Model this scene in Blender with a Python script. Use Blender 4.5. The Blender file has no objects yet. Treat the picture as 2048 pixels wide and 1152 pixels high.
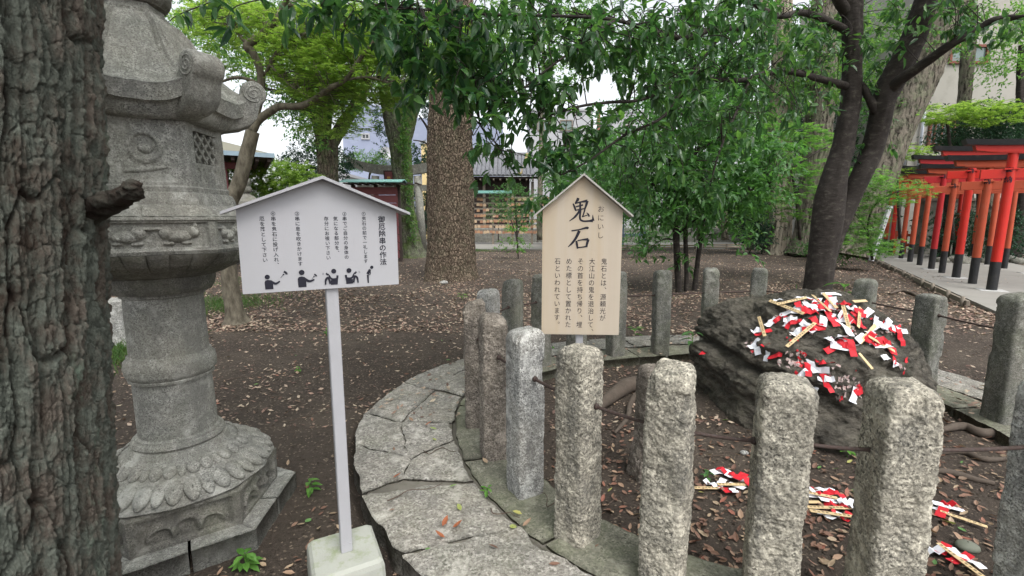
import bpy, math, random
import numpy as np
from mathutils import Vector
from mathutils.bvhtree import BVHTree

# ------------------------------------------------------------------ camera, sky, light
scene = bpy.context.scene
COL = scene.collection
EYE, PITCH, FOC = 1.5, math.radians(8.5), 940.0
cd = bpy.data.cameras.new('camera'); cam = bpy.data.objects.new('camera', cd); COL.objects.link(cam)
cd.sensor_width = 36.0; cd.lens = 36.0 * FOC / 2048.0
cd.clip_start = 0.05; cd.clip_end = 2000.0
cam.location = (0, 0, EYE); cam.rotation_euler = (math.pi / 2 - PITCH, 0, 0)
scene.camera = cam

SUN_EL, SUN_AZ = math.radians(58), math.radians(150)      # high, diffuse, a little behind the camera
world = bpy.data.worlds.new('World'); scene.world = world; world.use_nodes = True
wn = world.node_tree.nodes; wl = world.node_tree.links; wn.clear()
sky = wn.new('ShaderNodeTexSky'); sky.sky_type = 'NISHITA'; sky.sun_disc = False
sky.sun_elevation = SUN_EL; sky.sun_rotation = SUN_AZ
sky.air_density = 1.0; sky.dust_density = 4.0; sky.ozone_density = 1.0
hs = wn.new('ShaderNodeHueSaturation'); hs.inputs['Saturation'].default_value = 0.22
bg = wn.new('ShaderNodeBackground'); bg.inputs['Strength'].default_value = 0.15
wo = wn.new('ShaderNodeOutputWorld')
wl.new(sky.outputs[0], hs.inputs['Color']); wl.new(hs.outputs[0], bg.inputs['Color']); wl.new(bg.outputs[0], wo.inputs['Surface'])
sd = bpy.data.lights.new('sun', 'SUN'); sun = bpy.data.objects.new('sun', sd); COL.objects.link(sun)
sd.energy = 1.0; sd.angle = math.radians(35); sd.color = (1.0, 0.97, 0.93)
sdir = Vector((math.sin(SUN_AZ) * math.cos(SUN_EL), math.cos(SUN_AZ) * math.cos(SUN_EL), math.sin(SUN_EL)))
sun.rotation_euler = sdir.to_track_quat('Z', 'Y').to_euler(); sun.location = sdir * 60
vs = scene.view_settings
scene.display_settings.display_device = 'sRGB'
vs.view_transform = 'Standard'; vs.look = 'None'; vs.exposure = 1.22; vs.gamma = 1.0; vs.use_curve_mapping = False
scene.cycles.max_bounces = 6; scene.cycles.diffuse_bounces = 3; scene.cycles.transparent_max_bounces = 6

# ------------------------------------------------------------------ pixel <-> place (used only to measure the photograph)
CP, SP = math.cos(PITCH), math.sin(PITCH)
def ray(px, py):
    v = (576 - py) / FOC
    return np.array([(px - 1024) / FOC, CP + v * SP, -SP + v * CP])
def at(px, py, Y):
    r = ray(px, py); return np.array([0, 0, EYE]) + r * (Y / r[1])
def G(px, py, z=0.0):
    r = ray(px, py); return np.array([0, 0, EYE]) + r * ((z - EYE) / r[2])
def proj(P):
    P = np.atleast_2d(P); x = P[:, 0]; y = P[:, 1]; z = P[:, 2] - EYE
    d = y * CP - z * SP; up = y * SP + z * CP
    return 1024 + FOC * x / d, 576 - FOC * up / d, d
def pxm(px_w, px, py, Y):          # width in pixels -> metres at that place
    r = ray(px, py); return px_w / FOC * (Y / r[1])

# ------------------------------------------------------------------ noise
def _h(a, b, c, seed):
    with np.errstate(over='ignore'):
        h = (a.astype(np.uint32) * np.uint32(374761393) + b.astype(np.uint32) * np.uint32(668265263)
             + c.astype(np.uint32) * np.uint32(2246822519) + np.uint32(seed * 3266489917 & 0xffffffff))
        h = (h ^ (h >> np.uint32(13))) * np.uint32(1274126177)
        h = (h ^ (h >> np.uint32(15))) * np.uint32(2246822519)
        return ((h ^ (h >> np.uint32(16))) & np.uint32(0xffffff)).astype(np.float64) / 16777215.0
def vnoise(x, y, z=0.0, seed=0):
    x, y, z = np.broadcast_arrays(np.asarray(x, float), np.asarray(y, float), np.asarray(z, float))
    xi, yi, zi = np.floor(x).astype(np.int64), np.floor(y).astype(np.int64), np.floor(z).astype(np.int64)
    f = lambda t: t * t * t * (t * (t * 6 - 15) + 10)
    u, v, w = f(x - xi), f(y - yi), f(z - zi)
    r = 0
    for i in (0, 1):
        for j in (0, 1):
            for k in (0, 1):
                r = r + _h(xi + i, yi + j, zi + k, seed) * (u if i else 1 - u) * (v if j else 1 - v) * (w if k else 1 - w)
    return r * 2 - 1
def fbm(x, y, z=0.0, seed=0, o=4, g=0.5):
    s = 0; a = 1.0; n = 0
    for k in range(o):
        s = s + a * vnoise(np.asarray(x) * 2 ** k, np.asarray(y) * 2 ** k, np.asarray(z) * 2 ** k, seed + k * 7); n += a; a *= g
    return s / n
def worley(x, y, seed=0, wrap=None):
    xi, yi = np.floor(x).astype(np.int64), np.floor(y).astype(np.int64)
    d1 = np.full(x.shape, 9.0); d2 = np.full(x.shape, 9.0); idv = np.zeros(x.shape)
    z0 = np.zeros_like(xi)
    for i in (-1, 0, 1):
        for j in (-1, 0, 1):
            a, b = xi + i, yi + j
            aw = a % wrap if wrap else a
            px = a + 0.1 + 0.8 * _h(aw, b, z0, seed); py = b + 0.1 + 0.8 * _h(aw, b, z0, seed + 1)
            d = np.hypot(px - x, py - y); q = _h(aw, b, z0, seed + 2)
            c = d < d1
            d2 = np.where(c, d1, np.minimum(d2, d)); idv = np.where(c, q, idv); d1 = np.where(c, d, d1)
    return d1, d2, idv
def sst(a, b, x):
    t = np.clip((x - a) / (b - a), 0, 1); return t * t * (3 - 2 * t)

# ------------------------------------------------------------------ mesh helpers
def make_mesh(name, V, Fs, mats=None, smooth=True, attrs=None, midx=None):
    V = np.asarray(V, dtype=np.float32).reshape(-1, 3)
    if isinstance(Fs, np.ndarray): Fs = [Fs]
    Fs = [np.asarray(f, dtype=np.int32) for f in Fs if len(f)]
    m = bpy.data.meshes.new(name)
    nl = sum(f.size for f in Fs); nf = sum(len(f) for f in Fs)
    m.vertices.add(len(V)); m.loops.add(nl); m.polygons.add(nf)
    m.vertices.foreach_set('co', V.ravel())
    m.loops.foreach_set('vertex_index', np.concatenate([f.ravel() for f in Fs]))
    st = []; o = 0
    for f in Fs:
        k = f.shape[1]; st.append(np.arange(len(f), dtype=np.int32) * k + o); o += f.size
    m.polygons.foreach_set('loop_start', np.concatenate(st))
    m.polygons.foreach_set('use_smooth', np.full(nf, bool(smooth)))
    if midx is not None: m.polygons.foreach_set('material_index', np.asarray(midx, dtype=np.int32))
    if attrs:
        for k, a in attrs.items():
            at_ = m.attributes.new(k, 'FLOAT', 'POINT'); at_.data.foreach_set('value', np.asarray(a, dtype=np.float32).ravel())
    m.update(calc_edges=True)
    if mats is not None:
        for q in (mats if isinstance(mats, (list, tuple)) else [mats]): m.materials.append(q)
    return m
def link(name, data, parent=None, loc=None, rot=None):
    o = bpy.data.objects.new(name, data); COL.objects.link(o)
    if loc is not None: o.location = loc
    if rot is not None: o.rotation_euler = rot
    if parent is not None: o.parent = parent
    return o
def tag(o, label=None, cat=None, group=None, kind=None):
    if label: o['label'] = label
    if cat: o['category'] = cat
    if group: o['group'] = group
    if kind: o['kind'] = kind
    return o
def thing(name, label, cat, loc=(0, 0, 0), rz=0.0, group=None):
    o = link(name, None, None, tuple(float(v) for v in loc), (0, 0, rz)); o.empty_display_size = 0.1
    return tag(o, label, cat, group)
def copy_tree(o, parent=None):
    c = o.copy(); COL.objects.link(c)
    if parent is not None: c.parent = parent
    for ch in list(o.children): copy_tree(ch, c)
    return c
class Geo:
    """collects shapes into one mesh"""
    def __init__(s): s.V = []; s.F = {}; s.n = 0
    def add(s, V, Fs):
        V = np.asarray(V, float).reshape(-1, 3)
        if isinstance(Fs, np.ndarray): Fs = [Fs]
        for f in Fs:
            f = np.asarray(f, dtype=np.int64)
            if f.size: s.F.setdefault(f.shape[1], []).append(f + s.n)
        s.V.append(V); s.n += len(V); return s
    def box(s, c, size, rz=0.0, ch=0.0, R=None):
        hx, hy, hz = [q / 2 for q in size]; ch = min(ch, 0.45 * min(size))
        if ch <= 0:
            V = np.array([[i * hx, j * hy, k * hz] for i in (-1, 1) for j in (-1, 1) for k in (-1, 1)])
            F = [np.array([[0, 1, 3, 2], [4, 6, 7, 5], [0, 4, 5, 1], [2, 3, 7, 6], [0, 2, 6, 4], [1, 5, 7, 3]])]
        else:
            V = []; idx = {}
            for i in (-1, 1):
                for j in (-1, 1):
                    for k in (-1, 1):
                        idx[(i, j, k)] = len(V)
                        V += [[i * hx, j * (hy - ch), k * (hz - ch)], [i * (hx - ch), j * hy, k * (hz - ch)], [i * (hx - ch), j * (hy - ch), k * hz]]
            V = np.array(V); Q = []; T = []
            sg = [(-1, -1), (1, -1), (1, 1), (-1, 1)]
            for ax in range(3):
                for d in (-1, 1):
                    q = []
                    for a, b in sg:
                        key = [a, b]; key.insert(ax, d); q.append(idx[tuple(key)] + ax)
                    if (d == 1) == (ax == 1): q.reverse()
                    Q.append(q)
            for ax in range(3):           # the twelve edges
                o1, o2 = [a for a in range(3) if a != ax]
                for a, b in sg:
                    k1 = [0] * 3; k2 = [0] * 3
                    k1[ax] = -1; k2[ax] = 1; k1[o1] = k2[o1] = a; k1[o2] = k2[o2] = b
                    i1, i2 = idx[tuple(k1)], idx[tuple(k2)]
                    q = [i1 + o1, i2 + o1, i2 + o2, i1 + o2]
                    if (a * b > 0) == (ax != 1): q.reverse()
                    Q.append(q)
            for (i, j, k), b in idx.items():
                t = [b, b + 1, b + 2]
                if i * j * k < 0: t.reverse()
                T.append(t)
            F = [np.array(Q), np.array(T)]
        if R is not None: V = V @ np.asarray(R, float).T
        if rz: c_, s_ = math.cos(rz), math.sin(rz); V = V @ np.array([[c_, s_, 0], [-s_, c_, 0], [0, 0, 1]])
        return s.add(V + np.asarray(c, float), F)
    def tube(s, P, R, seg=8, cap=True, noise=0.0, seed=0, aspect=1.0):
        P = np.asarray(P, float); n = len(P); R = np.broadcast_to(np.asarray(R, float), (n,))
        T = np.gradient(P, axis=0); T /= np.linalg.norm(T, axis=1)[:, None] + 1e-9
        up = np.array([0, 0, 1.0]) if abs(T[0][2]) < 0.9 else np.array([1.0, 0, 0])
        a = np.cross(T[0], up); a /= np.linalg.norm(a); A = [a]
        for i in range(1, n):
            a = a - T[i] * a.dot(T[i]); a /= np.linalg.norm(a) + 1e-9; A.append(a)
        A = np.array(A); B = np.cross(T, A)
        th = np.arange(seg) / seg * 2 * math.pi
        V = P[:, None, :] + R[:, None, None] * (A[:, None, :] * np.cos(th)[None, :, None] + aspect * B[:, None, :] * np.sin(th)[None, :, None])
        if noise:
            k = noise * R[:, None] * fbm(V[..., 0] / (R.mean() * 1.5), V[..., 1] / (R.mean() * 1.5), V[..., 2] / (R.mean() * 3), seed, 3)
            V = V + k[..., None] * (V - P[:, None, :]) / R[:, None, None]
        F = gridF(n, seg, True)
        V = V.reshape(-1, 3)
        if cap:
            V = np.vstack([V, P[0], P[-1]]); j = np.arange(seg); b = n * seg
            T0 = np.stack([np.full(seg, b), (j + 1) % seg, j], 1); T1 = np.stack([np.full(seg, b + 1), (n - 1) * seg + j, (n - 1) * seg + (j + 1) % seg], 1)
            return s.add(V, [F, np.vstack([T0, T1])])
        return s.add(V, F)
    def lathe(s, prof, seg=24, c=(0, 0, 0)):
        prof = np.asarray(prof, float); th = np.arange(seg) / seg * 2 * math.pi
        V = np.stack([prof[:, 0:1] * np.cos(th), prof[:, 0:1] * np.sin(th), np.repeat(prof[:, 1:2], seg, 1)], -1).reshape(-1, 3)
        return s.add(V + np.asarray(c, float), gridF(len(prof), seg, True))
    def prism(s, poly, z0, z1, M=None):
        poly = np.asarray(poly, float); n = len(poly)
        V = np.vstack([np.c_[poly, np.full(n, z0)], np.c_[poly, np.full(n, z1)]])
        j = np.arange(n); F = np.stack([j, (j + 1) % n, (j + 1) % n + n, j + n], 1)
        if M is not None: V = M(V)
        s.add(V, [F, np.arange(n)[None, ::-1], (np.arange(n) + n)[None, :]]); return s
    def build(s, name, mat, parent=None, smooth=False, loc=None, rot=None, auto=None):
        m = make_mesh(name, np.vstack(s.V), [np.vstack(f) for f in s.F.values()], mat, smooth)
        if auto is not None: m.set_sharp_from_angle(angle=math.radians(auto))
        return link(name, m, parent, loc, rot)
def gridF(n, m, wrap=False):
    i = np.arange(n - 1)[:, None]; j = np.arange(m if wrap else m - 1)[None, :]
    j2 = (j + 1) % m
    return np.stack([i * m + j, i * m + j2, (i + 1) * m + j2, (i + 1) * m + j], -1).reshape(-1, 4)
def spline(P, n):
    """Catmull-Rom through rows of P, n samples per span"""
    P = np.asarray(P, float); Q = np.vstack([2 * P[0] - P[1], P, 2 * P[-1] - P[-2]]); out = []
    for i in range(1, len(Q) - 2):
        t = np.linspace(0, 1, n, endpoint=False)[:, None]
        a, b, c, d = Q[i - 1], Q[i], Q[i + 1], Q[i + 2]
        out.append(0.5 * (2 * b + (c - a) * t + (2 * a - 5 * b + 4 * c - d) * t ** 2 + (3 * b - a - 3 * c + d) * t ** 3))
    out.append(P[-1:]); return np.vstack(out)
rng = np.random.default_rng(7)
random.seed(7)

# ------------------------------------------------------------------ materials
class Mat:
    def __init__(s, name):
        s.m = bpy.data.materials.new(name); s.m.use_nodes = True; s.nt = s.m.node_tree; s.nt.nodes.clear()
        s.out = s.nt.nodes.new('ShaderNodeOutputMaterial'); s.pos = None
    def n(s, typ, ins=None, **props):
        nd = s.nt.nodes.new('ShaderNode' + typ)
        for k, v in props.items(): setattr(nd, k, v)
        for k, v in (ins or {}).items():
            sk = nd.inputs[k]
            if isinstance(v, bpy.types.NodeSocket): s.nt.links.new(v, sk)
            else:
                if isinstance(v, tuple) and len(v) == 3 and sk.type == 'RGBA': v = v + (1,)
                sk.default_value = v
        return nd
    def P(s, scale=(1, 1, 1), dist=0.0, dscale=4.0):
        if s.pos is None: s.pos = s.n('NewGeometry').outputs['Position']
        v = s.pos
        if dist:
            nz = s.n('TexNoise', {'Vector': v, 'Scale': dscale, 'Detail': 3.0})
            k = s.n('VectorMath', {0: nz.outputs['Color'], 1: (0.5, 0.5, 0.5)}, operation='SUBTRACT')
            k = s.n('VectorMath', {0: k.outputs[0], 'Scale': dist}, operation='SCALE')
            v = s.n('VectorMath', {0: v, 1: k.outputs[0]}, operation='ADD').outputs[0]
        if tuple(scale) != (1, 1, 1): v = s.n('VectorMath', {0: v, 1: scale}, operation='MULTIPLY').outputs[0]
        return v
    def noise(s, scale, detail=4.0, rough=0.55, vec=None, dist=0.0):
        return s.n('TexNoise', {'Vector': vec or s.P(), 'Scale': scale, 'Detail': detail, 'Roughness': rough, 'Distortion': dist}).outputs['Fac']
    def voro(s, scale, feature='F1', vec=None, out='Distance', rnd=1.0):
        return s.n('TexVoronoi', {'Vector': vec or s.P(), 'Scale': scale, 'Randomness': rnd}, feature=feature).outputs[out]
    def ramp(s, fac, stops, interp='LINEAR'):
        nd = s.n('ValToRGB', {'Fac': fac}); r = nd.color_ramp; r.interpolation = interp
        while len(r.elements) > 1: r.elements.remove(r.elements[-1])
        for i, (p, c) in enumerate(stops):
            e = r.elements[0] if i == 0 else r.elements.new(p)
            e.position = p; e.color = (c, c, c, 1) if isinstance(c, (int, float)) else tuple(c) + (1,)
        return nd.outputs['Color']
    def mix(s, f, a, b, mode='MIX'):
        nd = s.n('Mix', data_type='RGBA', blend_type=mode)
        for sk, v in ((nd.inputs[0], f), (nd.inputs[6], a), (nd.inputs[7], b)):
            if isinstance(v, bpy.types.NodeSocket): s.nt.links.new(v, sk)
            else: sk.default_value = v if isinstance(v, (int, float)) else tuple(v) + (1,)
        return nd.outputs[2]
    def math(s, op, a, b=0.0, clamp=False):
        return s.n('Math', {0: a, 1: b}, operation=op, use_clamp=clamp).outputs[0]
    def attr(s, name): return s.n('Attribute', attribute_name=name, attribute_type='GEOMETRY').outputs['Fac']
    def island(s): return s.n('NewGeometry').outputs['Random Per Island']
    def bump(s, h, strength=0.5, dist=0.01, prev=None):
        ins = {'Height': h, 'Strength': strength, 'Distance': dist}
        if prev is not None: ins['Normal'] = prev
        return s.n('Bump', ins).outputs[0]
    def finish(s, color, rough=0.8, normal=None, spec=0.3, metal=0.0, trans=None, tcol=None, **extra):
        ins = {'Base Color': color, 'Roughness': rough, 'Specular IOR Level': spec, 'Metallic': metal}
        if normal is not None: ins['Normal'] = normal
        ins.update(extra)
        b = s.n('BsdfPrincipled', ins).outputs[0]
        if trans:
            tr = s.n('BsdfTranslucent', {'Color': tcol if tcol is not None else color}).outputs[0]
            b = s.n('MixShader', {0: trans, 1: b, 2: tr}).outputs[0]
        s.nt.links.new(b, s.out.inputs['Surface']); return s.m

def granite(name, light=(0.50, 0.49, 0.45), mid=(0.27, 0.265, 0.25), dark=(0.045, 0.045, 0.045), cell=200, warm=(0.36, 0.32, 0.25), moss=0.0, bs=0.6, stain=0.5, bscale=90):
    q = Mat(name)
    col = q.n('TexVoronoi', {'Vector': q.P(dist=0.004, dscale=150), 'Scale': cell}, feature='F1').outputs['Color']
    r = q.n('SeparateColor', {0: col}).outputs[0]
    big = q.noise(3.0, 4)
    c = q.ramp(r, [(0.0, dark), (0.20, dark), (0.26, mid), (0.55, mid), (0.62, light), (1.0, light)], 'LINEAR')
    fine = q.noise(cell * 0.6, 3, 0.7)
    c = q.mix(0.42, c, q.ramp(fine, [(0.40, tuple(x * .18 for x in mid)), (0.6, light)]))
    c = q.mix(q.ramp(q.noise(26, 5, .7), [(.44, .55), (.6, 0)]), c, tuple(x * .45 for x in mid))
    c = q.mix(q.math('MULTIPLY', q.ramp(big, [(0.4, 0), (0.7, 1)]), 0.5), c, q.mix(0.5, c, warm))
    st = q.noise(9, 6, 0.7, q.P((1, 1, 0.45)))
    c = q.mix(q.ramp(q.noise(5, 5, .65, q.P((1, 1, .14))), [(.52, 0), (.66, .45)]), c, tuple(x * .55 for x in mid))
    c = q.mix(q.ramp(q.noise(7.5, 4, .6), [(.56, 0), (.66, .4)]), c, tuple(min(1, x * 1.25) for x in light))
    c = q.mix(q.math('MULTIPLY', q.ramp(st, [(0.5, 0), (0.66, 1)]), stain), c, tuple(x * 1.4 for x in dark))
    if moss:
        mo = q.noise(5.5, 7, 0.7)
        c = q.mix(q.math('MULTIPLY', q.ramp(mo, [(0.45, 0), (0.62, 1)]), moss), c, (0.13, 0.15, 0.085))
    n1 = q.bump(q.noise(bscale, 5, 0.7), bs, 0.008)
    n2 = q.bump(fine, bs * .7, 0.002, n1)
    return q.finish(c, 0.92, n2, 0.2)

def simple(name, col, rough=0.6, var=0.15, scale=8, bump=0.1, spec=0.3, dirt=None, dirt_amt=0.4, grain=None):
    q = Mat(name)
    f = q.noise(scale, 5, 0.6, q.P(grain) if grain else None)
    c = q.mix(f, tuple(x * (1 - var) for x in col), tuple(min(1, x * (1 + var)) for x in col))
    if dirt:
        d = q.noise(scale * 1.7, 7, 0.7)
        c = q.mix(q.math('MULTIPLY', q.ramp(d, [(0.5, 0), (0.68, 1)]), dirt_amt), c, dirt)
    return q.finish(c, rough, q.bump(q.noise(scale * 12, 4), bump, 0.004), spec)

def ridgebark(name, ridge, crack, scale=22, stretch=.10, lichen=(0.3, 0.3, 0.25), lich=.4):
    q = Mat(name); v = q.P((1, 1, stretch), dist=0.10, dscale=5)
    n = q.noise(scale, 5, 0.62, v); n2 = q.noise(scale * 3.2, 4, 0.7, q.P((1, 1, .35)))
    h = q.math('ADD', q.ramp(n, [(0.36, 0), (0.5, .85), (0.62, 1)]), q.math('MULTIPLY', n2, 0.55))
    c = q.ramp(h, [(0.25, crack), (0.75, tuple(x * .7 for x in ridge)), (1.3 if False else 1.0, ridge)])
    c = q.mix(q.math('MULTIPLY', q.ramp(q.noise(4, 6, 0.7), [(0.47, 0), (0.62, 1)]), lich), c, lichen)
    return q.finish(c, 0.95, q.bump(h, 1.0, 0.05), 0.15)
def bark(name, ridge=(0.24, 0.2, 0.16), crack=(0.05, 0.04, 0.032), cells=28, stretch=0.3, lichen=(0.25, 0.29, 0.22), lich=0.5, bs=1.0, moss=None, moss_amt=0.0):
    q = Mat(name)
    v = q.P((1, 1, stretch), dist=0.09, dscale=9)
    e = q.voro(cells, 'DISTANCE_TO_EDGE', v)
    n = q.noise(cells * 2.2, 5, 0.7, v)
    h = q.math('ADD', q.ramp(e, [(0.0, 0), (0.16, 0.8), (0.4, 1)]), q.math('MULTIPLY', n, 0.5))
    c = q.mix(q.ramp(h, [(0.25, 0), (0.95, 1)]), crack, ridge)
    rc = q.n('SeparateColor', {0: q.n('TexVoronoi', {'Vector': v, 'Scale': float(cells)}).outputs['Color']}).outputs[0]
    c = q.mix(q.ramp(rc, [(0.0, .62), (1.0, 0.0)]), c, tuple(x * .4 for x in ridge))
    c = q.mix(q.ramp(q.noise(cells * 3.0, 4, .75), [(.42, .7), (.6, 0)]), c, crack)
    c = q.mix(q.math('MULTIPLY', q.ramp(q.noise(5, 6, 0.7), [(0.47, 0), (0.62, 1)]), lich), c, lichen)
    if moss: c = q.mix(q.math('MULTIPLY', q.ramp(q.noise(1.3, 7, 0.75), [(0.45, 0), (0.57, 1)]), moss_amt), c, moss)
    return q.finish(c, 0.95, q.bump(h, bs, 0.03), 0.15)

def leafmat(name, cols, trans=0.35, rough=0.4, spec=0.5, tcol=None, tmul=1.6):
    q = Mat(name); r = q.island(); n = len(cols)
    c = q.ramp(r, [((i + 0.5) / n, k) for i, k in enumerate(cols)])
    t = q.mix(1.0, c, tcol if tcol else (tmul, tmul * 1.05, tmul * .6), 'MULTIPLY')
    b = q.n('BsdfPrincipled', {'Base Color': c, 'Roughness': rough, 'Specular IOR Level': spec}).outputs[0]
    tr = q.n('BsdfTranslucent', {'Color': t}).outputs[0]
    b = q.n('MixShader', {0: trans, 1: b, 2: tr}).outputs[0]
    q.nt.links.new(b, q.out.inputs['Surface']); return q.m

M = {}
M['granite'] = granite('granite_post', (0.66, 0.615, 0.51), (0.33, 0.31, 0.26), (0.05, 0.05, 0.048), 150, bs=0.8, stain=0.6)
M['granite_grey'] = granite('granite_grey', (0.64, 0.64, 0.61), (0.33, 0.33, 0.32), (0.055, 0.055, 0.055), 190, bs=0.55, stain=0.55)
M['granite_brown'] = granite('granite_brown', (0.45, 0.40, 0.345), (0.22, 0.19, 0.165), (0.04, 0.035, 0.032), 170, bs=0.9)
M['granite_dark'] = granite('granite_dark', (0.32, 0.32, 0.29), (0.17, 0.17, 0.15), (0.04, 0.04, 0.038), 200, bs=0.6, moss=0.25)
M['lantern'] = granite('lantern_granite', (0.43, 0.43, 0.395), (0.28, 0.28, 0.26), (0.085, 0.085, 0.082), 260, bs=0.4, bscale=60, stain=0.35, moss=0.12)
M['lantern_dark'] = granite('lantern_weathered', (0.25, 0.245, 0.22), (0.16, 0.155, 0.138), (0.06, 0.058, 0.054), 260, bs=0.5, bscale=60, stain=0.6, moss=0.2)
M['paver'] = granite('paving_stone', (0.50, 0.48, 0.435), (0.27, 0.255, 0.23), (0.085, 0.08, 0.072), 120, bs=0.8, bscale=40, moss=0.16, stain=0.5)
M['kerb'] = granite('kerb_concrete', (0.30, 0.295, 0.235), (0.20, 0.195, 0.155), (0.085, 0.085, 0.065), 140, warm=(.2, .2, .14), bs=0.7, bscale=35, moss=0.35, stain=0.5)
M['mortar'] = simple('mortar', (0.15, 0.14, 0.12), 0.95, 0.3, 14, 0.5, 0.1, (0.08, 0.09, 0.05), 0.5)
M['block'] = simple('mossy_concrete', (0.36, 0.37, 0.33), 0.9, 0.15, 9, 0.3, 0.2, (0.22, 0.27, 0.13), 0.7)
M['concrete'] = simple('path_concrete', (0.22, 0.213, 0.195), 0.9, 0.18, 2.0, 0.2, 0.2, (0.2, 0.19, 0.16), 0.4)
M['footing'] = simple('pale_concrete', (0.36, 0.36, 0.35), 0.9, 0.1, 5, 0.2, 0.2)
M['white'] = simple('white_paint', (0.385, 0.385, 0.405), 0.5, 0.03, 3, 0.05, 0.35, (0.40, 0.41, 0.45), 0.3)
M['white_post'] = simple('white_painted_post', (0.37, 0.37, 0.39), 0.55, 0.05, 14, 0.15, 0.3, (0.36, 0.36, 0.37), 0.35)
M['ink'] = simple('black_print', (0.02, 0.02, 0.03), 0.6, 0.0, 8, 0.0, 0.2)
M['rust'] = simple('rusty_iron', (0.055, 0.034, 0.028), 0.7, 0.5, 60, 0.6, 0.4, (0.10, 0.10, 0.10), 0.5)
M['board'] = None
def mk_soil():
    q = Mat('dark_soil')
    a = q.noise(1.1, 5, 0.6); b = q.noise(45, 6, 0.75); cc = q.voro(140, 'F1')
    c = q.ramp(a, [(0.3, (0.030, 0.022, 0.018)), (0.5, (0.046, 0.036, 0.028)), (0.72, (0.09, 0.073, 0.056))])
    c = q.mix(q.ramp(b, [(0.35, 0), (0.75, 0.7)]), c, (0.12, 0.095, 0.078))
    sp = q.n('SeparateColor', {0: q.n('TexVoronoi', {'Vector': q.P(), 'Scale': 95.0}).outputs['Color']}).outputs[0]
    c = q.mix(q.ramp(sp, [(0.93, 0), (0.96, 0.8)]), c, (0.25, 0.2, 0.15))
    n = q.bump(q.noise(28, 7, 0.8), 0.9, 0.03)
    n = q.bump(cc, 0.5, 0.006, n)
    return q.finish(c, 0.93, n, 0.25)
M['soil'] = mk_soil()
def mk_board():
    q = Mat('cypress_board')
    v = q.P((1, 1, 0.03))
    g = q.noise(55, 4, 0.6, v, 0.3); w = q.noise(10, 3, 0.5, q.P((1, 1, 0.06)))
    c = q.ramp(w, [(0.3, (0.46, 0.34, 0.225)), (0.45, (0.46, 0.385, 0.29)), (0.58, (0.48, 0.42, 0.345)), (0.8, (0.45, 0.39, 0.32))])
    c = q.mix(q.math('MULTIPLY', g, 0.35), c, (0.44, 0.35, 0.25))
    return q.finish(c, 0.6, q.bump(g, 0.06, 0.002), 0.3)
M['board'] = mk_board()
M['eave'] = simple('grey_wood_eave', (0.42, 0.40, 0.37), 0.7, 0.15, 10, 0.2)
def mk_nearbark():
    q = Mat('fissured_bark')
    h = q.attr('height')
    n1 = q.noise(45, 6, 0.75, q.P((1, 1, 0.6))); n2 = q.noise(14, 6, 0.7, q.P((1, 1, 0.5))); n3 = q.noise(7, 5, 0.65, q.P((1, 1, 0.35)))
    c = q.ramp(h, [(0.0, (0.012, 0.009, 0.008)), (0.35, (0.045, 0.032, 0.025)), (0.6, (0.088, 0.068, 0.053)), (1.0, (0.165, 0.142, 0.118))])
    gr = q.mix(n1, (0.028, 0.034, 0.030), (0.27, 0.30, 0.25))
    k = q.math('MULTIPLY', q.ramp(n2, [(0.4, 0.0), (0.56, 0.95)]), q.ramp(h, [(0.3, 0), (0.6, 1)]))
    c = q.mix(k, c, gr)
    k3 = q.math('MULTIPLY', q.ramp(n3, [(0.60, 0.0), (0.68, 0.8)]), q.ramp(h, [(0.4, 0), (0.6, 1)]))
    c = q.mix(k3, c, (0.17, 0.24, 0.18))
    c = q.mix(q.math('MULTIPLY', q.ramp(q.noise(8, 3, 0.5, q.P((1, 1, 0.4), 0.1)), [(0.64, 0.0), (0.72, 0.5)]), q.ramp(n1, [(0.3, 0.3), (0.6, 1)])), c, (0.10, 0.068, 0.05))
    nb = q.bump(n1, 1.0, 0.025); nb = q.bump(q.noise(130, 5, 0.75), 1.0, 0.006, nb)
    return q.finish(c, 0.93, nb, 0.2)
M['nearbark'] = mk_nearbark()
M['bark_brown'] = bark('plated_brown_bark', (0.36, 0.28, 0.21), (0.045, 0.033, 0.026), 20, 0.45, (0.10, 0.10, 0.065), 0.45, 1.0)
M['bark_moss'] = bark('mossy_bark', (0.27, 0.265, 0.21), (0.07, 0.065, 0.05), 26, 0.35, (0.20, 0.25, 0.14), 0.75, 1.0, (0.10, 0.15, 0.04), 0.8)
M['bark_pale'] = ridgebark('pale_ridged_bark', (0.42, 0.36, 0.28), (0.08, 0.065, 0.05), 13, 0.12)
M['bark_grey'] = ridgebark('grey_ridged_bark', (0.17, 0.15, 0.12), (0.032, 0.027, 0.022), 14, 0.22, (.17, .2, .12), .5)
M['bark_far'] = bark('camphor_bark', (0.20, 0.16, 0.125), (0.04, 0.034, 0.026), 9, 0.35, (0.14, 0.17, 0.09), 0.5, 1.0)
def mk_dark_bark():
    q = Mat('smooth_dark_bark')
    n = q.noise(10, 6, 0.7, q.P((1, 1, 1.8)))
    c = q.ramp(n, [(0.3, (0.018, 0.014, 0.012)), (0.55, (0.036, 0.029, 0.025)), (0.72, (0.095, 0.085, 0.07))])
    r = q.noise(22, 4, 0.6, q.P((1, 1, 4)))
    return q.finish(c, 0.8, q.bump(q.math('ADD', n, q.math('MULTIPLY', r, 0.4)), 0.6, 0.02), 0.3)
M['bark_dark'] = mk_dark_bark()
def mk_slender():
    q = Mat('slender_maple_bark')
    n = q.noise(14, 6, 0.7, q.P((1, 1, 0.4)))
    c = q.ramp(n, [(0.35, (0.07, 0.06, 0.045)), (0.6, (0.17, 0.15, 0.115)), (0.8, (0.25, 0.23, 0.18))])
    return q.finish(c, 0.85, q.bump(n, 0.7, 0.02), 0.2)
M['bark_slender'] = mk_slender()
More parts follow.
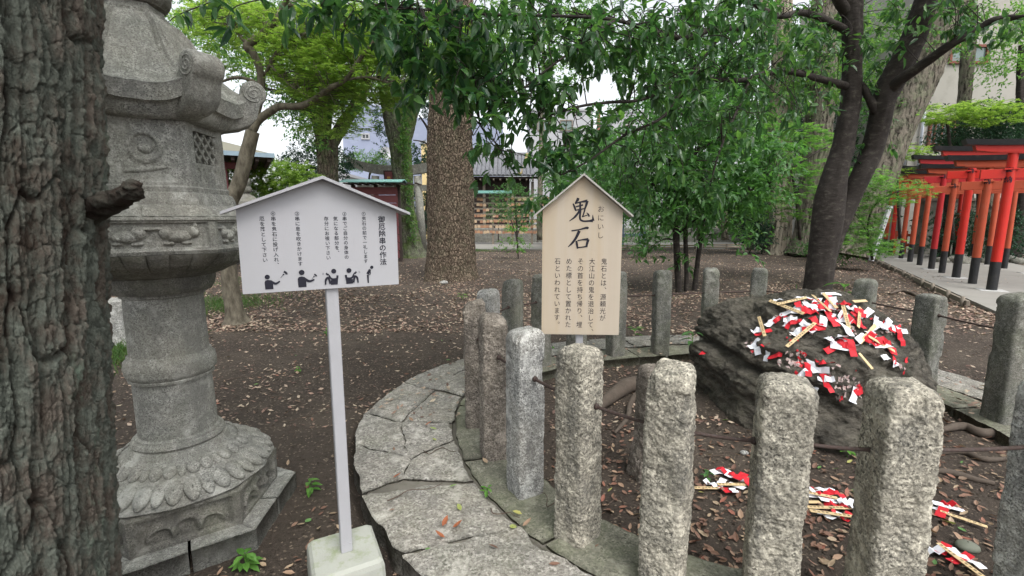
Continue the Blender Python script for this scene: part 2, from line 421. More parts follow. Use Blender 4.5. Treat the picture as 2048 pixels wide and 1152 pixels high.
M['root'] = simple('dull_root_bark', (0.085, 0.068, 0.055), 0.9, 0.35, 16, 0.5, 0.2, (0.13, 0.11, 0.09), 0.5)
def mk_rock():
    q = Mat('dark_boulder')
    v = q.P((1, 1, 2.2), 0.25, 1.6)
    a = q.noise(6, 7, 0.7, v); b = q.noise(40, 6, 0.75)
    c = q.ramp(a, [(0.3, (0.036, 0.033, 0.028)), (0.46, (0.095, 0.086, 0.070)), (0.60, (0.175, 0.158, 0.128)), (0.76, (0.26, 0.235, 0.19))])
    c = q.mix(q.ramp(q.noise(2.2, 6, 0.7), [(0.5, 0), (0.66, 0.6)]), c, (0.12, 0.115, 0.08))
    c = q.mix(q.ramp(b, [(0.55, 0), (0.75, 0.5)]), c, (0.15, 0.14, 0.11))
    n = q.bump(a, 1.0, 0.09); n = q.bump(b, 1.0, 0.022, n); n = q.bump(q.noise(16, 5, .7, v), .8, .04, n)
    return q.finish(c, 0.8, n, 0.35)
M['rock'] = mk_rock()
M['paper_white'] = simple('white_paper', (0.76, 0.77, 0.82), 0.7, 0.06, 30, 0.1)
M['paper_red'] = simple('red_paper', (0.55, 0.018, 0.03), 0.6, 0.2, 30, 0.1)
M['paper_pulp'] = simple('sodden_paper', (0.42, 0.36, 0.34), 0.85, 0.3, 60, 0.6, 0.2, (0.5, 0.05, 0.05), 0.6)
M['stick'] = simple('pale_stick_wood', (0.60, 0.45, 0.25), 0.6, 0.12, 20, 0.1)
M['red'] = simple('vermilion_bright', (0.50, 0.020, 0.012), 0.4, 0.2, 3, 0.08, 0.4, (0.36, 0.04, 0.025), 0.5)
M['red2'] = simple('vermilion_crimson', (0.38, 0.014, 0.018), 0.5, 0.15, 3, 0.08, 0.4)
M['orange'] = simple('faded_vermilion', (0.40, 0.072, 0.032), 0.65, 0.2, 4, 0.12, 0.3, (0.35, 0.10, 0.06), 0.4)
M['blackp'] = simple('black_paint', (0.014, 0.015, 0.017), 0.45, 0.3, 6, 0.05, 0.4, (0.06, 0.05, 0.045), 0.4)
M['steel_blue'] = simple('blue_plaster', (0.24, 0.27, 0.36), 0.9, 0.08, 0.6, 0.1, 0.2, (0.29, 0.32, 0.41), 0.6)
M['plaster'] = simple('grey_render', (0.33, 0.32, 0.285), 0.9, 0.08, 0.9, 0.1, 0.2, (0.23, 0.22, 0.19), 0.5, grain=(1, 1, 0.25))
M['white_wall'] = simple('white_wall', (0.36, 0.365, 0.38), 0.85, 0.04, 1, 0.05)
M['yellow_wall'] = simple('yellow_wall', (0.60, 0.47, 0.24), 0.85, 0.08, 1, 0.05)
M['frame_red'] = simple('rusty_window_frame', (0.17, 0.06, 0.04), 0.7, 0.3, 12, 0.2)
M['glass'] = Mat('dull_glass').finish((0.10, 0.15, 0.14), 0.12, None, 0.8)
M['glass_dark'] = Mat('dark_glass').finish((0.03, 0.035, 0.04), 0.15, None, 0.8)
M['pipe'] = simple('pale_pipe', (0.60, 0.64, 0.70), 0.4, 0.05, 5, 0.02)
M['teal'] = simple('teal_copper_roof', (0.17, 0.36, 0.33), 0.5, 0.12, 2, 0.1, 0.4, (0.24, 0.42, 0.38), 0.4)
M['maroon'] = simple('maroon_board', (0.17, 0.06, 0.065), 0.75, 0.25, 4, 0.2, 0.3, grain=(1, 1, 8))
M['woodgrey'] = simple('weathered_wood', (0.18, 0.155, 0.125), 0.85, 0.3, 12, 0.3)
M['wooddark'] = simple('dark_timber', (0.045, 0.032, 0.028), 0.8, 0.3, 8, 0.2)
M['wallstain'] = simple('stained_plaster', (0.17, 0.165, 0.14), 0.95, 0.25, 1.2, 0.2, 0.2, (0.07, 0.07, 0.05), 0.7, grain=(1, 1, .3))
M['ema'] = simple('votive_plaque_wood', (0.36, 0.21, 0.12), 0.6, 0.25, 6, 0.05)
M['tile'] = simple('grey_roof_tile', (0.13, 0.133, 0.145), 0.7, 0.4, 5, 0.2, 0.3, (0.22, 0.22, 0.225), 0.5)
M['tile_moss'] = simple('mossy_ridge', (0.25, 0.20, 0.10), 0.9, 0.4, 10, 0.3)
M['stone_torii'] = granite('torii_stone', (0.40, 0.40, 0.36), (0.29, 0.29, 0.26), (0.12, 0.12, 0.11), 60, bs=0.3, stain=0.4)
M['bamboo'] = simple('old_bamboo', (0.27, 0.21, 0.14), 0.7, 0.3, 10, 0.1)
M['dkleaf'] = leafmat('glossy_dark_leaf', [(0.032, 0.085, 0.032), (0.052, 0.13, 0.045), (0.038, 0.095, 0.042), (0.09, 0.19, 0.05), (0.045, 0.10, 0.035)], 0.42, 0.3, 0.5, tmul=2.1)
M['midleaf'] = leafmat('mid_green_leaf', [(0.045, 0.115, 0.034), (0.07, 0.17, 0.048), (0.09, 0.21, 0.065), (0.055, 0.14, 0.045)], 0.42, 0.42, 0.45, tmul=1.9)
M['maple'] = leafmat('maple_leaf', [(0.17, 0.27, 0.055), (0.22, 0.33, 0.075), (0.13, 0.23, 0.05), (0.27, 0.36, 0.10), (0.10, 0.18, 0.04)], 0.52, 0.5, 0.3, tmul=1.7)
M['maple2'] = leafmat('maple_leaf_cool', [(0.08, 0.19, 0.05), (0.11, 0.24, 0.06), (0.15, 0.29, 0.06)], 0.42, 0.5, 0.3, tmul=1.7)
M['camphor'] = leafmat('camphor_leaf', [(0.07, 0.16, 0.05), (0.10, 0.21, 0.055), (0.055, 0.13, 0.045), (0.15, 0.26, 0.06)], 0.45, 0.45, 0.4, tmul=1.8)
M['pine'] = leafmat('dark_needle', [(0.014, 0.042, 0.025), (0.022, 0.06, 0.034), (0.03, 0.075, 0.04)], 0.25, 0.5, 0.3)
M['grass'] = leafmat('grass_blade', [(0.05, 0.11, 0.03), (0.08, 0.16, 0.045), (0.10, 0.14, 0.05)], 0.35, 0.5, 0.3)
M['sprout'] = leafmat('bright_sprout', [(0.08, 0.20, 0.035), (0.12, 0.27, 0.05)], 0.35, 0.45, 0.4)
M['redleaf'] = leafmat('red_dry_leaf', [(0.35, 0.12, 0.06), (0.25, 0.09, 0.05)], 0.3, 0.6, 0.2, tmul=1.2)
M['litter'] = leafmat('dry_fallen_leaf', [(0.22, 0.13, 0.09), (0.14, 0.075, 0.055), (0.32, 0.215, 0.15), (0.17, 0.09, 0.065), (0.36, 0.27, 0.18), (0.10, 0.06, 0.045), (0.27, 0.13, 0.09)], 0.12, 0.6, 0.3, tmul=1.1)
M['litter_pale'] = leafmat('pale_fallen_leaf', [(0.40, 0.31, 0.24), (0.33, 0.22, 0.17), (0.24, 0.15, 0.115), (0.48, 0.40, 0.30), (0.16, 0.10, 0.08), (0.12, 0.075, 0.06)], 0.12, 0.6, 0.3, tmul=1.1)
M['litter_green'] = leafmat('green_fallen_leaf', [(0.12, 0.25, 0.08), (0.24, 0.32, 0.10), (0.38, 0.36, 0.12)], 0.2, 0.5, 0.3)
M['twig'] = simple('dead_twig', (0.09, 0.065, 0.05), 0.9, 0.3, 30, 0.3)
M['gold'] = simple('plaque_gilt', (0.45, 0.25, 0.08), 0.5, 0.2, 10)
# ================================================================== SETTING
RC = np.array([1.65, 3.25])                    # middle of the stone ring
POSTS = [  # x, y, top z, side, material, label
    (0.30, 1.97, 0.955, 0.163, 'granite', 'tan rough granite post, nearest the wooden sign, with a chipped domed top'),
    (0.07, 2.32, 0.945, 0.155, 'granite_grey', 'light grey granite post with one carved character and a rust streak under its rod hole'),
    (-0.11, 2.70, 0.945, 0.155, 'granite_brown', 'brownish granite post carved with a column of characters, beside the paving edge'),
    (-0.245, 3.13, 0.945, 0.15, 'granite_brown', 'narrow brownish post half hidden behind the carved brownish post'),
    (-0.20, 3.78, 0.93, 0.16, 'granite_grey', 'low grey post peeking out behind the narrow brownish post'),
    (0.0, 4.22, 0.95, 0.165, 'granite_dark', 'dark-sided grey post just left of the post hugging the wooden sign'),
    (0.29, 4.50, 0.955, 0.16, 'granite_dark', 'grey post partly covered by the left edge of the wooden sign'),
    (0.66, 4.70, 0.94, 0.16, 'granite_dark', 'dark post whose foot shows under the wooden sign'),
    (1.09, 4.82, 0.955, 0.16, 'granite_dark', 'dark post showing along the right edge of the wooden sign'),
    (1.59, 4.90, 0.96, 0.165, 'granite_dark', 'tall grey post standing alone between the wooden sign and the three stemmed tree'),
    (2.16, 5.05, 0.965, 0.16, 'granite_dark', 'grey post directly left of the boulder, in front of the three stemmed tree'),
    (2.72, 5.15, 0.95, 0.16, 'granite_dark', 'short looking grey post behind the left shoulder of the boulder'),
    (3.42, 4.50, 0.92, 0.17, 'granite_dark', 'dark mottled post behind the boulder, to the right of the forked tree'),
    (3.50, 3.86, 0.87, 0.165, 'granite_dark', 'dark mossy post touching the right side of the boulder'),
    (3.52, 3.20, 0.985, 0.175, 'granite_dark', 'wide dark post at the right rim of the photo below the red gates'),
    (0.60, 1.69, 0.955, 0.165, 'granite', 'front post with a black stained corner and a roughly cut sloping top'),
    (0.96, 1.585, 0.95, 0.17, 'granite', 'front post standing right before the middle of the boulder'),
    (1.335, 1.52, 0.955, 0.175, 'granite', 'broad front post with a faint carved square, before the right of the boulder'),
    (1.93, 1.56, 0.95, 0.175, 'granite_grey', 'front post cut off by the right rim of the photo'),
]
_pa = sorted([(math.atan2(p[1] - RC[1], p[0] - RC[0]), math.hypot(p[0] - RC[0], p[1] - RC[1])) for p in POSTS])
_pa = [(a - 2 * math.pi, r) for a, r in _pa[-3:]] + _pa + [(a + 2 * math.pi, r) for a, r in _pa[:3]]
def rpost(a):
    a = (np.asarray(a) + math.pi) % (2 * math.pi) - math.pi
    s = 0; w = 0
    for k in np.linspace(-0.35, 0.35, 9):
        s = s + np.interp(a + k, [q[0] for q in _pa], [q[1] for q in _pa])
    return s / 9
def r_in(a): return rpost(a) - 0.17
def r_seam(a): return rpost(a) + 0.175
def r_out(a):     # outer edge of the flagstone path
    a = np.asarray(a); x = np.degrees(a) % 360
    return r_seam(a) + np.interp(x, [0, 60, 110, 135, 150, 165, 180, 200, 215, 228, 300, 360], [0.45, .42, .42, .48, .55, .62, .68, .60, .52, .52, .5, .45])

def soil_h(x, y):
    x = np.asarray(x, float); y = np.asarray(y, float)
    r = np.hypot(x, y)
    h = 0.05 * fbm(x * 0.35, y * 0.35, 0, 3, 3) * sst(3.5, 9, r)
    near = 1 - sst(6, 16, r)
    h = h + near * (0.010 * fbm(x * 5, y * 5, 0, 11, 4, 0.6) + 0.006 * fbm(x * 38, y * 38, 0, 12, 3, .65))
    a = np.arctan2(y - RC[1], x - RC[0]); rr = np.hypot(x - RC[0], y - RC[1])
    h = h - 0.02 * (rr < r_in(a) - 0.02)            # a little lower inside the ring
    # shallow gutter just outside the paving
    g = rr - r_out(a)
    h = h - 0.025 * np.exp(-(g / 0.06) ** 2)
    # under the paving the ground is cut away
    u = sst(-0.05, 0.0, -(np.abs(rr - (r_in(a) + r_out(a)) / 2) - (r_out(a) - r_in(a)) / 2))
    h = h - 0.03 * u
    # earth heaped under the boulder
    h = h + 0.10 * np.exp(-(((x - 2.3) / 1.0) ** 2 + ((y - 3.8) / 0.9) ** 2) ** 2)
    return h
def build_soil():
    nr, na = 620, 560
    rad = np.concatenate([[0.0], np.geomspace(0.7, 34, nr - 60), np.geomspace(36, 1500, 59)])
    # fine angles in front of the camera, coarse behind
    aa = np.concatenate([np.linspace(-62, 62, na - 60, endpoint=False), np.linspace(62, 298, 60, endpoint=False)])
    th = np.radians(90 - aa)
    X = rad[:, None] * np.cos(th)[None]; Y = rad[:, None] * np.sin(th)[None]
    Z = soil_h(X, Y)
    V = np.stack([X, Y, Z], -1)
    tag(link('ground', make_mesh('ground', V, gridF(nr, na, True), M['soil'])), kind='structure')
build_soil()

def patch(corner_fn, nu, nv, z, th, edge=0.012, rough=0.004, seed=0, wob=0.010):
    """stone slab: corner_fn(u,v)->xy for u,v in 0..1, rounded rim, skirt going down"""
    u = np.linspace(0, 1, nu); v = np.linspace(0, 1, nv)
    U, Vv = np.meshgrid(u, v, indexing='ij')
    XY = corner_fn(U, Vv)
    X, Y = XY[..., 0], XY[..., 1]
    X = X + wob * fbm(X * 9, Y * 9, 0.3 * seed, 21, 3); Y = Y + wob * fbm(X * 9, Y * 9, 0.3 * seed + 5, 22, 3)
    Z = np.full(X.shape, z) + rough * fbm(X * 11, Y * 11, 0, 31, 4, .6) + rough * .5 * fbm(X * 60, Y * 60, 0, 32, 2)
    ring = np.zeros(X.shape, bool); ring[0] = ring[-1] = True; ring[:, 0] = ring[:, -1] = True
    Z = np.where(ring, Z - edge, Z)
    V = np.stack([X, Y, Z], -1).reshape(-1, 3)
    F = gridF(nu, nv)
    idx = np.arange(nu * nv).reshape(nu, nv)
    loop = np.concatenate([idx[:, 0], idx[-1, 1:], idx[-2::-1, -1], idx[0, -2:0:-1]])
    low = V[loop].copy(); low[:, 2] = z - th
    b = len(V); k = len(loop); j = np.arange(k)
    F2 = np.stack([loop, loop[(j + 1) % k], b + (j + 1) % k, b + j], 1)
    return np.vstack([V, low]), [F, F2[:, ::-1]]
def bil(c00, c10, c11, c01):
    c00, c10, c11, c01 = map(np.asarray, (c00, c10, c11, c01))
    return lambda U, V: ((1 - U) * (1 - V))[..., None] * c00 + (U * (1 - V))[..., None] * c10 + (U * V)[..., None] * c11 + ((1 - U) * V)[..., None] * c01
def pol(a, r): return RC + np.array([math.cos(a) * r, math.sin(a) * r])

def build_paving():
    # mortar bed
    a = np.linspace(0, 2 * math.pi, 241)[:-1]
    V = []; 
    for f, z in ((lambda t: r_seam(t) + 0.012, 0.0), (lambda t: r_seam(t) + 0.014, 0.058), (lambda t: r_out(t) - 0.03, 0.058), (lambda t: r_out(t) - 0.02, -0.05)):
        r = f(a); V.append(np.stack([RC[0] + np.cos(a) * r, RC[1] + np.sin(a) * r, np.full(a.shape, z)], -1))
    bed = tag(link('paving', make_mesh('paving', np.array(V), gridF(4, 240, True), M['mortar'])), kind='structure')
    rs = np.random.default_rng(3)
    nseg = 30; th = np.linspace(0, 2 * math.pi, nseg, endpoint=False)
    # inner and outer joints are slanted differently; the middle joint wanders
    ti = th + rs.uniform(-.06, .06, nseg); tm = th + rs.uniform(-.08, .08, nseg); to = th + rs.uniform(-.07, .07, nseg)
    fm = rs.uniform(.40, .66, nseg); one = rs.random(nseg) < 0.30
    jo = 0.006
    for i in range(nseg):
        k = (i + 1) % nseg; w = 2 * math.pi if k == 0 else 0
        def P(arr, j, ww, r): return pol(arr[j] + ww, r)
        rI0, rI1 = r_seam(ti[i]) + .009, r_seam(ti[k]) + .009
        rO0, rO1 = r_out(to[i]), r_out(to[k])
        rM0 = rI0 + (r_out(tm[i]) - r_seam(tm[i])) * fm[i]; rM1 = rI1 + (r_out(tm[k]) - r_seam(tm[k])) * fm[k]
        A0, B0, C0 = pol(ti[i], rI0), pol(tm[i], rM0), pol(to[i], rO0)
        A1, B1, C1 = pol(ti[k] + w, rI1), pol(tm[k] + w, rM1), pol(to[k] + w, rO1)
        quads = []
        if one[i] : quads.append((A0, C0, C1, A1))
        else: quads += [(A0, B0, B1, A1), (B0, C0, C1, B1)]
        near = min(np.hypot(*((A0 + C1) / 2)), 6)
        n = 26 if near < 3.2 else 14
        for q, cs in enumerate(quads):
            cs = [np.array(c) for c in cs]; m = sum(cs) / 4
            cs = [c + (m - c) / np.linalg.norm(m - c) * jo for c in cs]
            arc = math.pi * 2 / nseg
            def fn(U, V, cs=cs):
                XY = bil(*cs)(U, V)
                # follow the round of the ring
                d = XY - RC; rr = np.linalg.norm(d, axis=-1)
                bulge = rr * (1 - math.cos(arc / 2)) * 4 * V * (1 - V)
                return XY + d / rr[..., None] * bulge[..., None]
            z = 0.074 + rs.uniform(-.004, .005)
            Vv, F = patch(fn, n, n, z, 0.16 if True else .05, seed=i * 2 + q, rough=0.006, edge=0.008, wob=0.03)
            link('flagstone', make_mesh('flagstone', Vv, F, M['paver']), bed)
    kerb = None
    # kerb ring the posts stand on
    n = 15; th = np.linspace(0.1, 2 * math.pi + .1, n + 1)
    V = []
    a = np.linspace(0, 2 * math.pi, 241)[:-1]
    for f, z in ((lambda t: r_in(t) + .02, -0.06), (lambda t: r_in(t) + 0.02, 0.04), (lambda t: r_seam(t) + 0.011, 0.045), (lambda t: r_seam(t) + 0.011, -0.06)):
        r = f(a); V.append(np.stack([RC[0] + np.cos(a) * r, RC[1] + np.sin(a) * r, np.full(a.shape, z)], -1))
    kerb = tag(link('kerb', make_mesh('kerb', np.array(V), gridF(4, 240, True), M['mortar'])), kind='structure')
    for i in range(n):
        a0, a1 = th[i] + .004, th[i + 1] - .004
        def fn(U, V, a0=a0, a1=a1):
            A = a0 + (a1 - a0) * V; r0, r1 = r_in(A), r_seam(A)
            r = r0 + (r1 - .010 - r0) * U
            return np.stack([RC[0] + np.cos(A) * r, RC[1] + np.sin(A) * r], -1)
        Vv, F = patch(fn, 14, 34, 0.066 + rs.uniform(-.003, .003), 0.14, seed=50 + i, rough=0.005, edge=0.010, wob=0.016)
        link('kerb_stone', make_mesh('kerb_stone', Vv, F, M['kerb']), kerb)
build_paving()

def strip(name, poly, z, mat, th=0.06):
    poly = np.asarray(poly, float)
    g = Geo(); g.prism(poly, z - th, z); return tag(g.build(name, mat), kind='structure')
# pale path across the back
strip('path', [(-14, 21.6), (2, 22.2), (9, 22.6), (14.8, 23.6), (16.4, 21.2), (18, 20.9), (20.5, 28), (9, 28.5), (-14, 27.5)], 0.05, M['concrete'])
# paved way under the red gates
TD = np.array([.497, .868]); TN = np.array([.868, -.497]); TA = np.array([9.7, 9.4])
e = lambda t, w: tuple(TA + TD * t + TN * w)
strip('pavement', [e(-6, -.75), e(-6, 2.75), e(15, 2.75), e(13.2, -.75)], 0.048, M['concrete'])

# ================================================================== STONE POSTS OF THE RING
def gstroke(strokes, u, z):
    d = np.full(u.shape, 9.0)
    for s in strokes:
        for (x0, y0), (x1, y1) in zip(s[:-1], s[1:]):
            dx, dy = x1 - x0, y1 - y0; L = dx * dx + dy * dy + 1e-12
            t = np.clip(((u - x0) * dx + (z - y0) * dy) / L, 0, 1)
            d = np.minimum(d, np.hypot(u - x0 - t * dx, z - y0 - t * dy))
    return d
def post_mesh(h, side, seed, fine=False, marks=None, p=9.0, cap=0.05, amp=1.0, slant=0.0):
    npm = 200 if fine else 96; nz = 260 if fine else 80; nc = 26 if fine else 14
    # perimeter of a rounded square
    s = np.arange(npm) / npm * 4; k = np.floor(s).astype(int); f = (s - k) * 2 - 1
    px = np.select([k == 0, k == 1, k == 2, k == 3], [1 + 0 * f, -f, -1 + 0 * f, f]); py = np.select([k == 0, k == 1, k == 2, k == 3], [f, 1 + 0 * f, -f, -1 + 0 * f])
    th = np.arctan2(py, px); c, sn = np.cos(th), np.sin(th)
    r = side / 2 / (np.abs(c) ** p + np.abs(sn) ** p) ** (1 / p)
    zb = np.linspace(-0.10, h - cap, nz); a = np.linspace(0, math.pi / 2, nc)[1:]
    Z = np.concatenate([zb, h - cap + cap * np.sin(a)]); S = np.concatenate([np.ones(nz), np.cos(a) ** 0.55]); S[-1] = 0.02
    UP = np.concatenate([np.zeros(nz), np.sin(a) ** 2])
    X = S[:, None] * (r * c)[None]; Y = S[:, None] * (r * sn)[None]; ZZ = np.repeat(Z[:, None], npm, 1)
    w = 1 + 0.03 * fbm(Z * 2.0, 0 * Z, seed, 41, 2)[:, None]; X = X * w; Y = Y * w
    o = seed * 3.7
    D = 0.0060 * fbm(X * 11 + o, Y * 11, ZZ * 9, 51, 3) + 0.0050 * fbm(X * 48 + o, Y * 48, ZZ * 48, 52, 3, .65)
    if fine: D = D + 0.0022 * fbm(X * 170 + o, Y * 170, ZZ * 170, 53, 2, .7)
    D = D - .012 * sst(.42, .62, vnoise(X * 9 + o, Y * 9, ZZ * 7, 54)) * sst(.72 * side / 2 * 1.25, side / 2 * 1.35, np.hypot(X, Y)) - .010 * sst(.5, .7, vnoise(X * 14 + o, Y * 14, ZZ * 12, 55)) * (ZZ > h - .12)
    D = D * amp
    if marks:
        face, st = marks           # face 0:+x 1:+y 2:-x 3:-y, strokes in face metres
        uu = [Y, -X, -Y, X][face]
        on = [X, Y, -X, -Y][face] > side / 2 * 0.86
        dd = gstroke(st, uu, ZZ)
        D = D - on * 0.006 * (1 - sst(0.002, 0.0075, dd))
    nx, ny = np.broadcast_to(c, X.shape), np.broadcast_to(sn, X.shape)
    ku = UP[:, None]
    X = X + D * nx * (1 - ku); Y = Y + D * ny * (1 - ku); ZZ = ZZ + D * ku + slant * X * sst(h - .3, h, ZZ)
    V = np.stack([X, Y, ZZ], -1).reshape(-1, 3); n = nz + nc - 1
    V = np.vstack([V, [[0, 0, ZZ[-1].mean()]]]); j = np.arange(npm); b = (n - 1) * npm
    return V, [gridF(n, npm, True), np.stack([b + j, b + (j + 1) % npm, np.full(npm, n * npm)], 1)]
def kanji(x, z, w, h, strokes): return [[(x + (a - .5) * w, z + (b - .5) * h) for a, b in s] for s in strokes]
K_DO = [[(.1, 0), (.1, .95), (.9, .95), (.9, .05), (.75, .1)], [(.3, .72), (.7, .72)], [(.32, .5), (.32, .2), (.68, .2), (.68, .5), (.32, .5)]]
K_SHI = [[(.08, .1), (.08, .9), (.92, .9), (.92, .1), (.08, .1)], [(.38, .9), (.35, .5), (.2, .4)], [(.6, .9), (.6, .5), (.8, .42)]]
K_TO = [[(.1, .85), (.85, .85), (.8, .2), (.6, .1)], [(.5, .85), (.4, .4), (.1, .05)]]
K_UO = [[(.05, .75), (.95, .75)], [(.5, 1.), (.4, .6), (.1, .1)], [(.4, .45), (.4, 0), (.8, 0), (.8, .45), (.4, .45)]]
marksets = {
    1: (2, kanji(0.0, 0.66, 0.05, 0.062, K_DO)),
    2: (2, kanji(0, .70, .014, .014, [[(0, .5), (1, .5)]]) + kanji(0, .63, .055, .055, K_SHI) + kanji(0, .53, .05, .07, K_TO) + kanji(0, .42, .055, .08, K_UO) + kanji(0, .31, .05, .06, K_TO)),
    17: (2, kanji(0.0, 0.56, 0.06, 0.05, [[(.1, .1), (.1, .9), (.9, .9), (.9, .1), (.1, .1)], [(.3, .5), (.7, .5)]]) + kanji(0, .47, .07, .05, [[(.1, .5), (.9, .6)], [(.4, .2), (.6, .1)]])),
    16: (2, kanji(0, 0.45, 0.08, 0.04, [[(.1, .5), (.9, .6)], [(.2, .2), (.7, .1)]]) + kanji(0, .33, .08, .05, [[(.1, .8), (.8, .6)], [(.3, .1), (.9, .3)]])),
}
ROD_Z = 0.70
pl = []
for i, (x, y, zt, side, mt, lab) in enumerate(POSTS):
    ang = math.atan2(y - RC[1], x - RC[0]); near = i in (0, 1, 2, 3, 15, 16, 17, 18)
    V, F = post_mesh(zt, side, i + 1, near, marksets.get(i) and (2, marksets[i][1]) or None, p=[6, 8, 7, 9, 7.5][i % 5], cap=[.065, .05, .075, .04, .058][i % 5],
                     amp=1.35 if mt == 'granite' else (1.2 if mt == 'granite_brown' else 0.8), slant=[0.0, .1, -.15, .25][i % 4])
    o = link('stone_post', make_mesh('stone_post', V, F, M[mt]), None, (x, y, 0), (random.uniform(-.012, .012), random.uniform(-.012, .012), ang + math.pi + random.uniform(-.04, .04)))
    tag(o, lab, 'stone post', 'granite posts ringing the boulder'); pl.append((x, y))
# iron rods between the posts
order = [18, 17, 16, 15, 0, 1, 2, 3, 4, 5, 6, 7, 8, 9, 10, 11, 12, 13, 14]
rodlab = ['between the post at the photo rim and the broad front post', 'between the broad front post and the post before the boulder', 'between the post before the boulder and the black stained post',
          'between the black stained post and the tan post', 'between the tan post and the light grey carved post', 'between the light grey post and the brownish carved post',
          'between the brownish carved post and the narrow brownish post', 'behind the narrow brownish post', 'behind the low grey post', 'between the two grey posts left of the wooden sign', 'hidden mostly behind the wooden sign',
          'behind the foot of the wooden sign', 'just right of the wooden sign', 'in front of the stems of the three stemmed tree', 'just left of the boulder', 'behind the boulder under the forked tree',
          'behind the right half of the boulder', 'at the right flank of the boulder']
for k in range(len(order) - 1):
    a = np.array([*pl[order[k]], ROD_Z + random.uniform(-.008, .008)]); b = np.array([*pl[order[k + 1]], ROD_Z + random.uniform(-.008, .008)])
    d = (b - a); L = np.linalg.norm(d); d /= L
    a2, b2 = a + d * 0.055, b - d * 0.055
    m = (a2 + b2) / 2 - np.array([0, 0, .004])
    t = thing('iron_rod', 'rusty round iron rod ' + rodlab[k], 'rod', a2, group='iron rods joining the stone posts')
    g = Geo(); g.tube(spline(np.array([a2, m, b2]) - a2, 5), 0.0075, 8, noise=.08, seed=k); g.build('rod', M['rust'], t, True)
    g = Geo()
    for q, s in ((a + d * 0.080, 1), (b - d * 0.080, -1)):
        g.tube(np.array([q - a2, q - a2 + d * s * 0.012]), [0.016, 0.012], 10); g.build('rod_socket', M['rust'], t, True); g = Geo()
    pass
# the old broken post inside the ring
V, F = post_mesh(0.66, 0.13, 77, False, None, p=5, cap=.05, amp=1.6)
V[:, 0] *= 1 + .45 * (1 - sst(0.0, 0.28, V[:, 2])); V[:, 1] *= 1 + .2 * (1 - sst(0.0, 0.28, V[:, 2]))
tag(link('broken_post', make_mesh('broken_post', V, F, M['granite_brown']), None, (0.80, 2.62, 0), (0, 0.02, .35)), 'shorter weathered post with a splayed foot, standing inside the ring behind the black stained post', 'stone post')

# ================================================================== STONE LANTERN
LC = np.array([-1.615, 2.16]); HROT = math.radians(-25)
def hexf(phi):
    k = ((phi - HROT) % (math.pi / 3)) - math.pi / 6
    return math.cos(math.pi / 6) / np.cos(k)
def face_u(phi, i=None):            # -1..1 along each face; index of the face
    q = ((phi - HROT) / (math.pi / 3)); fi = np.floor(q).astype(int) % 6
    k = ((phi - HROT) % (math.pi / 3)) - math.pi / 6
    return np.tan(k) / math.tan(math.pi / 6), fi
def lathe_part(name, prof, mat, parent, disp=None, n=540, dz=0.006, amp=0.0016, soft=0.0):
    """prof rows: z, R, w (0 round .. 1 hexagonal)"""
    P = []
    for a, b in zip(prof[:-1], prof[1:]):
        L = math.hypot(b[0] - a[0], b[1] - a[1]); m = max(1, int(L / dz))
        for t in np.arange(m) / m: P.append([a[q] + (b[q] - a[q]) * t for q in range(3)])
    P.append(list(prof[-1])); P = np.array(P)
    phi = np.arange(n) / n * 2 * math.pi
    Z = np.repeat(P[:, 0:1], n, 1); R = P[:, 1:2] * (1 - P[:, 2:3] + P[:, 2:3] * hexf(phi)[None])
    PH = np.broadcast_to(phi, Z.shape)
    if disp is not None:
        dr, dzz = disp(PH, Z, P); R = R + dr; Z = Z + dzz
    x, y = R * np.cos(PH), R * np.sin(PH)
    R = R + amp * (fbm(x * 30, y * 30, Z * 30, 61, 3, .6) + 1.2 * fbm(x * 7, y * 7, Z * 7, 62, 2))
    V = np.stack([R * np.cos(PH), R * np.sin(PH), Z], -1).reshape(-1, 3)
    m = make_mesh(name, V, gridF(len(P), n, True), mat)
    m.set_sharp_from_angle(angle=math.radians(38))
    return link(name, m, parent)
lan = thing('stone_lantern', 'tall carved granite lantern with lotus base and scrolled roof beside the big fissured trunk', 'lantern', (*LC, 0)); lan.rotation_euler = (0, math.radians(-0.3), 0)
# bottom kerb slabs: a hexagon in pieces
for i in range(6):
    a0, a1 = HROT + i * math.pi / 3, HROT + (i + 1) * math.pi / 3
    c0, c1 = np.array([math.cos(a0), math.sin(a0)]), np.array([math.cos(a1), math.sin(a1)])
    mid = (c0 + c1) / 2
    for h in range(2):
        p, q = (c0, mid) if h == 0 else (mid, c1)
        gap = 0.006
        dd = (q - p); dd /= np.linalg.norm(dd)
        if h == 0: q = q - dd * gap / .5
        else: p = p + dd * gap / .5
        fn = bil(p * 0.34, p * 0.495, q * 0.495, q * 0.34)
        Vv, F = patch(fn, 10, 14, 0.10 + random.uniform(-.003, .003), 0.17, seed=i * 2 + h + 90, rough=.003, edge=0.006, wob=0.004)
        if (i, h) == (0, 0): pass
        link('kerb_slab', make_mesh('kerb_slab', Vv, F, M['lantern']), lan)
def d_plinth(PH, Z, P):
    u, fi = face_u(PH)
    inside = sst(.86, .80, np.abs(u)) * sst(.118, .124, Z) * sst(.252, .246, Z)
    dr = -0.022 * inside
    # carved leaf scrolls in the panels
    for cx, w, hgt in ((-.45, .28, .05), (0.0, .30, .07), (.45, .28, .05)):
        v = (Z - .150) / hgt; rr = np.sqrt(((u - cx) / w) ** 2 + np.clip(v, 0, None) ** 2)
        arch = np.exp(-((rr - .85) / .22) ** 2) * (v > -.05)
        dr = dr + inside * 0.020 * np.clip(arch, 0, 1)
    return dr, 0 * Z
lathe_part('plinth', [(.10, .30, 1), (.10, .405, 1), (.262, .41, 1), (.272, .40, 1), (.275, .28, .8)], M['lantern_dark'], lan, d_plinth, n=720, dz=.005)
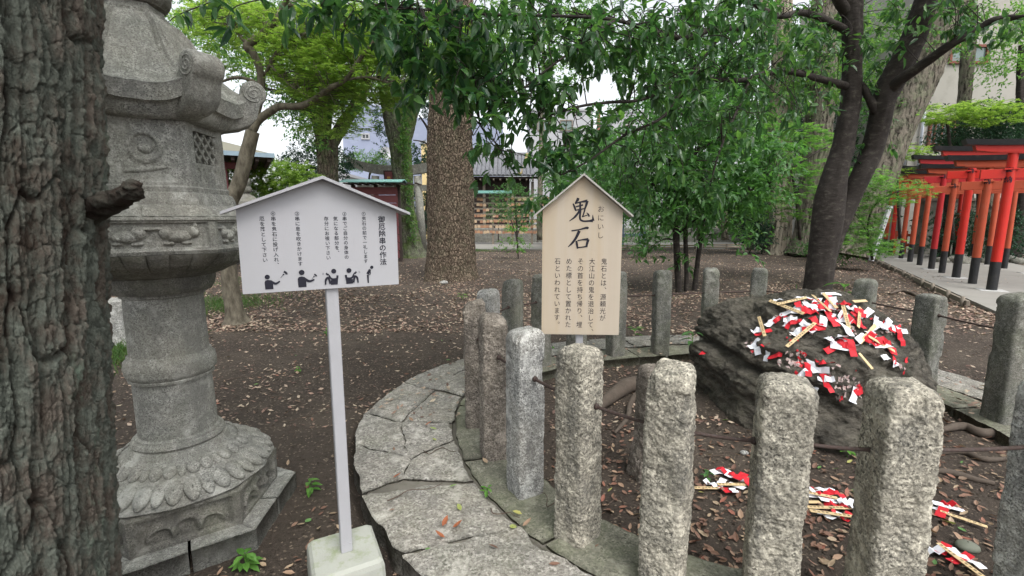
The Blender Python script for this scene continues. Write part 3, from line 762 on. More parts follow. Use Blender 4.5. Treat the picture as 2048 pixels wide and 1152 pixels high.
def d_lotus(PH, Z, P):
    # two rows of paired round petals with tongues between
    t = np.linspace(0, 1, Z.shape[0])[:, None] + 0 * Z
    def row(t0, t1, nn, off, amp):
        q = (PH * nn / (2 * math.pi) + off) % 3; s = np.clip((t - t0) / (t1 - t0), 0, 1)
        f = np.where(q < 2, (q % 1), (q - 2)); a = np.where(q < 2, 1.0, .5); on = ((t >= t0) & (t <= t1))
        lowend = np.clip((.42 - s) / .42, 0, 1)
        egg = np.sqrt(np.clip(1 - ((f - .5) * 2.08) ** 2 - lowend ** 2, 0, 1)) * (1 - np.clip((s - .42) / .58, 0, 1) ** 1.6)
        return amp * a * egg * on
    def row_old(t0, t1, nn, off, amp):
        q = (PH * nn / (2 * math.pi) + off) % 3; s = np.clip((t - t0) / (t1 - t0), 0, 1)
        f = np.where(q < 2, (q % 1), (q - 2)); lob = np.sqrt(np.clip(1 - ((f - .5) * 2.05) ** 2, 0, 1))
        env = np.sqrt(np.clip(1 - (2 * s - 1) ** 2, 0, 1)) * ((t >= t0) & (t <= t1))
        a = np.where(q < 2, 1.0, .45)
        env2 = np.where(q < 2, env, np.sin(math.pi * np.clip(s, 0, 1)) ** .5 * (1 - .3 * s))
        return amp * a * np.minimum(lob, 1) * env2
    d = row(.13, .56, 36, 0, .040) + row(.55, .80, 36, 1.5, .022)
    wave = .006 * np.cos(PH * 12) * sst(.14, .02, t)
    return d * .75 + wave, d * .55
def d_rim(PH, Z, P):
    w = np.cos(PH * 12); return .008 * w * sst(.32, .285, Z), .003 * w * sst(.32, .285, Z)
lathe_part('lotus_base', [(.272, .30, .5), (.275, .385, .2), (.284, .392, .15), (.296, .385, .1), (.305, .365, .05), (.35, .325, 0), (.372, .292, 0), (.376, .28, 0), (.40, .252, 0), (.412, .230, 0), (.420, .208, 0), (.446, .196, 0), (.456, .16, 0)], M['lantern'], lan, d_rim, n=480, dz=.005)
def ellip(nm, mat, parent, mesh=None, ax=(1, 1, 1), seg=(14, 9)):
    th = np.arange(seg[0]) / seg[0] * 2 * math.pi; ph = np.linspace(-1.5, 1.5, seg[1])
    V = np.stack([np.cos(ph)[:, None] * np.cos(th), np.cos(ph)[:, None] * np.sin(th), np.repeat(np.sin(ph)[:, None], seg[0], 1)], -1).reshape(-1, 3)
    V[:, 1] *= 1 - .22 * V[:, 0]; V[:, 2] *= 1 + .15 * V[:, 0]      # fuller at the hanging end
    return make_mesh(nm, V * np.array(ax), gridF(seg[1], seg[0], True), mat, True)
from mathutils import Matrix
for row, (R_, z_, sl, axp, axt, nn_, off_) in enumerate([(.343, .332, math.radians(58), (.060, .034, .021), (.055, .026, .013), 12, 0.0), (.264, .392, math.radians(50), (.034, .027, .016), (.032, .018, .010), 12, .5)]):
    mp = ellip('petal', M['lantern'], None, ax=axp); mt_ = ellip('petal_tongue', M['lantern'], None, ax=axt)
    for k_ in range(nn_):
        for j_, da in enumerate((-.185, .185, .5)):
            a = HROT + (k_ + .5 * (row == 0) * 0 + off_ + da) / nn_ * 2 * math.pi
            er = Vector((math.cos(a), math.sin(a), 0)); et = Vector((-math.sin(a), math.cos(a), 0)); dn = (er * math.sin(sl) - Vector((0, 0, 1)) * math.cos(sl)).normalized(); nn3 = dn.cross(et) * -1
            if nn3.z < 0: nn3 = -nn3
            Mx = Matrix.Identity(4); 
            for r in range(3): Mx[r][0] = dn[r]; Mx[r][1] = et[r]; Mx[r][2] = nn3[r]; Mx[r][3] = (er * R_ + Vector((0, 0, z_)))[r]
            o = bpy.data.objects.new('petal', mp if j_ < 2 else mt_); COL.objects.link(o); o.parent = lan; o.matrix_basis = Mx
lathe_part('shaft', [(.445, 0.143, 0), (.447, 0.181, 0), (.462, 0.190, 0), (.478, 0.185, 0), (.482, 0.174, 0), (.492, 0.172, 0), (.498, 0.160, 0), (.758, 0.157, 0), (.760, 0.169, 0), (.770, 0.171, 0), (.774, 0.168, 0), (.790, 0.180, 0), (.822, 0.184, 0), (.852, 0.179, 0), (.862, 0.170, 0), (.866, 0.167, 0), (.876, 0.165, 0), (.880, 0.156, 0), (1.145, 0.155, 0), (1.15, 0.165, 0), (1.17, 0.168, 0), (1.175, 0.160, 0)], M['lantern'], lan, None, n=300, dz=.01, amp=.0012)
def d_bowl(PH, Z, P):
    t = np.linspace(0, 1, Z.shape[0])[:, None] + 0 * Z
    q = (PH * 30 / (2 * math.pi)) % 3; f = np.where(q < 2, q % 1, q - 2)
    lob = np.sqrt(np.clip(1 - ((f - .5) * 2.02) ** 2, 0, 1)); s = np.clip((t - .42) / .42, 0, 1)
    return .022 * lob * np.where(q < 2, 1, .4) * np.sqrt(np.clip(1 - (2 * s - 1) ** 2, 0, 1)) * ((t > .42) & (t < .84)), 0 * Z
lathe_part('platform_bowl', [(1.165, .15, 0), (1.168, .192, 0), (1.19, .205, 0), (1.225, .214, 0), (1.24, .212, 0), (1.25, .25, .1), (1.30, .35, .5), (1.335, .40, .9), (1.35, .415, 1), (1.352, .3, 1)], M['lantern_dark'], lan, d_bowl, n=720, dz=.005)
def relief(u, v, blobs):
    r = 0 * u
    for cx, cz, sx, sz, rot, a in blobs:
        du, dv = u - cx, v - cz; c_, s_ = math.cos(rot), math.sin(rot)
        x, y = (du * c_ + dv * s_) / sx, (-du * s_ + dv * c_) / sz
        r = np.maximum(r, a * np.sqrt(np.clip(1 - x * x - y * y, 0, 1)))
    return r
BEAST_A = [(.30, .022, .028, .022, 0, 1.), (.25, .006, .018, .014, .6, .9), (-.02, .0, .16, .025, .12, 1.), (-.22, .012, .07, .022, -.3, .9), (-.34, .02, .08, .008, .1, .6), (.12, -.02, .05, .010, .5, .7), (-.15, -.022, .06, .010, -.4, .7)]
def beast(k):
    rs = np.random.default_rng(k); f = 1 if k % 2 else -1
    L = []
    for ox in (-.42, .40):
        f = -f
        L += [(ox + f * .24, .012, .10, .024, .2, 1.), (ox, -.004, .22, .024, -.12 * f, 1.), (ox - f * .20, .010, .12, .026, .3 * f, .95), (ox - f * .34, .026, .14, .007, .12, .7), (ox + f * .12, -.030, .09, .008, .06, .8), (ox - f * .16, -.032, .10, .008, -.06, .8), (ox + f * .28, .038, .035, .012, 0, .8)]
    return L
def d_band(PH, Z, P):
    u, fi = face_u(PH)
    zc = (Z - 1.428)
    inside = sst(.90, .86, np.abs(u)) * sst(.052, .047, np.abs(zc))
    dr = -.012 * inside
    for k in range(6):
        m = (fi == k)
        rel = relief(u * 1.0, zc, [(a, b, c, d, r * .0, e_) for a, b, c, d, r, e_ in beast(k)])
        rel = rel * (1 + .25 * fbm(u * 14, Z * 60, k, 71, 3))
        dr = dr + m * inside * .021 * rel
    t = (Z - 1.497) / .05
    q = (PH * 42 / (2 * math.pi)); lob = np.sqrt(np.clip(1 - (((q % 1) - .5) * 2) ** 2, 0, 1))
    dr = dr + .010 * lob * ((t > .15) & (t < .95))
    return dr, 0 * Z
lathe_part('platform', [(1.350, .30, 1), (1.352, .418, 1), (1.366, .425, 1), (1.372, .42, 1), (1.484, .42, 1), (1.490, .428, 1), (1.500, .425, 1), (1.508, .395, .9), (1.535, .36, .7), (1.552, .335, .8), (1.556, .25, 1)], M['lantern'], lan, d_band, n=900, dz=.0035)
def d_box(PH, Z, P):
    u, fi = face_u(PH); au = np.abs(u); dr = 0 * Z
    body = (Z > 1.62) & (Z < 1.905)
    main = (fi == 5) | (fi == 2)
    fr = sst(.88, .83, au) * sst(1.645, 1.652, Z) * sst(1.885, 1.878, Z)
    dr = dr - .004 * fr * main
    rr = np.hypot(u * .155, Z - 1.785)
    disc = main * (.010 * np.exp(-((rr - .055) / .012) ** 2) + .014 * np.sqrt(np.clip(1 - (np.hypot(u * .155 - .004, (Z - 1.778) * 1.3) / .028) ** 2, 0, 1)) - .006 * (rr < .045))
    cl = relief(u * .155, Z - 1.69, [(-.03, 0, .055, .010, .12, 1.), (.03, .008, .05, .008, .2, 1.), (.0, .03, .02, .006, 0, .5)])
    dr = dr + disc + main * .008 * cl
    win = ~main & (fi % 3 != 2)
    ww = sst(.66, .61, au) * sst(1.735, 1.741, Z) * sst(1.868, 1.862, Z)
    dr = dr - .045 * win * ww
    fl = sst(.7, .65, au) * sst(1.650, 1.656, Z) * sst(1.712, 1.706, Z)
    dr = dr - win * fl * .006 * (np.sin(u * 20) > 0)
    # steps under the box
    return dr, 0 * Z
lathe_part('fire_box', [(1.552, 0.237, 1), (1.553, 0.328, 1), (1.575, 0.325, 1), (1.60, 0.314, 1), (1.606, 0.299, 1), (1.625, 0.302, 1), (1.632, 0.294, 1), (1.90, 0.290, 1), (1.905, 0.314, 1), (1.925, 0.323, 1), (1.93, 0.190, 1)], M['lantern'], lan, d_box, n=900, dz=.0035)
# lattices in the windows
for i in (0, 1, 3, 4):
    a = HROT + (i + .5) * math.pi / 3; n = np.array([math.cos(a), math.sin(a), 0]); t = np.array([-math.sin(a), math.cos(a), 0])
    c = n * .290 * math.cos(math.pi / 6) + np.array([0, 0, 1.801]); g = Geo()
    R = np.stack([t, np.array([0, 0, 1.]), n], 1)
    hw, hh = .091, .064
    for s in (-1, 1):
        for k in range(-3, 4):
            # diagonal bars clipped to the opening
            pts = []
            off = k * .055
            for tt in np.linspace(-.2, .2, 161):
                x, y = tt + off, s * tt
                if abs(x) <= hw and abs(y) <= hh: pts.append((x, y))
            if len(pts) > 3:
                p0, p1 = np.array(pts[0]), np.array(pts[-1]); m = (p0 + p1) / 2; L = np.linalg.norm(p1 - p0)
                an = math.atan2(p1[1] - p0[1], p1[0] - p0[0]); r2 = np.array([[math.cos(an), -math.sin(an), 0], [math.sin(an), math.cos(an), 0], [0, 0, 1]])
                g.box(c + t * m[0] + np.array([0, 0, m[1]]) - n * (.010 + .002 * s), (L, .012, .014), R=R @ r2, ch=.002)
    g.build('window_lattice', M['lantern'], lan)
# roof
def roof_mesh():
    n = 900; phi = np.arange(n) / n * 2 * math.pi
    k = np.abs(((phi - HROT + math.pi / 6) % (math.pi / 3)) - math.pi / 6)      # angle from the nearest corner
    prof = [(0.0, 2.345, .115, .9), (.12, 2.335, .15, .9), (.3, 2.285, .195, 1), (.5, 2.20, .243, 1), (.7, 2.10, .305, 1), (.86, 2.038, .366, 1), (.99, 2.012, .411, 1), (1.0, 2.010, .414, 1), (1.001, 2.009, .4142, 1),
            (1.02, 1.98, .408, 1), (1.03, 1.949, .402, 1), (1.031, 1.948, .4015, 1), (1.06, 1.940, .375, 1), (1.2, 1.912, .355, 1), (1.35, 1.893, .318, 1), (1.4, 1.895, .20, 1)]
    rows = spline(np.array(prof), 9)
    t = rows[:, 0:1]; Z = np.repeat(rows[:, 1:2], n, 1); w = np.clip(rows[:, 3:4], 0, 1)
    R = rows[:, 2:3] * (1 - w + w * hexf(phi)[None])
    K = k[None]
    edge = sst(.45, 1.0, t) * sst(1.45, 1.05, t)
    lift = np.exp(-(K / .20) ** 2)
    Z = Z + .050 * lift * edge
    R = R * (1 + .06 * lift * edge)
    # hip ridges and grooves
    top = sst(.05, .15, t) * sst(1.0, .92, t)
    R = R + .014 * sst(.125, .10, K) * top - .009 * np.exp(-((K - .155) / .018) ** 2) * top - .006 * np.exp(-((K - .05) / .014) ** 2) * top
    Z = Z - .004 * (np.cos(phi * 36)[None] > .7) * top * (K > .14) * 0
    x, y = R * np.cos(phi), R * np.sin(phi)
    d = .003 * fbm(x * 20, y * 20, Z * 20, 81, 4, .6); R = R + d
    V = np.stack([R * np.cos(phi)[None], R * np.sin(phi)[None], Z + d], -1).reshape(-1, 3)
    m = make_mesh('roof', V, gridF(len(rows), n, True), M['lantern']); m.set_sharp_from_angle(angle=math.radians(40)); return link('roof', m, lan)
roof = roof_mesh()
for i in range(6):
    a = HROT + i * math.pi / 3; er = np.array([math.cos(a), math.sin(a), 0]); et = np.array([-math.sin(a), math.cos(a), 0])
    cx, cz, rr = .487, 2.088, .056
    out = [(.30, 2.045), (.36, 2.035), (.405, 2.055), (.435, 2.085)]
    for q in np.linspace(math.radians(150), math.radians(-60), 20): out.append((cx + rr * math.cos(q), cz + rr * math.sin(q)))
    out += [(.508, 2.02), (.495, 1.975), (.465, 1.938), (.42, 1.915), (.36, 1.90), (.30, 1.91)]
    out = np.array(out); out[:, 0] -= .052; ctr = out.mean(0); cx -= .052
    lay = [(-.062, .80), (-.060, .90), (-.054, .97), (-.042, 1.0), (-.02, 1.015), (.02, 1.015), (.042, 1.0), (.054, .97), (.060, .90), (.062, .80)]
    V = []; 
    for w_, s_ in lay:
        p = ctr + (out - ctr) * 1.0
        # inset by moving towards a spine instead of the centroid
        spine = np.array([[.30 + .14 * np.clip((q[0] - .248) / .2, 0, 1), 1.97 + .115 * np.clip((q[0] - .248) / .19, 0, 1) * (q[1] > 2.0)] for q in out])
        p = spine + (out - spine) * (s_ if s_ < 1 else s_)
        taper = 1.0
        V.append(er[None] * p[:, 0:1] + et[None] * w_ * (0.62 + .38 * np.clip((p[:, 0:1] - .248) / .15, 0, 1)) + np.array([0, 0, 1.0])[None] * p[:, 1:2])
    V = np.array(V); nn = len(out); g = Geo()
    V2 = V.reshape(-1, 3); dd = .003 * fbm(V2[:, 0] * 25, V2[:, 1] * 25, V2[:, 2] * 25, 83, 3); V2 = V2 + dd[:, None] * np.array([0.5, 0.5, 1])
    g.add(V2, [gridF(len(lay), nn, True), np.arange(nn)[None, ::-1], (np.arange(nn) + (len(lay) - 1) * nn)[None]])
    o = g.build('roof_scroll', M['lantern'], lan, True, auto=60)
    g = Geo()
    for s in (-1, 1):
        q = np.linspace(0, 4.6 * math.pi, 70); r_ = .046 * (1 - q / (5.2 * math.pi))
        pts = er[None] * (cx + r_ * np.cos(q + 2.6))[:, None] + np.array([0, 0, 1.])[None] * (cz + r_ * np.sin(q + 2.6))[:, None] + et[None] * s * .0605
        g.tube(pts, .0042, 5); g.build('spiral', M['lantern'], o, True); g = Geo()
lathe_part('roof_neck', [(2.33, 0.090, 1), (2.332, 0.135, 1), (2.355, 0.135, 1), (2.36, 0.122, 1), (2.385, 0.115, 1), (2.39, 0.090, 1)], M['lantern'], lan, None, n=120, dz=.01)
def d_jewel(PH, Z, P):
    q = (PH * 8 / (2 * math.pi)); lob = np.sqrt(np.clip(1 - (((q % 1) - .5) * 2) ** 2, 0, 1))
    return .012 * lob * ((Z > 2.40) & (Z < 2.475)) + .004 * fbm(PH * 6, Z * 60, 0, 85, 3), 0 * Z
lathe_part('jewel', [(2.385, 0.092, 0), (2.39, 0.120, 0), (2.42, 0.136, 0), (2.46, 0.138, 0), (2.48, 0.129, 0), (2.49, 0.110, 0), (2.52, 0.120, 0), (2.57, 0.115, 0), (2.63, 0.074, 0), (2.68, 0.028, 0), (2.71, 0.005, 0)], M['lantern_dark'], lan, d_jewel, n=240, dz=.006)

# ================================================================== SIGNS
_tc = bpy.data.curves.new('measure', 'FONT'); _to = bpy.data.objects.new('measure', _tc); COL.objects.link(_to); _cache = {}
_tc.resolution_u = 3
def glyph(ch, bold=0.0):
    if (ch, bold) in _cache: return _cache[(ch, bold)]
    _tc.body = ch; _tc.offset = bold
    dg = bpy.context.evaluated_depsgraph_get(); dg.update()
    m = bpy.data.meshes.new_from_object(_to.evaluated_get(dg))
    V = np.zeros(len(m.vertices) * 3); m.vertices.foreach_get('co', V); V = V.reshape(-1, 3)
    F = {}
    for p in m.polygons: F.setdefault(len(p.vertices), []).append(list(p.vertices))
    bpy.data.meshes.remove(m)
    _cache[(ch, bold)] = (V, [np.array(f) for f in F.values()]); return _cache[(ch, bold)]
def column(g, text, x, ztop, size, pitch, M_, bold=0.0, lift=0.0012, punct='、。', slim=1.0):
    """vertical Japanese column; x = centre, M_ maps (u, v, lift) on the board to place"""
    z = ztop
    for ch in text:
        if ch == ' ': z -= pitch * .35; continue
        V, F = glyph(ch, bold); cx = x - size * .5 * slim; cz = z - size * .86
        P = V.copy(); 
        if ch in punct: cx += size * .58; cz += size * .55
        uvw = np.stack([cx + P[:, 0] * size * slim, cz + P[:, 1] * size, np.full(len(P), lift)], -1)
        g.add(M_(uvw), F); z -= pitch
def board_map(c, yaw):     # board centre; u to the right, v up, w out towards the reader
    cu = np.array([math.cos(yaw), math.sin(yaw), 0]); cw = np.array([math.sin(yaw), -math.cos(yaw), 0]); cv = np.array([0, 0, 1.])
    return (lambda p: np.asarray(c) + p[..., 0:1] * cu + p[..., 1:2] * cv + p[..., 2:3] * cw), cu, cv, cw
def stroke_poly(pts, w):
    P = np.asarray(pts, float); P = spline(P, 6) if len(P) > 2 else P; W = np.interp(np.linspace(0, 1, len(P)), np.linspace(0, 1, len(w)), w) / 2
    T = np.gradient(P, axis=0); T /= np.linalg.norm(T, axis=1)[:, None] + 1e-9; N = np.stack([-T[:, 1], T[:, 0]], 1)
    V = np.empty((len(P) * 2, 2)); V[0::2] = P + N * W[:, None]; V[1::2] = P - N * W[:, None]
    j = np.arange(len(P) - 1) * 2
    return V, np.stack([j, j + 1, j + 3, j + 2], 1)

def disc2(cx, cy, r, n=24): 
    a = np.arange(n) / n * 2 * math.pi; return np.stack([cx + r * np.cos(a), cy + r * np.sin(a)], 1)

# ---- white instruction sign
W1, yaw1 = 0.548, math.radians(27.5)
c1 = np.array([-0.700, 1.752, 1.235])         # middle of the board's lower edge
M1, u1, v1, w1 = board_map(c1, yaw1)
sg = thing('sign', 'white roofed notice board on a square white post with five printed figures', 'sign', (c1[0], c1[1], 0))
def wp(o):   # world mesh kept, parent without moving it
    o.location = tuple(-np.array([o.parent.location.x, o.parent.location.y, o.parent.location.z])); return o
hw = W1 / 2; hs_, hp = 0.292, 0.402
g = Geo(); poly = [(-hw, 0), (hw, 0), (hw, hs_), (0.005, hp), (-hw, hs_)]
g.prism(poly, -0.014, 0.0, M1); wp(g.build('board', M['white'], sg))
def roof_boards(parent, Mf, hw_over, zs, zp, depth0, depth1, th, mat, xc=0.0):
    for s in (-1, 1):
        g = Geo(); ex, ez = s * hw_over, zs
        if s < 0: pr = [(xc, zp), (ex, ez), (ex, ez + th * 1.1), (xc, zp + th * 1.25)]
        else: pr = [(ex, ez), (xc, zp), (xc, zp + th * 1.25), (ex, ez + th * 1.1)]
        g.prism(pr, depth0, depth1, Mf); wp(g.build('eave_board', mat, parent))
roof_boards(sg, M1, 0.318, 0.276, 0.403, -0.075, 0.045, .0085, M['white_post'], .005)
g = Geo(); R1 = np.stack([u1, -w1, v1], 1)
pc = M1(np.array([[0.022, 0, -0.014 - .0225]]))[0]
g.box((pc[0], pc[1], (0.12 + 1.50) / 2), (0.045, 0.045, 1.38), ch=.003, R=R1); wp(g.build('post', M['white_post'], sg))
g = Geo()
for du in (-.012, .012):
    g = Geo(); g.tube(np.array([[pc[0], pc[1], .16]]) + np.array([w1 * .022, w1 * .0245]) + du * u1, .0035, 8); wp(g.build('bolt', M['white_post'], sg))
g = Geo(); fr = [(-.115, .0), (.115, .125)]
lo, hi = .130, .108
V = []
for z, s in ((-.10, .150), (.088, .142), (.108, .137), (.120, .124)):
    for ang in range(4):
        a = ang * math.pi / 2 + math.pi / 4
        for da in (-.05, .05): V.append([pc[0] - .008 + (u1[0] * math.cos(a + da) - w1[0] * math.sin(a + da)) * s * 1.32, pc[1] + (u1[1] * math.cos(a + da) - w1[1] * math.sin(a + da)) * s * 1.32, z])
g.add(np.array(V), [gridF(4, 8, True), (np.arange(8) + 24)[None]]); wp(g.build('footing', M['block'], sg))
g = Geo()
# positions measured on the board: x in metres from its middle, z from the lower edge
S = W1 / 317.0
def X1(px): return (px - 640) * S * 1.0
cols = [('御厄除串の作法', 766, .2720, .0272, .0276, .0035), ('①鬼石の前で一礼します', 727, .2880, .0168, .0181, .0006), ('②串でご自分の身体の', 686, .2880, .0168, .0181, .0006),
        ('気になる部分を、', 667, .2700, .0168, .0181, .0006), ('存分にお祓い下さい', 648, .2700, .0168, .0181, .0006), ('③串に息を吹きかけます', 591, .2880, .0168, .0181, .0006),
        ('④串を鬼石に投げ入れ、', 546, .2880, .0168, .0181, .0006), ('厄を落として下さい', 525, .2700, .0168, .0181, .0006)]
for t_, px, zt, sz, pt, bd in cols:
    g = Geo(); column(g, t_, X1(px) * .99, zt, sz, pt, M1, bold={.0035: .017, .0006: .006}[bd]); wp(g.build('lettering', M['ink'], sg))
# pictograms
def pict(g, Mf, shapes, ox, oz, s, flip=1):
    for sh in shapes:
        if sh[0] == 'd': P = disc2(sh[1], sh[2], sh[3]); F = [np.arange(len(P))[None]]
        elif sh[0] == 'p': P = np.array(sh[1], float); F = [np.arange(len(P))[None]]
        else: P, F = stroke_poly(sh[1], sh[2]); F = [F]
        P = P * [flip, 1]
        g.add(Mf(np.stack([ox + P[:, 0] * s, oz + P[:, 1] * s, np.full(len(P), .0012 + .00004 * len(P) % 7)], -1)), F)
g = Geo()
fan = [('s', [(0, 0), (.25, .3)], [.03, .05])] + [('p', [(.25 + .18 * math.cos(a) - .05, .3 + .18 * math.sin(a)), (.25 + .3 * math.cos(a), .3 + .3 * math.sin(a) + .05), (.25 + .3 * math.cos(a) + .07, .3 + .3 * math.sin(a) - .03), (.25 + .16 * math.cos(a) + .05, .3 + .16 * math.sin(a) - .04)]) for a in (.1, .5, .9, 1.3)] + [('d', .25, .3, .07, )]
toss = [('d', -.35, .62, .23), ('p', [(-.60, -.62), (-.62, .1), (-.55, .26), (-.35, .33), (.0, .28), (.12, .12), (.12, -.62)]), ('s', [(-.05, .15), (.35, -.08), (.75, .14)], [.24, .22, .13])]
blow = [('d', -.28, .85, .26), ('p', [(-.66, -.62), (-.68, .22), (-.58, .40), (-.30, .46), (-.02, .38), (.08, .2), (.08, -.62)]), ('s', [(-.1, .25), (.35, -.05), (.85, .08)], [.26, .24, .14])]
rub = [('d', -.05, .75, .24), ('s', [(-.38, .32), (-.30, .0), (.15, -.02), (.42, .32)], [.2, .2, .2, .13]), ('p', [(-.36, -.6), (-.42, .05), (-.1, -.14), (.3, -.14), (.28, -.6)]), ('s', [(.35, -.5), (.48, .12), (.72, -.05), (.78, -.55)], [.14, .2, .2, .12]), ('s', [(.3, .2), (.5, .52)], [.1, .1]), ('p', [(.42, .4), (.62, .66), (.72, .5), (.56, .34)])]
bow = [('d', .30, .80, .17), ('s', [(.12, .58), (-.16, .10)], [.24, .3]), ('s', [(.12, .5), (.12, .12), (.0, -.02)], [.1, .09, .07]), ('s', [(-.14, .02), (-.12, -.85)], [.2, .14])]
def PG(*a):
    g = Geo()
    for q in a: pict(g, M1, *q)
    wp(g.build('pictogram', M['ink'], sg))
PG((toss, X1(535), .034, .036)); PG((fan, X1(552), .050, .042))
PG((blow, X1(599), .035, .037)); PG((fan, X1(612), .040, .032))
sw = [('s', [(.0, -.1), (.08, .0), (.0, .12)], [.02, .02, .02]), ('s', [(.08, -.1), (.16, .0), (.08, .12)], [.02, .02, .02])]
PG((rub, X1(656), .037, .038, -1), (sw, X1(637), .057, .036, -1)); PG((rub, X1(690), .037, .038, 1), (sw, X1(709), .057, .036, 1)); PG((bow, X1(732), .044, .037))

# ---- wooden name sign
W2, yaw2 = 0.395, math.radians(-3.0)
c2 = np.array([0.350, 2.36, 0.905]); M2, u2, v2, w2 = board_map(c2, yaw2)
s2 = thing('sign', 'plain wooden roofed board on a grey post naming and explaining the boulder', 'sign', (c2[0], c2[1], 0))
hw = W2 / 2; hs2, hp2 = .632, .796
g = Geo(); g.prism([(-hw, 0), (hw, 0), (hw, hs2), (0, hp2), (-hw, hs2)], -.018, 0, M2); wp(g.build('board', M['board'], s2))
roof_boards(s2, M2, .243, .598, .798, -.07, .035, .008, M['eave'])
g = Geo(); pc2 = M2(np.array([[0.0, 0, -0.018 - .018]]))[0]; R2 = np.stack([u2, -w2, v2], 1)
g.box((pc2[0], pc2[1], .70), (.036, .036, 1.50), ch=.002, R=R2); wp(g.build('post', M['white_post'], s2))
S2 = W2 / 158.0
def X2(px): return (px - 1164) * S2
def Z2(py): return (664 - py) * S2
g = Geo()
column(g, 'おにいし', X2(1200), Z2(402), .0345, .0432, M2, bold=-.006)
body2 = [('鬼石とは、源頼光が', 1209, 506), ('大江山の鬼を退治して、', 1185, 506), ('その首を持ち帰り、埋', 1162, 506), ('めた標として置かれた', 1139, 506), ('石といわれています。', 1116, 506)]
wp(g.build('lettering', M['ink'], s2))
for t_, px, py in body2: g = Geo(); column(g, t_, X2(px), Z2(py), .0345, .0362, M2, bold=-.004, slim=.92); wp(g.build('lettering', M['ink'], s2))
# brushed title, strokes read off the photograph (zoom pixels -> board)
def T(p): return [((x - 620) / 9.6 * S2 + X2(1164.6), Z2(380 + y / 9.6)) for x, y in p]
k = S2 / 9.6
oni = [([(525, 70), (515, 105), (470, 165)], [50, 55, 20]), ([(430, 175), (460, 240), (485, 310)], [25, 40, 30]), ([(465, 175), (580, 145), (700, 125)], [25, 28, 55]), ([(700, 125), (680, 200), (650, 290)], [50, 45, 30]),
       ([(485, 235), (620, 200)], [26, 30]), ([(480, 300), (645, 270)], [24, 24]), ([(565, 160), (560, 290), (475, 420), (365, 505)], [36, 38, 40, 12]),
       ([(575, 290), (565, 420), (580, 480), (640, 505), (740, 502), (810, 495)], [38, 38, 36, 32, 34, 60]), ([(818, 500), (805, 385)], [50, 6]),
       ([(655, 290), (625, 395), (615, 420), (720, 385)], [30, 26, 24, 14]), ([(690, 345), (725, 380), (740, 420)], [12, 30, 30])]
ishi = [([(410, 690), (560, 665), (700, 630), (725, 650)], [26, 24, 42, 40]), ([(560, 690), (500, 820), (430, 920), (350, 998)], [58, 48, 42, 12]),
        ([(505, 880), (520, 950), (535, 1030)], [36, 42, 30]), ([(530, 878), (620, 858), (735, 850)], [22, 24, 52]), ([(735, 850), (715, 920), (700, 1000)], [50, 46, 40]), ([(530, 1010), (620, 1000), (710, 985)], [26, 24, 28])]
g = Geo()
for q, (pts, w) in enumerate(oni + ishi):
    P, F = stroke_poly(T(pts), [x * k for x in w])
    g.add(M2(np.stack([P[:, 0], P[:, 1], np.full(len(P), .0010 + .00006 * q)], -1)), F)
wp(g.build('title_lettering', M['ink'], s2))
bpy.data.objects.remove(_to)

# ================================================================== BOULDER
def build_rock():
    C = np.array([2.33, 3.72, 0.30])
    nu, nv = 420, 260
    th = np.arange(nu) / nu * 2 * math.pi; ph = np.linspace(-math.pi / 2 + .02, math.pi / 2 - .02, nv)
    D = np.stack([np.cos(ph)[:, None] * np.cos(th)[None], np.cos(ph)[:, None] * np.sin(th)[None], np.repeat(np.sin(ph)[:, None], nu, 1)], -1)
    ell = [((2.36, 3.72, .28), (.80, .78, .55)), ((2.30, 3.55, .42), (.58, .62, .45)), ((2.05, 3.50, .26), (.40, .50, .34)), ((2.04, 3.95, .46), (.38, .45, .34)), ((2.60, 3.85, .35), (.54, .55, .44)), ((2.2, 3.45, .0), (.62, .62, .35))]
    E = []
    for c, r in ell:
        r = np.array(r); o = (C - np.array(c)) / r; d = D / r
        A = (d ** 2).sum(-1); B = 2 * (d * o).sum(-1); Cc = (o ** 2).sum() - 1
        disc = B * B - 4 * A * Cc; E.append(np.where(disc > 0, (-B + np.sqrt(np.clip(disc, 0, None))) / (2 * A), 0))
    E = np.array(E); k = 16.0; R = np.log(np.exp(k * E).sum(0)) / k - .03
    P = C + D * R[..., None]
    x, y, z = P[..., 0], P[..., 1], P[..., 2]
    # slanting beds
    s = z * 1.0 + (x - 2.3) * .45 + .12 * fbm(x * 2, y * 2, z * 2, 91, 3)
    bed = fbm(s * 9, x * .8, y * .8, 92, 4, .62)
    lump = fbm(x * 1.7, y * 1.7, z * 1.7, 93, 3)
    rid = 1 - np.abs(fbm(x * 4 + bed * .3, y * 4, z * 5, 94, 4, .55)) * 2
    pit = fbm(x * 16, y * 16, z * 16, 95, 4, .65)
    R2 = R + .075 * lump + .045 * bed + .042 * rid + .026 * pit + .009 * fbm(x * 60, y * 60, z * 60, 96, 3, .7)
    # hollow between the upper left shoulder and the low lobe
    R2 = R2 - .10 * np.exp(-((s - .15) / .05) ** 2) * sst(2.2, 1.9, x)
    P = C + D * R2[..., None]
    P[..., 2] = np.maximum(P[..., 2], -.12)
    V = P.reshape(-1, 3); F = gridF(nv, nu, True)
    V = np.vstack([V, C + [0, 0, R2[-1].mean()]]); j = np.arange(nu); b = (nv - 1) * nu
    T = np.stack([b + j, b + (j + 1) % nu, np.full(nu, nv * nu)], 1)
    o = tag(link('boulder', make_mesh('boulder', V, [F, T], M['rock'])), 'large dark layered boulder inside the stone ring, strewn with paper', 'boulder')
    return V, [F, T]
RV, RF = build_rock()
rock_bvh = BVHTree.FromPolygons([tuple(v) for v in RV], [tuple(f) for f in RF[0]] + [tuple(f) for f in RF[1]])
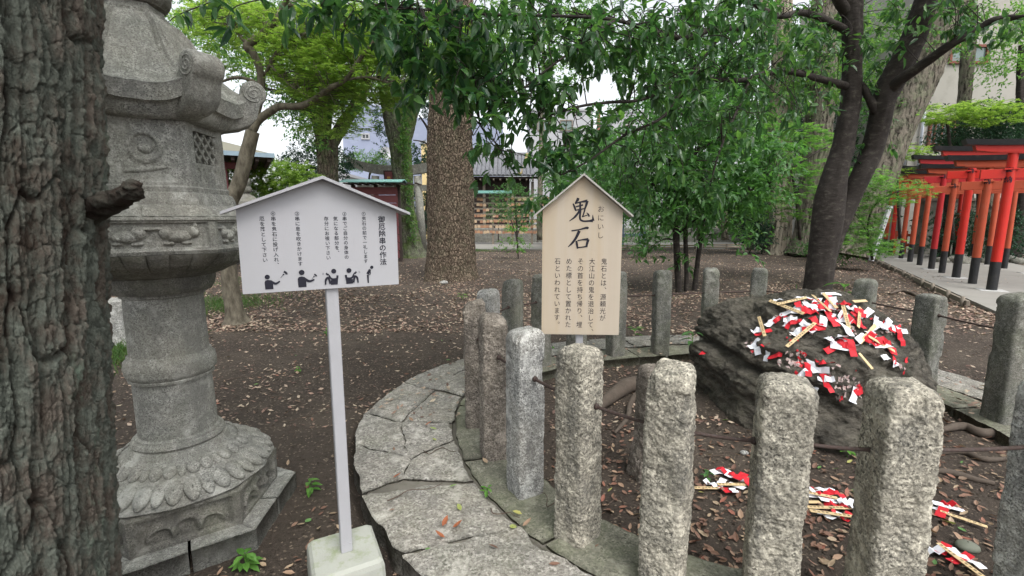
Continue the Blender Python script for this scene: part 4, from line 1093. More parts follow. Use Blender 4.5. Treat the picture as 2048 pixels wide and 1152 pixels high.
# ================================================================== OFFERINGS (sticks and paper)
def hit(px, py):
    r = ray(px, py); r /= np.linalg.norm(r)
    p, n, i, d = rock_bvh.ray_cast(Vector((0, 0, EYE)), Vector(r))
    g_ = G(px, py, 0); zg = float(soil_h(g_[0], g_[1])); g_ = G(px, py, zg)
    if p is not None and (p - Vector((0, 0, EYE))).length < np.linalg.norm(g_ - [0, 0, EYE]):
        return np.array(p), np.array(n if n.z > -0.2 else -n)
    return g_, np.array([0, 0, 1.0])
def surf(x, y, top=True):
    """height of boulder or soil under a point"""
    p, n, i, d = rock_bvh.ray_cast(Vector((x, y, 2.0)), Vector((0, 0, -1)))
    z = float(soil_h(x, y))
    return max(z, p.z) if p is not None else z
def drape(px, py, ang, L, W, lift=.004, curl=.4, seed=0, nx=5, ny=2):
    """a strip of paper laid over whatever is under that place"""
    c, n = hit(px, py)
    n = n / np.linalg.norm(n); n = n * .6 + np.array([0, 0, .6]); n /= np.linalg.norm(n)
    ax = np.array([math.cos(ang), math.sin(ang), 0]); ax -= n * ax.dot(n); ax /= np.linalg.norm(ax); bx = np.cross(n, ax)
    V = []; rs = np.random.default_rng(seed); f = rs.uniform(-1, 1, 4)
    for i in range(nx):
        for j in range(ny):
            s = (i / (nx - 1) - .5) * L; t = (j / (ny - 1) - .5) * W
            q = c + ax * s + bx * t + n * .12
            p, nn, _, d = rock_bvh.ray_cast(Vector(q), Vector(-n), .4)
            zz = float(soil_h(q[0], q[1]))
            if p is not None and p.z > zz - .02: b = np.array(p)
            else: b = c + ax * s + bx * t
            b = c + ax * s + bx * t + n * np.clip((b - c).dot(n), -.02, .03)
            h = lift + .012 * curl * ((i + int(f[0] * 9)) % 2) * (1 + f[1]) + .012 * curl * (f[2] * (i - 2) * .5 + 1)
            V.append(b + n * h)
    return np.array(V), gridF(nx, ny), c
def zigzag(t_, c0, px, py, ang, n, s, seed):
    """folded shide: white and red rectangles stepping along"""
    rs = np.random.default_rng(seed)
    for k in range(n):
        dx = k * s * 620; 
        V, F, c = drape(px + math.cos(ang) * (dx - n * s * 310) * .55 + rs.normal() * 9, py - math.sin(ang) * (dx - n * s * 310) * .35 + rs.normal() * 4, ang + rs.choice([-.9, -.5, .5, .9]) + rs.normal() * .25, s * rs.uniform(1.7, 3.0), s * rs.uniform(.75, 1.1), .003 + .003 * k, .8, seed * 9 + k)
        o = link(('white_strip', 'red_strip')[k % 2], make_mesh('paper_strip', V - c0, F, M[('paper_white', 'paper_red')[k % 2]], False), t_)
STICKS = [  # two ends in the photograph, label
    ((1545, 607), (1614, 634), 'pale lettered stick at the upper left of the paper heap, pointing down right'),
    ((1562, 617), (1622, 603), 'pale lettered stick crossing over the upper left one, pointing up right'),
    ((1617, 597), (1652, 630), 'pale lettered stick lying over the red paper at the top of the boulder'),
    ((1645, 592), (1672, 622), 'pale lettered stick at the very top of the boulder'),
    ((1692, 617), (1735, 613), 'short pale stick at the top right edge of the paper heap'),
    ((1711, 618), (1707, 658), 'upright looking lettered stick right of the heap top'),
    ((1521, 641), (1533, 680), 'lone lettered stick on the left shoulder of the boulder'),
    ((1633, 652), (1576, 700), 'long lettered stick slanting down left across the bare middle'),
    ((1742, 655), (1700, 703), 'plain stick crossing the middle of the right paper bunch'),
    ((1730, 680), (1782, 710), 'plain stick pointing right over white paper'),
    ((1710, 710), (1737, 742), 'plain stick hanging down below the right paper bunch'),
    ((1685, 615), (1698, 662), 'curved looking stick propped in the middle of the heap'),
    ((1372, 975), (1440, 976), 'stick on the soil running behind the black stained front post'),
    ((1435, 968), (1500, 969), 'stick on the soil with red and white paper, left of the post before the boulder'),
    ((1608, 983), (1675, 996), 'uppermost of the sticks on the soil right of the post before the boulder'),
    ((1606, 1004), (1640, 1004), 'short stick end poking out by the post before the boulder'),
    ((1614, 1014), (1715, 1016), 'lettered stick on the soil, third down between the two broad front posts'),
    ((1620, 1021), (1735, 1037), 'lowest long stick on the soil between the two broad front posts'),
    ((1884, 1018), (1918, 1012), 'short stick piece on white paper right of the broad front post'),
    ((1880, 1022), (1975, 1054), 'long stick on the soil right of the broad front post'),
    ((1876, 1086), (1975, 1160), 'long stick at the bottom right rim of the photo'),
]
FACE_COL = {}
for i, ((x0, y0), (x1, y1), lab) in enumerate(STICKS):
    a, na = hit(x0, y0); b, nb = hit(x1, y1)
    on_rock = i < 12
    n = na + nb; n = n / np.linalg.norm(n)
    L = np.linalg.norm(b - a)
    if on_rock:
        # slide so that it is a straight stick clear of the surface
        m = 0
        for t in np.linspace(0, 1, 9):
            q = a + (b - a) * t; rr = q - np.array([0, 0, EYE]); 
            p, nn, _, d = rock_bvh.ray_cast(Vector(q + n * .3), Vector(-n), .6)
            if p is not None: m = max(m, (np.array(p) - q).dot(n))
        a = a + n * (m + .022); b = b + n * (m + .022)
        if L > .30: b = a + (b - a) / L * .30; L = .30
    else:
        zz = 0.014 + .008 * (i % 3); a = G(x0, y0, float(soil_h(a[0], a[1])) + zz); b = G(x1, y1, float(soil_h(b[0], b[1])) + zz); n = np.array([0, 0, 1.]); L = np.linalg.norm(b - a)
    d = (b - a) / L; n = n - d * n.dot(d); n /= np.linalg.norm(n); s = np.cross(n, d); c = (a + b) / 2
    R = np.stack([d, s, n], 1); Wd = .023
    t = thing('offering_stick', lab, 'stick', c, group='wooden purification sticks')
    g = Geo(); g.box((0, 0, 0), (L, Wd, .004), ch=.001, R=R); g.build('stick', M['stick'], t)
    if i not in (8, 9, 10, 4, 3, 15):
        g = Geo(); k = 0; u = -L * .42; ww = Wd * .62
        while u < L * .42:
            # small printed characters: a few tiny bars each
            for (bx, by, bl, bw) in ((0, .3, .8, .12), (0, -.05, .9, .12), (0, -.38, .7, .12), (.0, 0, .12, .8)):
                if (k + int(bx * 7)) % 5 == 4 and bw > .5: continue
                cx = u + by * ww * .8; cy = bx * ww + (.0 if bw < .5 else .05 * ww)
                sx, sy = (ww * .12, ww * .8) if bw < .5 else (ww * .8, ww * .12)
                q = np.array([[cx - sx / 2, cy - sy / 2, .0024], [cx + sx / 2, cy - sy / 2, .0024], [cx + sx / 2, cy + sy / 2, .0024], [cx - sx / 2, cy + sy / 2, .0024]]) + [0, 0, .0001 * (k % 3) + (.00015 if bw > .5 else 0)]
                g.add(q @ R.T, np.array([[0, 1, 2, 3]]))
            u += ww * (1.35 if k % 6 != 3 else 2.6); k += 1
        g.build('lettering', M['ink'], t)
# red and white paper: each bunch of folded streamers is a thing
BUN = [  # px,py,angle,n,size,label
    (1640, 622, 0.1, 6, .055, 'big red and white paper heap at the top of the boulder'),
    (1600, 605, 0.2, 5, .040, 'paper strips along the upper left of the heap'),
    (1655, 605, 0.0, 6, .042, 'paper strips at the very top of the boulder'),
    (1690, 612, -0.6, 6, .044, 'tumbled paper at the right of the heap top'),
    (1620, 655, 0.6, 5, .048, 'red sheet under the long slanting stick'),
    (1672, 648, -1.1, 5, .048, 'white and red strips hanging in the centre'),
    (1700, 650, -0.3, 5, .048, 'paper round the upright looking stick'),
    (1700, 690, 0.2, 6, .052, 'dense folded bunch in the middle right'),
    (1740, 655, -0.8, 4, .045, 'strips right of the crossing stick'),
    (1725, 625, -0.2, 3, .042, 'white strips near the top right'),
    (1765, 690, -0.7, 5, .050, 'white sheet under the plain stick pointing right'),
    (1690, 700, -1.2, 4, .042, 'strips curling down below the dense bunch'),
    (1535, 668, -0.9, 3, .045, 'red and white strip at the foot of the lone stick'),
    (1512, 695, 0.9, 3, .036, 'small torn strip on the far left'),
    (1560, 640, 0.8, 3, .038, 'strip between the two upper left sticks'),
    (1585, 652, 0.5, 4, .034, 'curled red and white strip left of the centre'),
    (1545, 720, -1.4, 3, .038, 'strip standing above the front post before the boulder'),
    (1612, 738, 1.0, 3, .036, 'torn strip low in the middle'),
    (1660, 738, 0.4, 3, .040, 'wet red patch with white edges low in the middle'),
    (1652, 770, 0.5, 3, .040, 'red square with white tail, lowest left'),
    (1715, 785, 1.1, 3, .040, 'red square with white tail, lowest right'),
    (1790, 668, -1.0, 4, .042, 'streamer tail at the right edge'),
    (1775, 660, -0.2, 3, .030, 'thin white and red trail at the far right'),
    (1795, 722, -0.6, 3, .034, 'wet scrap at the right slope'),
]
for k, (px, py, an, n, s, lab) in enumerate(BUN):
    c, _ = hit(px, py)
    t = thing('paper_streamer', lab, 'paper streamer', c, group='red and white paper streamers')
    zigzag(t, c, px, py, an, max(2, n - 1 + (k % 2)), s, 100 + k)
for k, (px, py, an, n, s, lab) in enumerate([(1478, 958, -.3, 4, .050, 'folded paper above the sticks left of the middle front post'), (1452, 985, -.15, 5, .036, 'crumpled paper below the sticks left of the middle front post'), (1490, 978, 0, 2, .05, 'white folded sheet against the middle front post'),
      (1640, 990, -.3, 4, .042, 'paper among the sticks right of the middle front post'), (1665, 1005, -.4, 5, .045, 'paper strips between the lettered sticks on the soil'), (1700, 1020, -.2, 4, .045, 'paper beside the broad front post at soil level'), (1680, 1038, -.1, 4, .034, 'lowest paper strip between the broad front posts'),
      (1895, 1012, -.2, 3, .045, 'white sheet right of the broad front post'), (1885, 1028, -.2, 2, .04, 'red scrap at the foot of the broad front post'), (1905, 1118, -.6, 5, .045, 'long paper tail at the bottom right rim'), (1398, 712, .1, 2, .045, 'small red and white scrap at the left end of the boulder')]):
    c, _ = hit(px, py)
    t = thing('paper_streamer', lab, 'paper streamer', c, group='red and white paper streamers')
    zigzag(t, c, px, py, an, n, s, 300 + k)
# sodden scraps stuck to the stone
g = Geo(); gg = Geo(); rs = np.random.default_rng(5)
for cx, cy, sx, sy, n in ((1590, 720, 35, 18, 34), (1600, 668, 22, 14, 16), (1690, 775, 38, 28, 34), (1570, 630, 18, 6, 8), (1785, 660, 30, 25, 16), (1660, 745, 14, 14, 8), (1800, 735, 12, 10, 6), (1500, 700, 12, 14, 8), (1650, 612, 60, 14, 20), (1720, 670, 50, 25, 16)):
    for _ in range(n):
        V, F, _c = drape(cx + rs.normal() * sx * .6, cy + rs.normal() * sy * .6, rs.uniform(0, 6), rs.uniform(.012, .03), rs.uniform(.008, .02), .002, .3, int(rs.integers(1e6)), 4, 3)
        V = V + rs.normal(size=V.shape) * .002
        (g if rs.random() < .68 else gg).add(V, F)
tag(g.build('paper_pulp', M['paper_pulp'], None, True), 'sodden white paper pulp stuck to the boulder', 'paper', kind='stuff')
tag(gg.build('red_paper_scraps', M['paper_red'], None, True), 'tiny torn red paper scraps stuck to the boulder', 'paper', kind='stuff')

# ================================================================== NEAR TRUNK ON THE LEFT
def near_trunk():
    base = np.array([-1.362, 1.03]); lean = 0.15       # leans to the right going up
    t = thing('tree', 'massive fissured tree trunk with lichen and a broken snag, filling the left rim', 'tree', (*base, 0))
    a0 = math.atan2(-base[1], -base[0])
    na, nz = 620, 760
    q = np.concatenate([np.linspace(-2.0, 2.0, na - 60, endpoint=False), np.linspace(2.0, 2 * math.pi - 2.0, 60, endpoint=False)])
    th = a0 + q; z = np.concatenate([np.linspace(-0.1, .35, 40, endpoint=False), np.linspace(.35, 2.6, nz - 80), np.linspace(2.62, 6.5, 40)])
    TH, Z = np.meshgrid(th, z)
    R0 = .285 + .10 * np.exp(-Z / .18) - .01 * Z
    circ = 22
    s = TH / (2 * math.pi) * circ      # 16 cells round
    wx = s + .34 * fbm(np.cos(TH) * 4, np.sin(TH) * 4, Z * 3, 101, 3); wz = Z * 2.6 + .5 * fbm(np.cos(TH) * 3, np.sin(TH) * 3, Z * 2, 102, 3)
    d1, d2, idv = worley(wx, wz, 103, 22)
    e = np.clip((d2 - d1) * 2.0, 0, 1)
    wx2 = s * 2.0 + .5 * fbm(np.cos(TH) * 9, np.sin(TH) * 9, Z * 9, 104, 3); d1b, d2b, idb = worley(wx2, Z * 16 + .7 * fbm(np.cos(TH) * 8, np.sin(TH) * 8, Z * 8, 105, 2), 106, None)
    e2 = np.clip((d2b - d1b) * 1.8, 0, 1)
    rid = 1 - np.abs(fbm(np.cos(TH) * 7.5, np.sin(TH) * 7.5, Z * 1.3, 107, 4, .6)) * 3.0
    f = fbm(np.cos(TH) * 30, np.sin(TH) * 30, Z * 26, 108, 4, .7)
    rid2 = 1 - np.abs(fbm(np.cos(TH) * 16, np.sin(TH) * 16, Z * 3.2, 113, 4, .62)) * 3.2
    h = .32 * sst(0, .16, e) + .12 * sst(0, .14, e2) + .34 * np.clip(rid, 0, 1) + .14 * np.clip(rid2, 0, 1) + .18 * idv + .10 * idb + .14 * f + .10 * fbm(np.cos(TH) * 60, np.sin(TH) * 60, Z * 45, 112, 3, .7)
    # deep slit and loose strip near the right edge
    R = R0 + .050 * (h - .5) + .005 * fbm(np.cos(TH) * 90, np.sin(TH) * 90, Z * 70, 109, 2, .7)
    cx = lean * (Z - 0.6) * .75; 
    V = np.stack([R * np.cos(TH) + cx, R * np.sin(TH), Z], -1)
    m = make_mesh('trunk', V, gridF(nz, na, True), M['nearbark'], True, {'height': h.clip(0, 1)})
    link('trunk', m, t)
    # snag: broken stub of bark
    A = at(178, 418, 1.13) - [*base, 0]; B = at(232, 400, 1.08) - [*base, 0]; C_ = at(262, 378, 1.02) - [*base, 0]; D_ = at(276, 371, 1.0) - [*base, 0]
    P = spline(np.array([A, B, C_, D_]), 14); n = len(P); W = np.interp(np.linspace(0, 1, n), [0, .5, .8, .93, 1], [.030, .020, .015, .012, .005])
    g = Geo(); g.tube(P, W, 26, noise=.0)
    V = g.V[0]; dd = .014 * fbm(V[:, 0] * 18, V[:, 1] * 18, V[:, 2] * 60, 110, 4, .65) + .006 * fbm(V[:, 0] * 90, V[:, 1] * 90, V[:, 2] * 160, 111, 2)
    c_ = np.repeat(P, 26, 0); c_ = np.vstack([c_, P[0], P[-1]]); nn = V - c_; l = np.linalg.norm(nn, axis=1)[:, None] + 1e-6; g.V[0] = V + nn / l * dd[:, None]
    m = make_mesh('broken_branch', g.V[0], [np.vstack(f) for f in g.F.values()], M['nearbark'], True, {'height': np.clip(.36 + 14 * dd, 0, .75)})
    link('broken_branch', m, t)
near_trunk()

# ================================================================== TREES
def norm(v): return v / (np.linalg.norm(v, axis=-1, keepdims=True) + 1e-9)
def leaves(Pn, A, N, L, W, kind='leaf', droop=.25):
    """Pn base points, A tip directions, N leaf normals -> verts, faces"""
    A = norm(A); Sd = norm(np.cross(A, N)); N = np.cross(Sd, A); n = len(Pn); L = np.broadcast_to(L, (n,))[:, None]; W = np.broadcast_to(W, (n,))[:, None]
    if kind == 'leaf':      # eight points, folded along the midrib and drooping
        rows = [(0, 0, 0), (.30, -.46, .06), (.30, 0, 0), (.30, .46, .06), (.68, -.40, .04), (.68, 0, -.02), (.68, .40, .04), (1, 0, -.05)]
        V = np.stack([Pn + A * L * a + Sd * W * b + N * (W * c * 2.2 - L * droop * a * a) for a, b, c in rows], 1)
        q = np.array([[1, 4, 5, 2], [2, 5, 6, 3]]); t = np.array([[0, 1, 2], [0, 2, 3], [4, 7, 5], [5, 7, 6]])
        o = (np.arange(n) * 8)[:, None, None]
        return V.reshape(-1, 3), [(q[None] + o).reshape(-1, 4), (t[None] + o).reshape(-1, 3)]
    if kind == 'quad':
        V = np.stack([Pn, Pn + A * L * .5 + Sd * W * .5 + N * W * .12, Pn + A * L - N * L * droop * .5, Pn + A * L * .5 - Sd * W * .5 + N * W * .12], 1)
        return V.reshape(-1, 3), [np.arange(n * 4).reshape(n, 4)]
    if kind == 'maple':     # five narrow lobes
        V = []; 
        c = Pn + A * L * .15; V.append(c)
        for i, (an, ln) in enumerate(((-1.75, .55), (-.9, .85), (0, 1.), (.9, .85), (1.75, .55))):
            dr = A * math.cos(an) + Sd * math.sin(an); pd = -A * math.sin(an) + Sd * math.cos(an)
            V += [c + dr * L * ln * .4 - pd * L * .12, c + dr * L * ln - N * L * droop * .4, c + dr * L * ln * .4 + pd * L * .12]
        V = np.stack(V, 1); o = (np.arange(n) * 16)[:, None, None]
        q = np.array([[0, 1 + 3 * i, 2 + 3 * i, 3 + 3 * i] for i in range(5)])
        return V.reshape(-1, 3), [(q[None] + o).reshape(-1, 4)]
def blobs(rs, spec, n):
    """spec rows: px, py, Y, rx, ry, dY, weight"""
    S = np.array([s if len(s) == 7 else tuple(s) + (s[3] * s[4],) for s in spec], float); w = S[:, 6] / S[:, 6].sum()
    k = rs.choice(len(S), n, p=w); r = np.sqrt(rs.random(n)); a = rs.uniform(0, 2 * math.pi, n)
    px = S[k, 0] + r * np.cos(a) * S[k, 3]; py = S[k, 1] + r * np.sin(a) * S[k, 4]; Y = S[k, 2] + rs.uniform(-1, 1, n) * S[k, 5]
    v = (576 - py) / FOC; ry = CP + v * SP; t = Y / ry
    return np.stack([(px - 1024) / FOC * t, Y, EYE + (-SP + v * CP) * t], -1), k
def twig_leaves(rs, C, per, tl, L, W, lean=(0, 0, -.3), flat=.0, jit=.35, along=.5, nflat=.55):
    """per leaves on each short twig starting at C"""
    n = len(C); D = rs.normal(size=(n, 3)); D[:, 2] *= (1 - flat); D = norm(D + np.asarray(lean))
    t = np.tile(np.linspace(.1, 1, per), n); k = np.repeat(np.arange(n), per); m = n * per
    base = C[k] + D[k] * (t * tl)[:, None] + rs.normal(size=(m, 3)) * tl * .05
    side = norm(np.cross(D[k], rs.normal(size=(m, 3)))) * [1, 1, 1 - flat * .9]
    A = norm(D[k] * along + side * (1 - along * .5) * np.where(np.arange(m) % 2, 1, -1)[:, None] + rs.normal(size=(m, 3)) * jit * [1, 1, 1 - flat] + np.asarray(lean) * .6)
    up = np.array([0, 0, 1.]) * nflat + rs.normal(size=(m, 3)) * (1 - nflat) * .7
    Ls = L * rs.uniform(.65, 1.2, m); Ws = W * rs.uniform(.75, 1.15, m)
    return base, A, norm(up), Ls, Ws, D
def limb(g, pts, Ys, ws, seg=12, noise=.12, seed=0, samp=6):
    """pts pixel points, Ys distances, ws widths in pixels"""
    Ys = np.broadcast_to(Ys, (len(pts),)); P = np.array([at(p[0], p[1], y) for p, y in zip(pts, Ys)]); R = np.array([pxm(w, p[0], p[1], y) / 2 for w, p, y in zip(ws, pts, Ys)])
    Q = spline(np.c_[P, R], samp); g.tube(Q[:, :3], np.maximum(Q[:, 3], .002), seg, noise=noise, seed=seed); return Q[:, :3]
def big_trunk(name, t, pts, Ys, ws, mat, seg=96, n=26, amp=.03, fr=(9, 2.2), flare=None, seed=0, rid=0.0):
    P = np.array([at(p[0], p[1], y) for p, y in zip(pts, np.broadcast_to(Ys, (len(pts),)))]); R = np.array([pxm(w, p[0], p[1], y) / 2 for w, p, y in zip(ws, pts, np.broadcast_to(Ys, (len(pts),)))])
    Q = spline(np.c_[P, R], n); g = Geo(); g.tube(Q[:, :3], Q[:, 3], seg, cap=False)
    V = g.V[0]; C_ = np.repeat(Q[:, :3], seg, 0); nn = norm(V - C_); th = np.arctan2(nn[:, 1], nn[:, 0]); z = V[:, 2]
    d = amp * fbm(np.cos(th) * fr[0] * .5, np.sin(th) * fr[0] * .5, z * fr[1], 120 + seed, 4, .6) + amp * 1.2 * fbm(np.cos(th) * 1.5, np.sin(th) * 1.5, z * .5, 130 + seed, 2)
    if rid: d = d + rid * (1 - 2 * np.abs(fbm(np.cos(th) * fr[0], np.sin(th) * fr[0], z * .9, 140 + seed, 3, .5)) * 2)
    if flare: d = d + flare[0] * np.exp(-np.clip(z, 0, None) / flare[1]) * (1 + .55 * np.cos(th * flare[2] + seed))
    g.V[0] = V + nn * d[:, None]
    return link(name, make_mesh(name, g.V[0], [np.vstack(f) for f in g.F.values()], mat), t)
def tree(label, base, cat='tree', group=None, name='tree'): return thing(name, label, cat, base, group=group)
def attach(o, t): o.parent = t; o.location = tuple(-np.array(t.location)); return o
def crown(name, arr, mat, t, kind='leaf', droop=.25):
    V, F = leaves(*arr[:5], kind, droop)
    o = link(name, make_mesh(name, V, F, mat, False)); o['kind'] = 'stuff'
    return attach(o, t)
def ground_pt(px, py): g_ = G(px, py, 0); return (g_[0], g_[1], float(soil_h(g_[0], g_[1])))
YT = 6.1
rs = np.random.default_rng(11)
# ---- forked dark tree behind the boulder, its long limbs hang towards the camera
fb = at(1642, 620, YT); t = tree('dark smooth tree forking low behind the boulder, its glossy leaves overhanging the scene', (fb[0], fb[1], 0))
big = []
big.append(big_trunk('trunk', t, [(1622, 690), (1633, 600), (1640, 540), (1648, 490), (1655, 440), (1661, 395), (1670, 350), (1684, 300), (1695, 240), (1701, 200), (1703, 100), (1703, 20), (1703, -150)], [YT, YT, YT, YT, YT, YT, YT, YT, YT, YT, 6.05, 6.0, 5.9], [76, 50, 48, 50, 54, 52, 45, 38, 35, 34, 35, 35, 32], M['bark_dark'], 48, 14, .014, (4, 3), (.09, .15, 5), 1))
big.append(big_trunk('trunk_fork', t, [(1632, 620), (1638, 560), (1653, 500), (1673, 450), (1696, 400), (1722, 350), (1742, 304), (1757, 250), (1766, 205), (1778, 174), (1815, 104), (1842, 35), (1868, -60), (1880, -150)], [YT + .08, YT + .06, YT + .05, YT + .05, YT + .05, 6.1, 6.1, 6.05, 6.0, 6.0, 5.9, 5.8, 5.7, 5.6], [44, 42, 42, 42, 40, 38, 39, 39, 40, 46, 43, 40, 38, 36], M['bark_dark'], 40, 14, .012, (4, 3), None, 3))
for o in big: attach(o, t)
LIMBS = {}
def fl(key, pts, Ys, ws, seed, mat='bark_dark', tt=None, seg=12):
    g = Geo(); LIMBS[key] = limb(g, pts, Ys, ws, seg, .14, seed); attach(g.build('limb', M[mat], None, True), tt or t)
fl('right', [(1780, 178), (1806, 156), (1851, 125), (1900, 90), (1955, 60), (1990, 40), (2060, 32)], [5.95, 5.8, 5.6, 5.4, 5.3, 5.2, 5.0], [26, 22, 19, 17, 15, 14, 10], 1)
fl('left', [(1692, 172), (1640, 158), (1580, 143), (1530, 147), (1490, 160), (1440, 160), (1390, 158), (1340, 175), (1280, 200), (1215, 205), (1150, 215), (1060, 245)], [6.05, 5.8, 5.5, 5.2, 4.9, 4.7, 4.5, 4.3, 4.1, 3.9, 3.7, 3.5], [15, 13, 12, 11, 10, 9, 8, 7.5, 6.5, 6, 5, 3], 2)
fl('left2', [(1690, 60), (1640, 35), (1600, 25), (1560, 32), (1510, 10), (1440, -30)], [6.0, 5.8, 5.6, 5.4, 5.2, 4.9], [16, 14, 12, 11, 9, 7], 3)
fl('left3', [(1560, 30), (1480, 55), (1420, 60), (1380, 75), (1330, 70), (1230, 40), (1120, 32), (1000, 30), (880, 22), (760, 10), (680, -5)], [5.4, 5.0, 4.6, 4.3, 4.1, 3.9, 3.7, 3.5, 3.4, 3.3, 3.2], [10, 11, 12, 11, 9, 7, 6, 5.5, 5, 4, 3], 4)
fl('up', [(1697, 30), (1672, -10), (1655, -60)], [6.0, 5.9, 5.8], [22, 20, 14], 5)
fl('cross', [(1752, 225), (1735, 190), (1722, 170), (1712, 172)], [6.0, 6.0, 6.05, 6.05], [16, 15, 14, 12], 6)
fl('d1', [(1450, 60), (1380, 150), (1330, 230), (1250, 270), (1180, 320), (1120, 350)], [4.8, 4.5, 4.2, 4.0, 3.8, 3.6], [8, 7, 6, 5, 4, 3], 7)
fl('d2', [(1500, 160), (1470, 230), (1440, 300), (1420, 370)], [4.9, 4.7, 4.5, 4.4], [6, 5, 4, 3], 8)
fl('d3', [(1230, 40), (1160, 90), (1080, 150), (1020, 200), (960, 250)], [3.9, 3.75, 3.6, 3.5, 3.4], [6, 5, 4, 3.5, 2.5], 9)
LP = np.vstack([v for k, v in LIMBS.items()])
spec = [(700, 22, 3.0, 90, 30, .3), (620, 8, 2.9, 60, 14, .2), (820, 60, 3.2, 70, 60, .4), (900, 70, 3.4, 90, 80, .5), (850, 150, 3.3, 50, 40, .3), (960, 130, 3.4, 80, 50, .4), (1010, 60, 3.6, 90, 60, .5), (1120, 50, 3.8, 110, 50, .5), (1230, 80, 4.0, 110, 60, .5), (1080, 190, 3.5, 60, 40, .4), (980, 240, 3.2, 55, 45, .3),
        (1000, 175, 3.5, 90, 30, .4), (1330, 90, 4.2, 100, 90, .6), (1430, 80, 4.6, 100, 100, .6), (1530, 90, 5.0, 90, 90, .6), (1180, 270, 3.7, 90, 50, .4), (1080, 300, 3.5, 80, 45, .3), (1120, 365, 3.5, 60, 35, .3), (1060, 385, 3.3, 28, 30, .2), (1000, 310, 3.4, 45, 35, .3), (1270, 230, 4.0, 80, 60, .4), (1330, 300, 4.1, 90, 60, .4), (1290, 390, 4.2, 55, 35, .3),
        (1430, 260, 4.5, 80, 70, .4), (1440, 370, 4.4, 45, 60, .3), (1480, 200, 4.8, 60, 60, .4), (1580, 60, 5.4, 70, 70, .5), (1640, 80, 5.9, 50, 80, .4), (1730, 60, 6.0, 50, 50, .4), (1740, 110, 6.2, 40, 50, .3), (1810, 40, 5.8, 50, 50, .4), (1900, 20, 5.4, 60, 30, .4), (1960, 60, 5.2, 40, 20, .3), (2030, 55, 5.0, 30, 20, .3), (1620, 190, 5.6, 70, 40, .4), (1560, 230, 5.2, 60, 40, .4),
        (1780, 300, 6.2, 25, 30, .2, 400), (1765, 260, 6.3, 20, 40, .2, 400), (1720, 330, 6.2, 14, 30, .1, 200), (1150, 160, 3.9, 90, 40, .5, 1800), (390, 15, 2.8, 30, 12, .1, 250), (470, 6, 2.8, 25, 10, .1, 150), (1350, 180, 4.3, 60, 50, .4)]
spec = [s_ if len(s_) == 7 else s_ + (s_[3] * s_[4] * (.55 if s_[1] > 215 else 1.0),) for s_ in spec]
Cc, kk = blobs(rs, spec, 760)
arr = twig_leaves(rs, Cc, 9, .17, .108, .045, lean=(0, 0, -.42), jit=.45, along=.4, nflat=.7)
X, Y_, dd = proj(arr[0]); big_ = arr[3] / dd * FOC * ((X > -10) & (X < 2058) & (Y_ > -10) & (dd > .1)); top = np.argsort(-big_)[:300]
mask = np.ones(len(dd), bool); mask[top] = False
crown('crown', [a[mask] for a in arr[:5]], M['dkleaf'], t, 'leaf', .3)
# the leaves that show largest are leaves of their own (three shared shapes, random greens)
tb = np.array(t.location); q0 = []
for v in range(4):
    V, F = leaves(np.zeros((1, 3)), np.array([[1., 0, 0]]), np.array([[0, 0, 1.]]), np.array([1.]), np.array([[.27, .33, .36, .3][v]])[0:1], 'leaf', [.2, .3, .45, .1][v])
    q0.append(F); 
leafcols = [M['dkleaf']]
LM = []
for v in range(4):
    V, F = leaves(np.zeros((1, 3)), np.array([[1., 0, 0]]), np.array([[0, 0, 1.]]), np.array([1.]), np.array([[.30, .33, .36, .32][v]])[0:1], 'leaf', [.2, .3, .45, .1][v])
    LM.append((V, F))
lv = []
for v in range(4):
    for c_ in range(3):
        colr = [(0.018, 0.055, 0.026), (0.03, 0.085, 0.04), (0.045, 0.12, 0.038)][c_]
        mm = M.setdefault('lv%d' % c_, None) or leafmat('glossy_leaf', [colr], .32, .32, .5, tmul=1.9); M['lv%d' % c_] = mm
        lv.append(make_mesh('leaf', LM[v][0], LM[v][1], mm, False))
from mathutils import Matrix
def leaf_object(i, arr, parent, mesh, name='leaf', off=None):
    A = norm(arr[1][i]); N = arr[2][i]; S_ = norm(np.cross(A, N)); N = np.cross(S_, A)
    o = bpy.data.objects.new(name, mesh); COL.objects.link(o); L = float(arr[3][i])
    Mx = Matrix.Identity(4)
    for r in range(3):
        Mx[r][0] = A[r] * L; Mx[r][1] = -S_[r] * L; Mx[r][2] = N[r] * L
        Mx[r][3] = arr[0][i][r] - (off[r] if off is not None else 0)
    o.matrix_basis = Mx
    if parent is not None: o.parent = parent
    return o
for n_, i in enumerate(top): leaf_object(i, arr, t, lv[n_ % 12], 'leaf', tb)
# twigs from the limbs to the leaf clusters
g = Geo()
for i in range(0, len(Cc), 2):
    d = np.linalg.norm(LP - Cc[i], axis=1); j = np.argmin(d)
    if d[j] < 1.6:
        a, b = LP[j], Cc[i]; m = (a + b) / 2 + rs.normal(size=3) * .06 + [0, 0, .05 + .1 * d[j]]
        e_ = b + arr[5][i] * .17
        g.tube(spline(np.array([a, m, b, e_]), 4), np.linspace(.005, .0018, 13), 4, cap=False)
attach(g.build('twigs', M['bark_dark'], None, True), t)

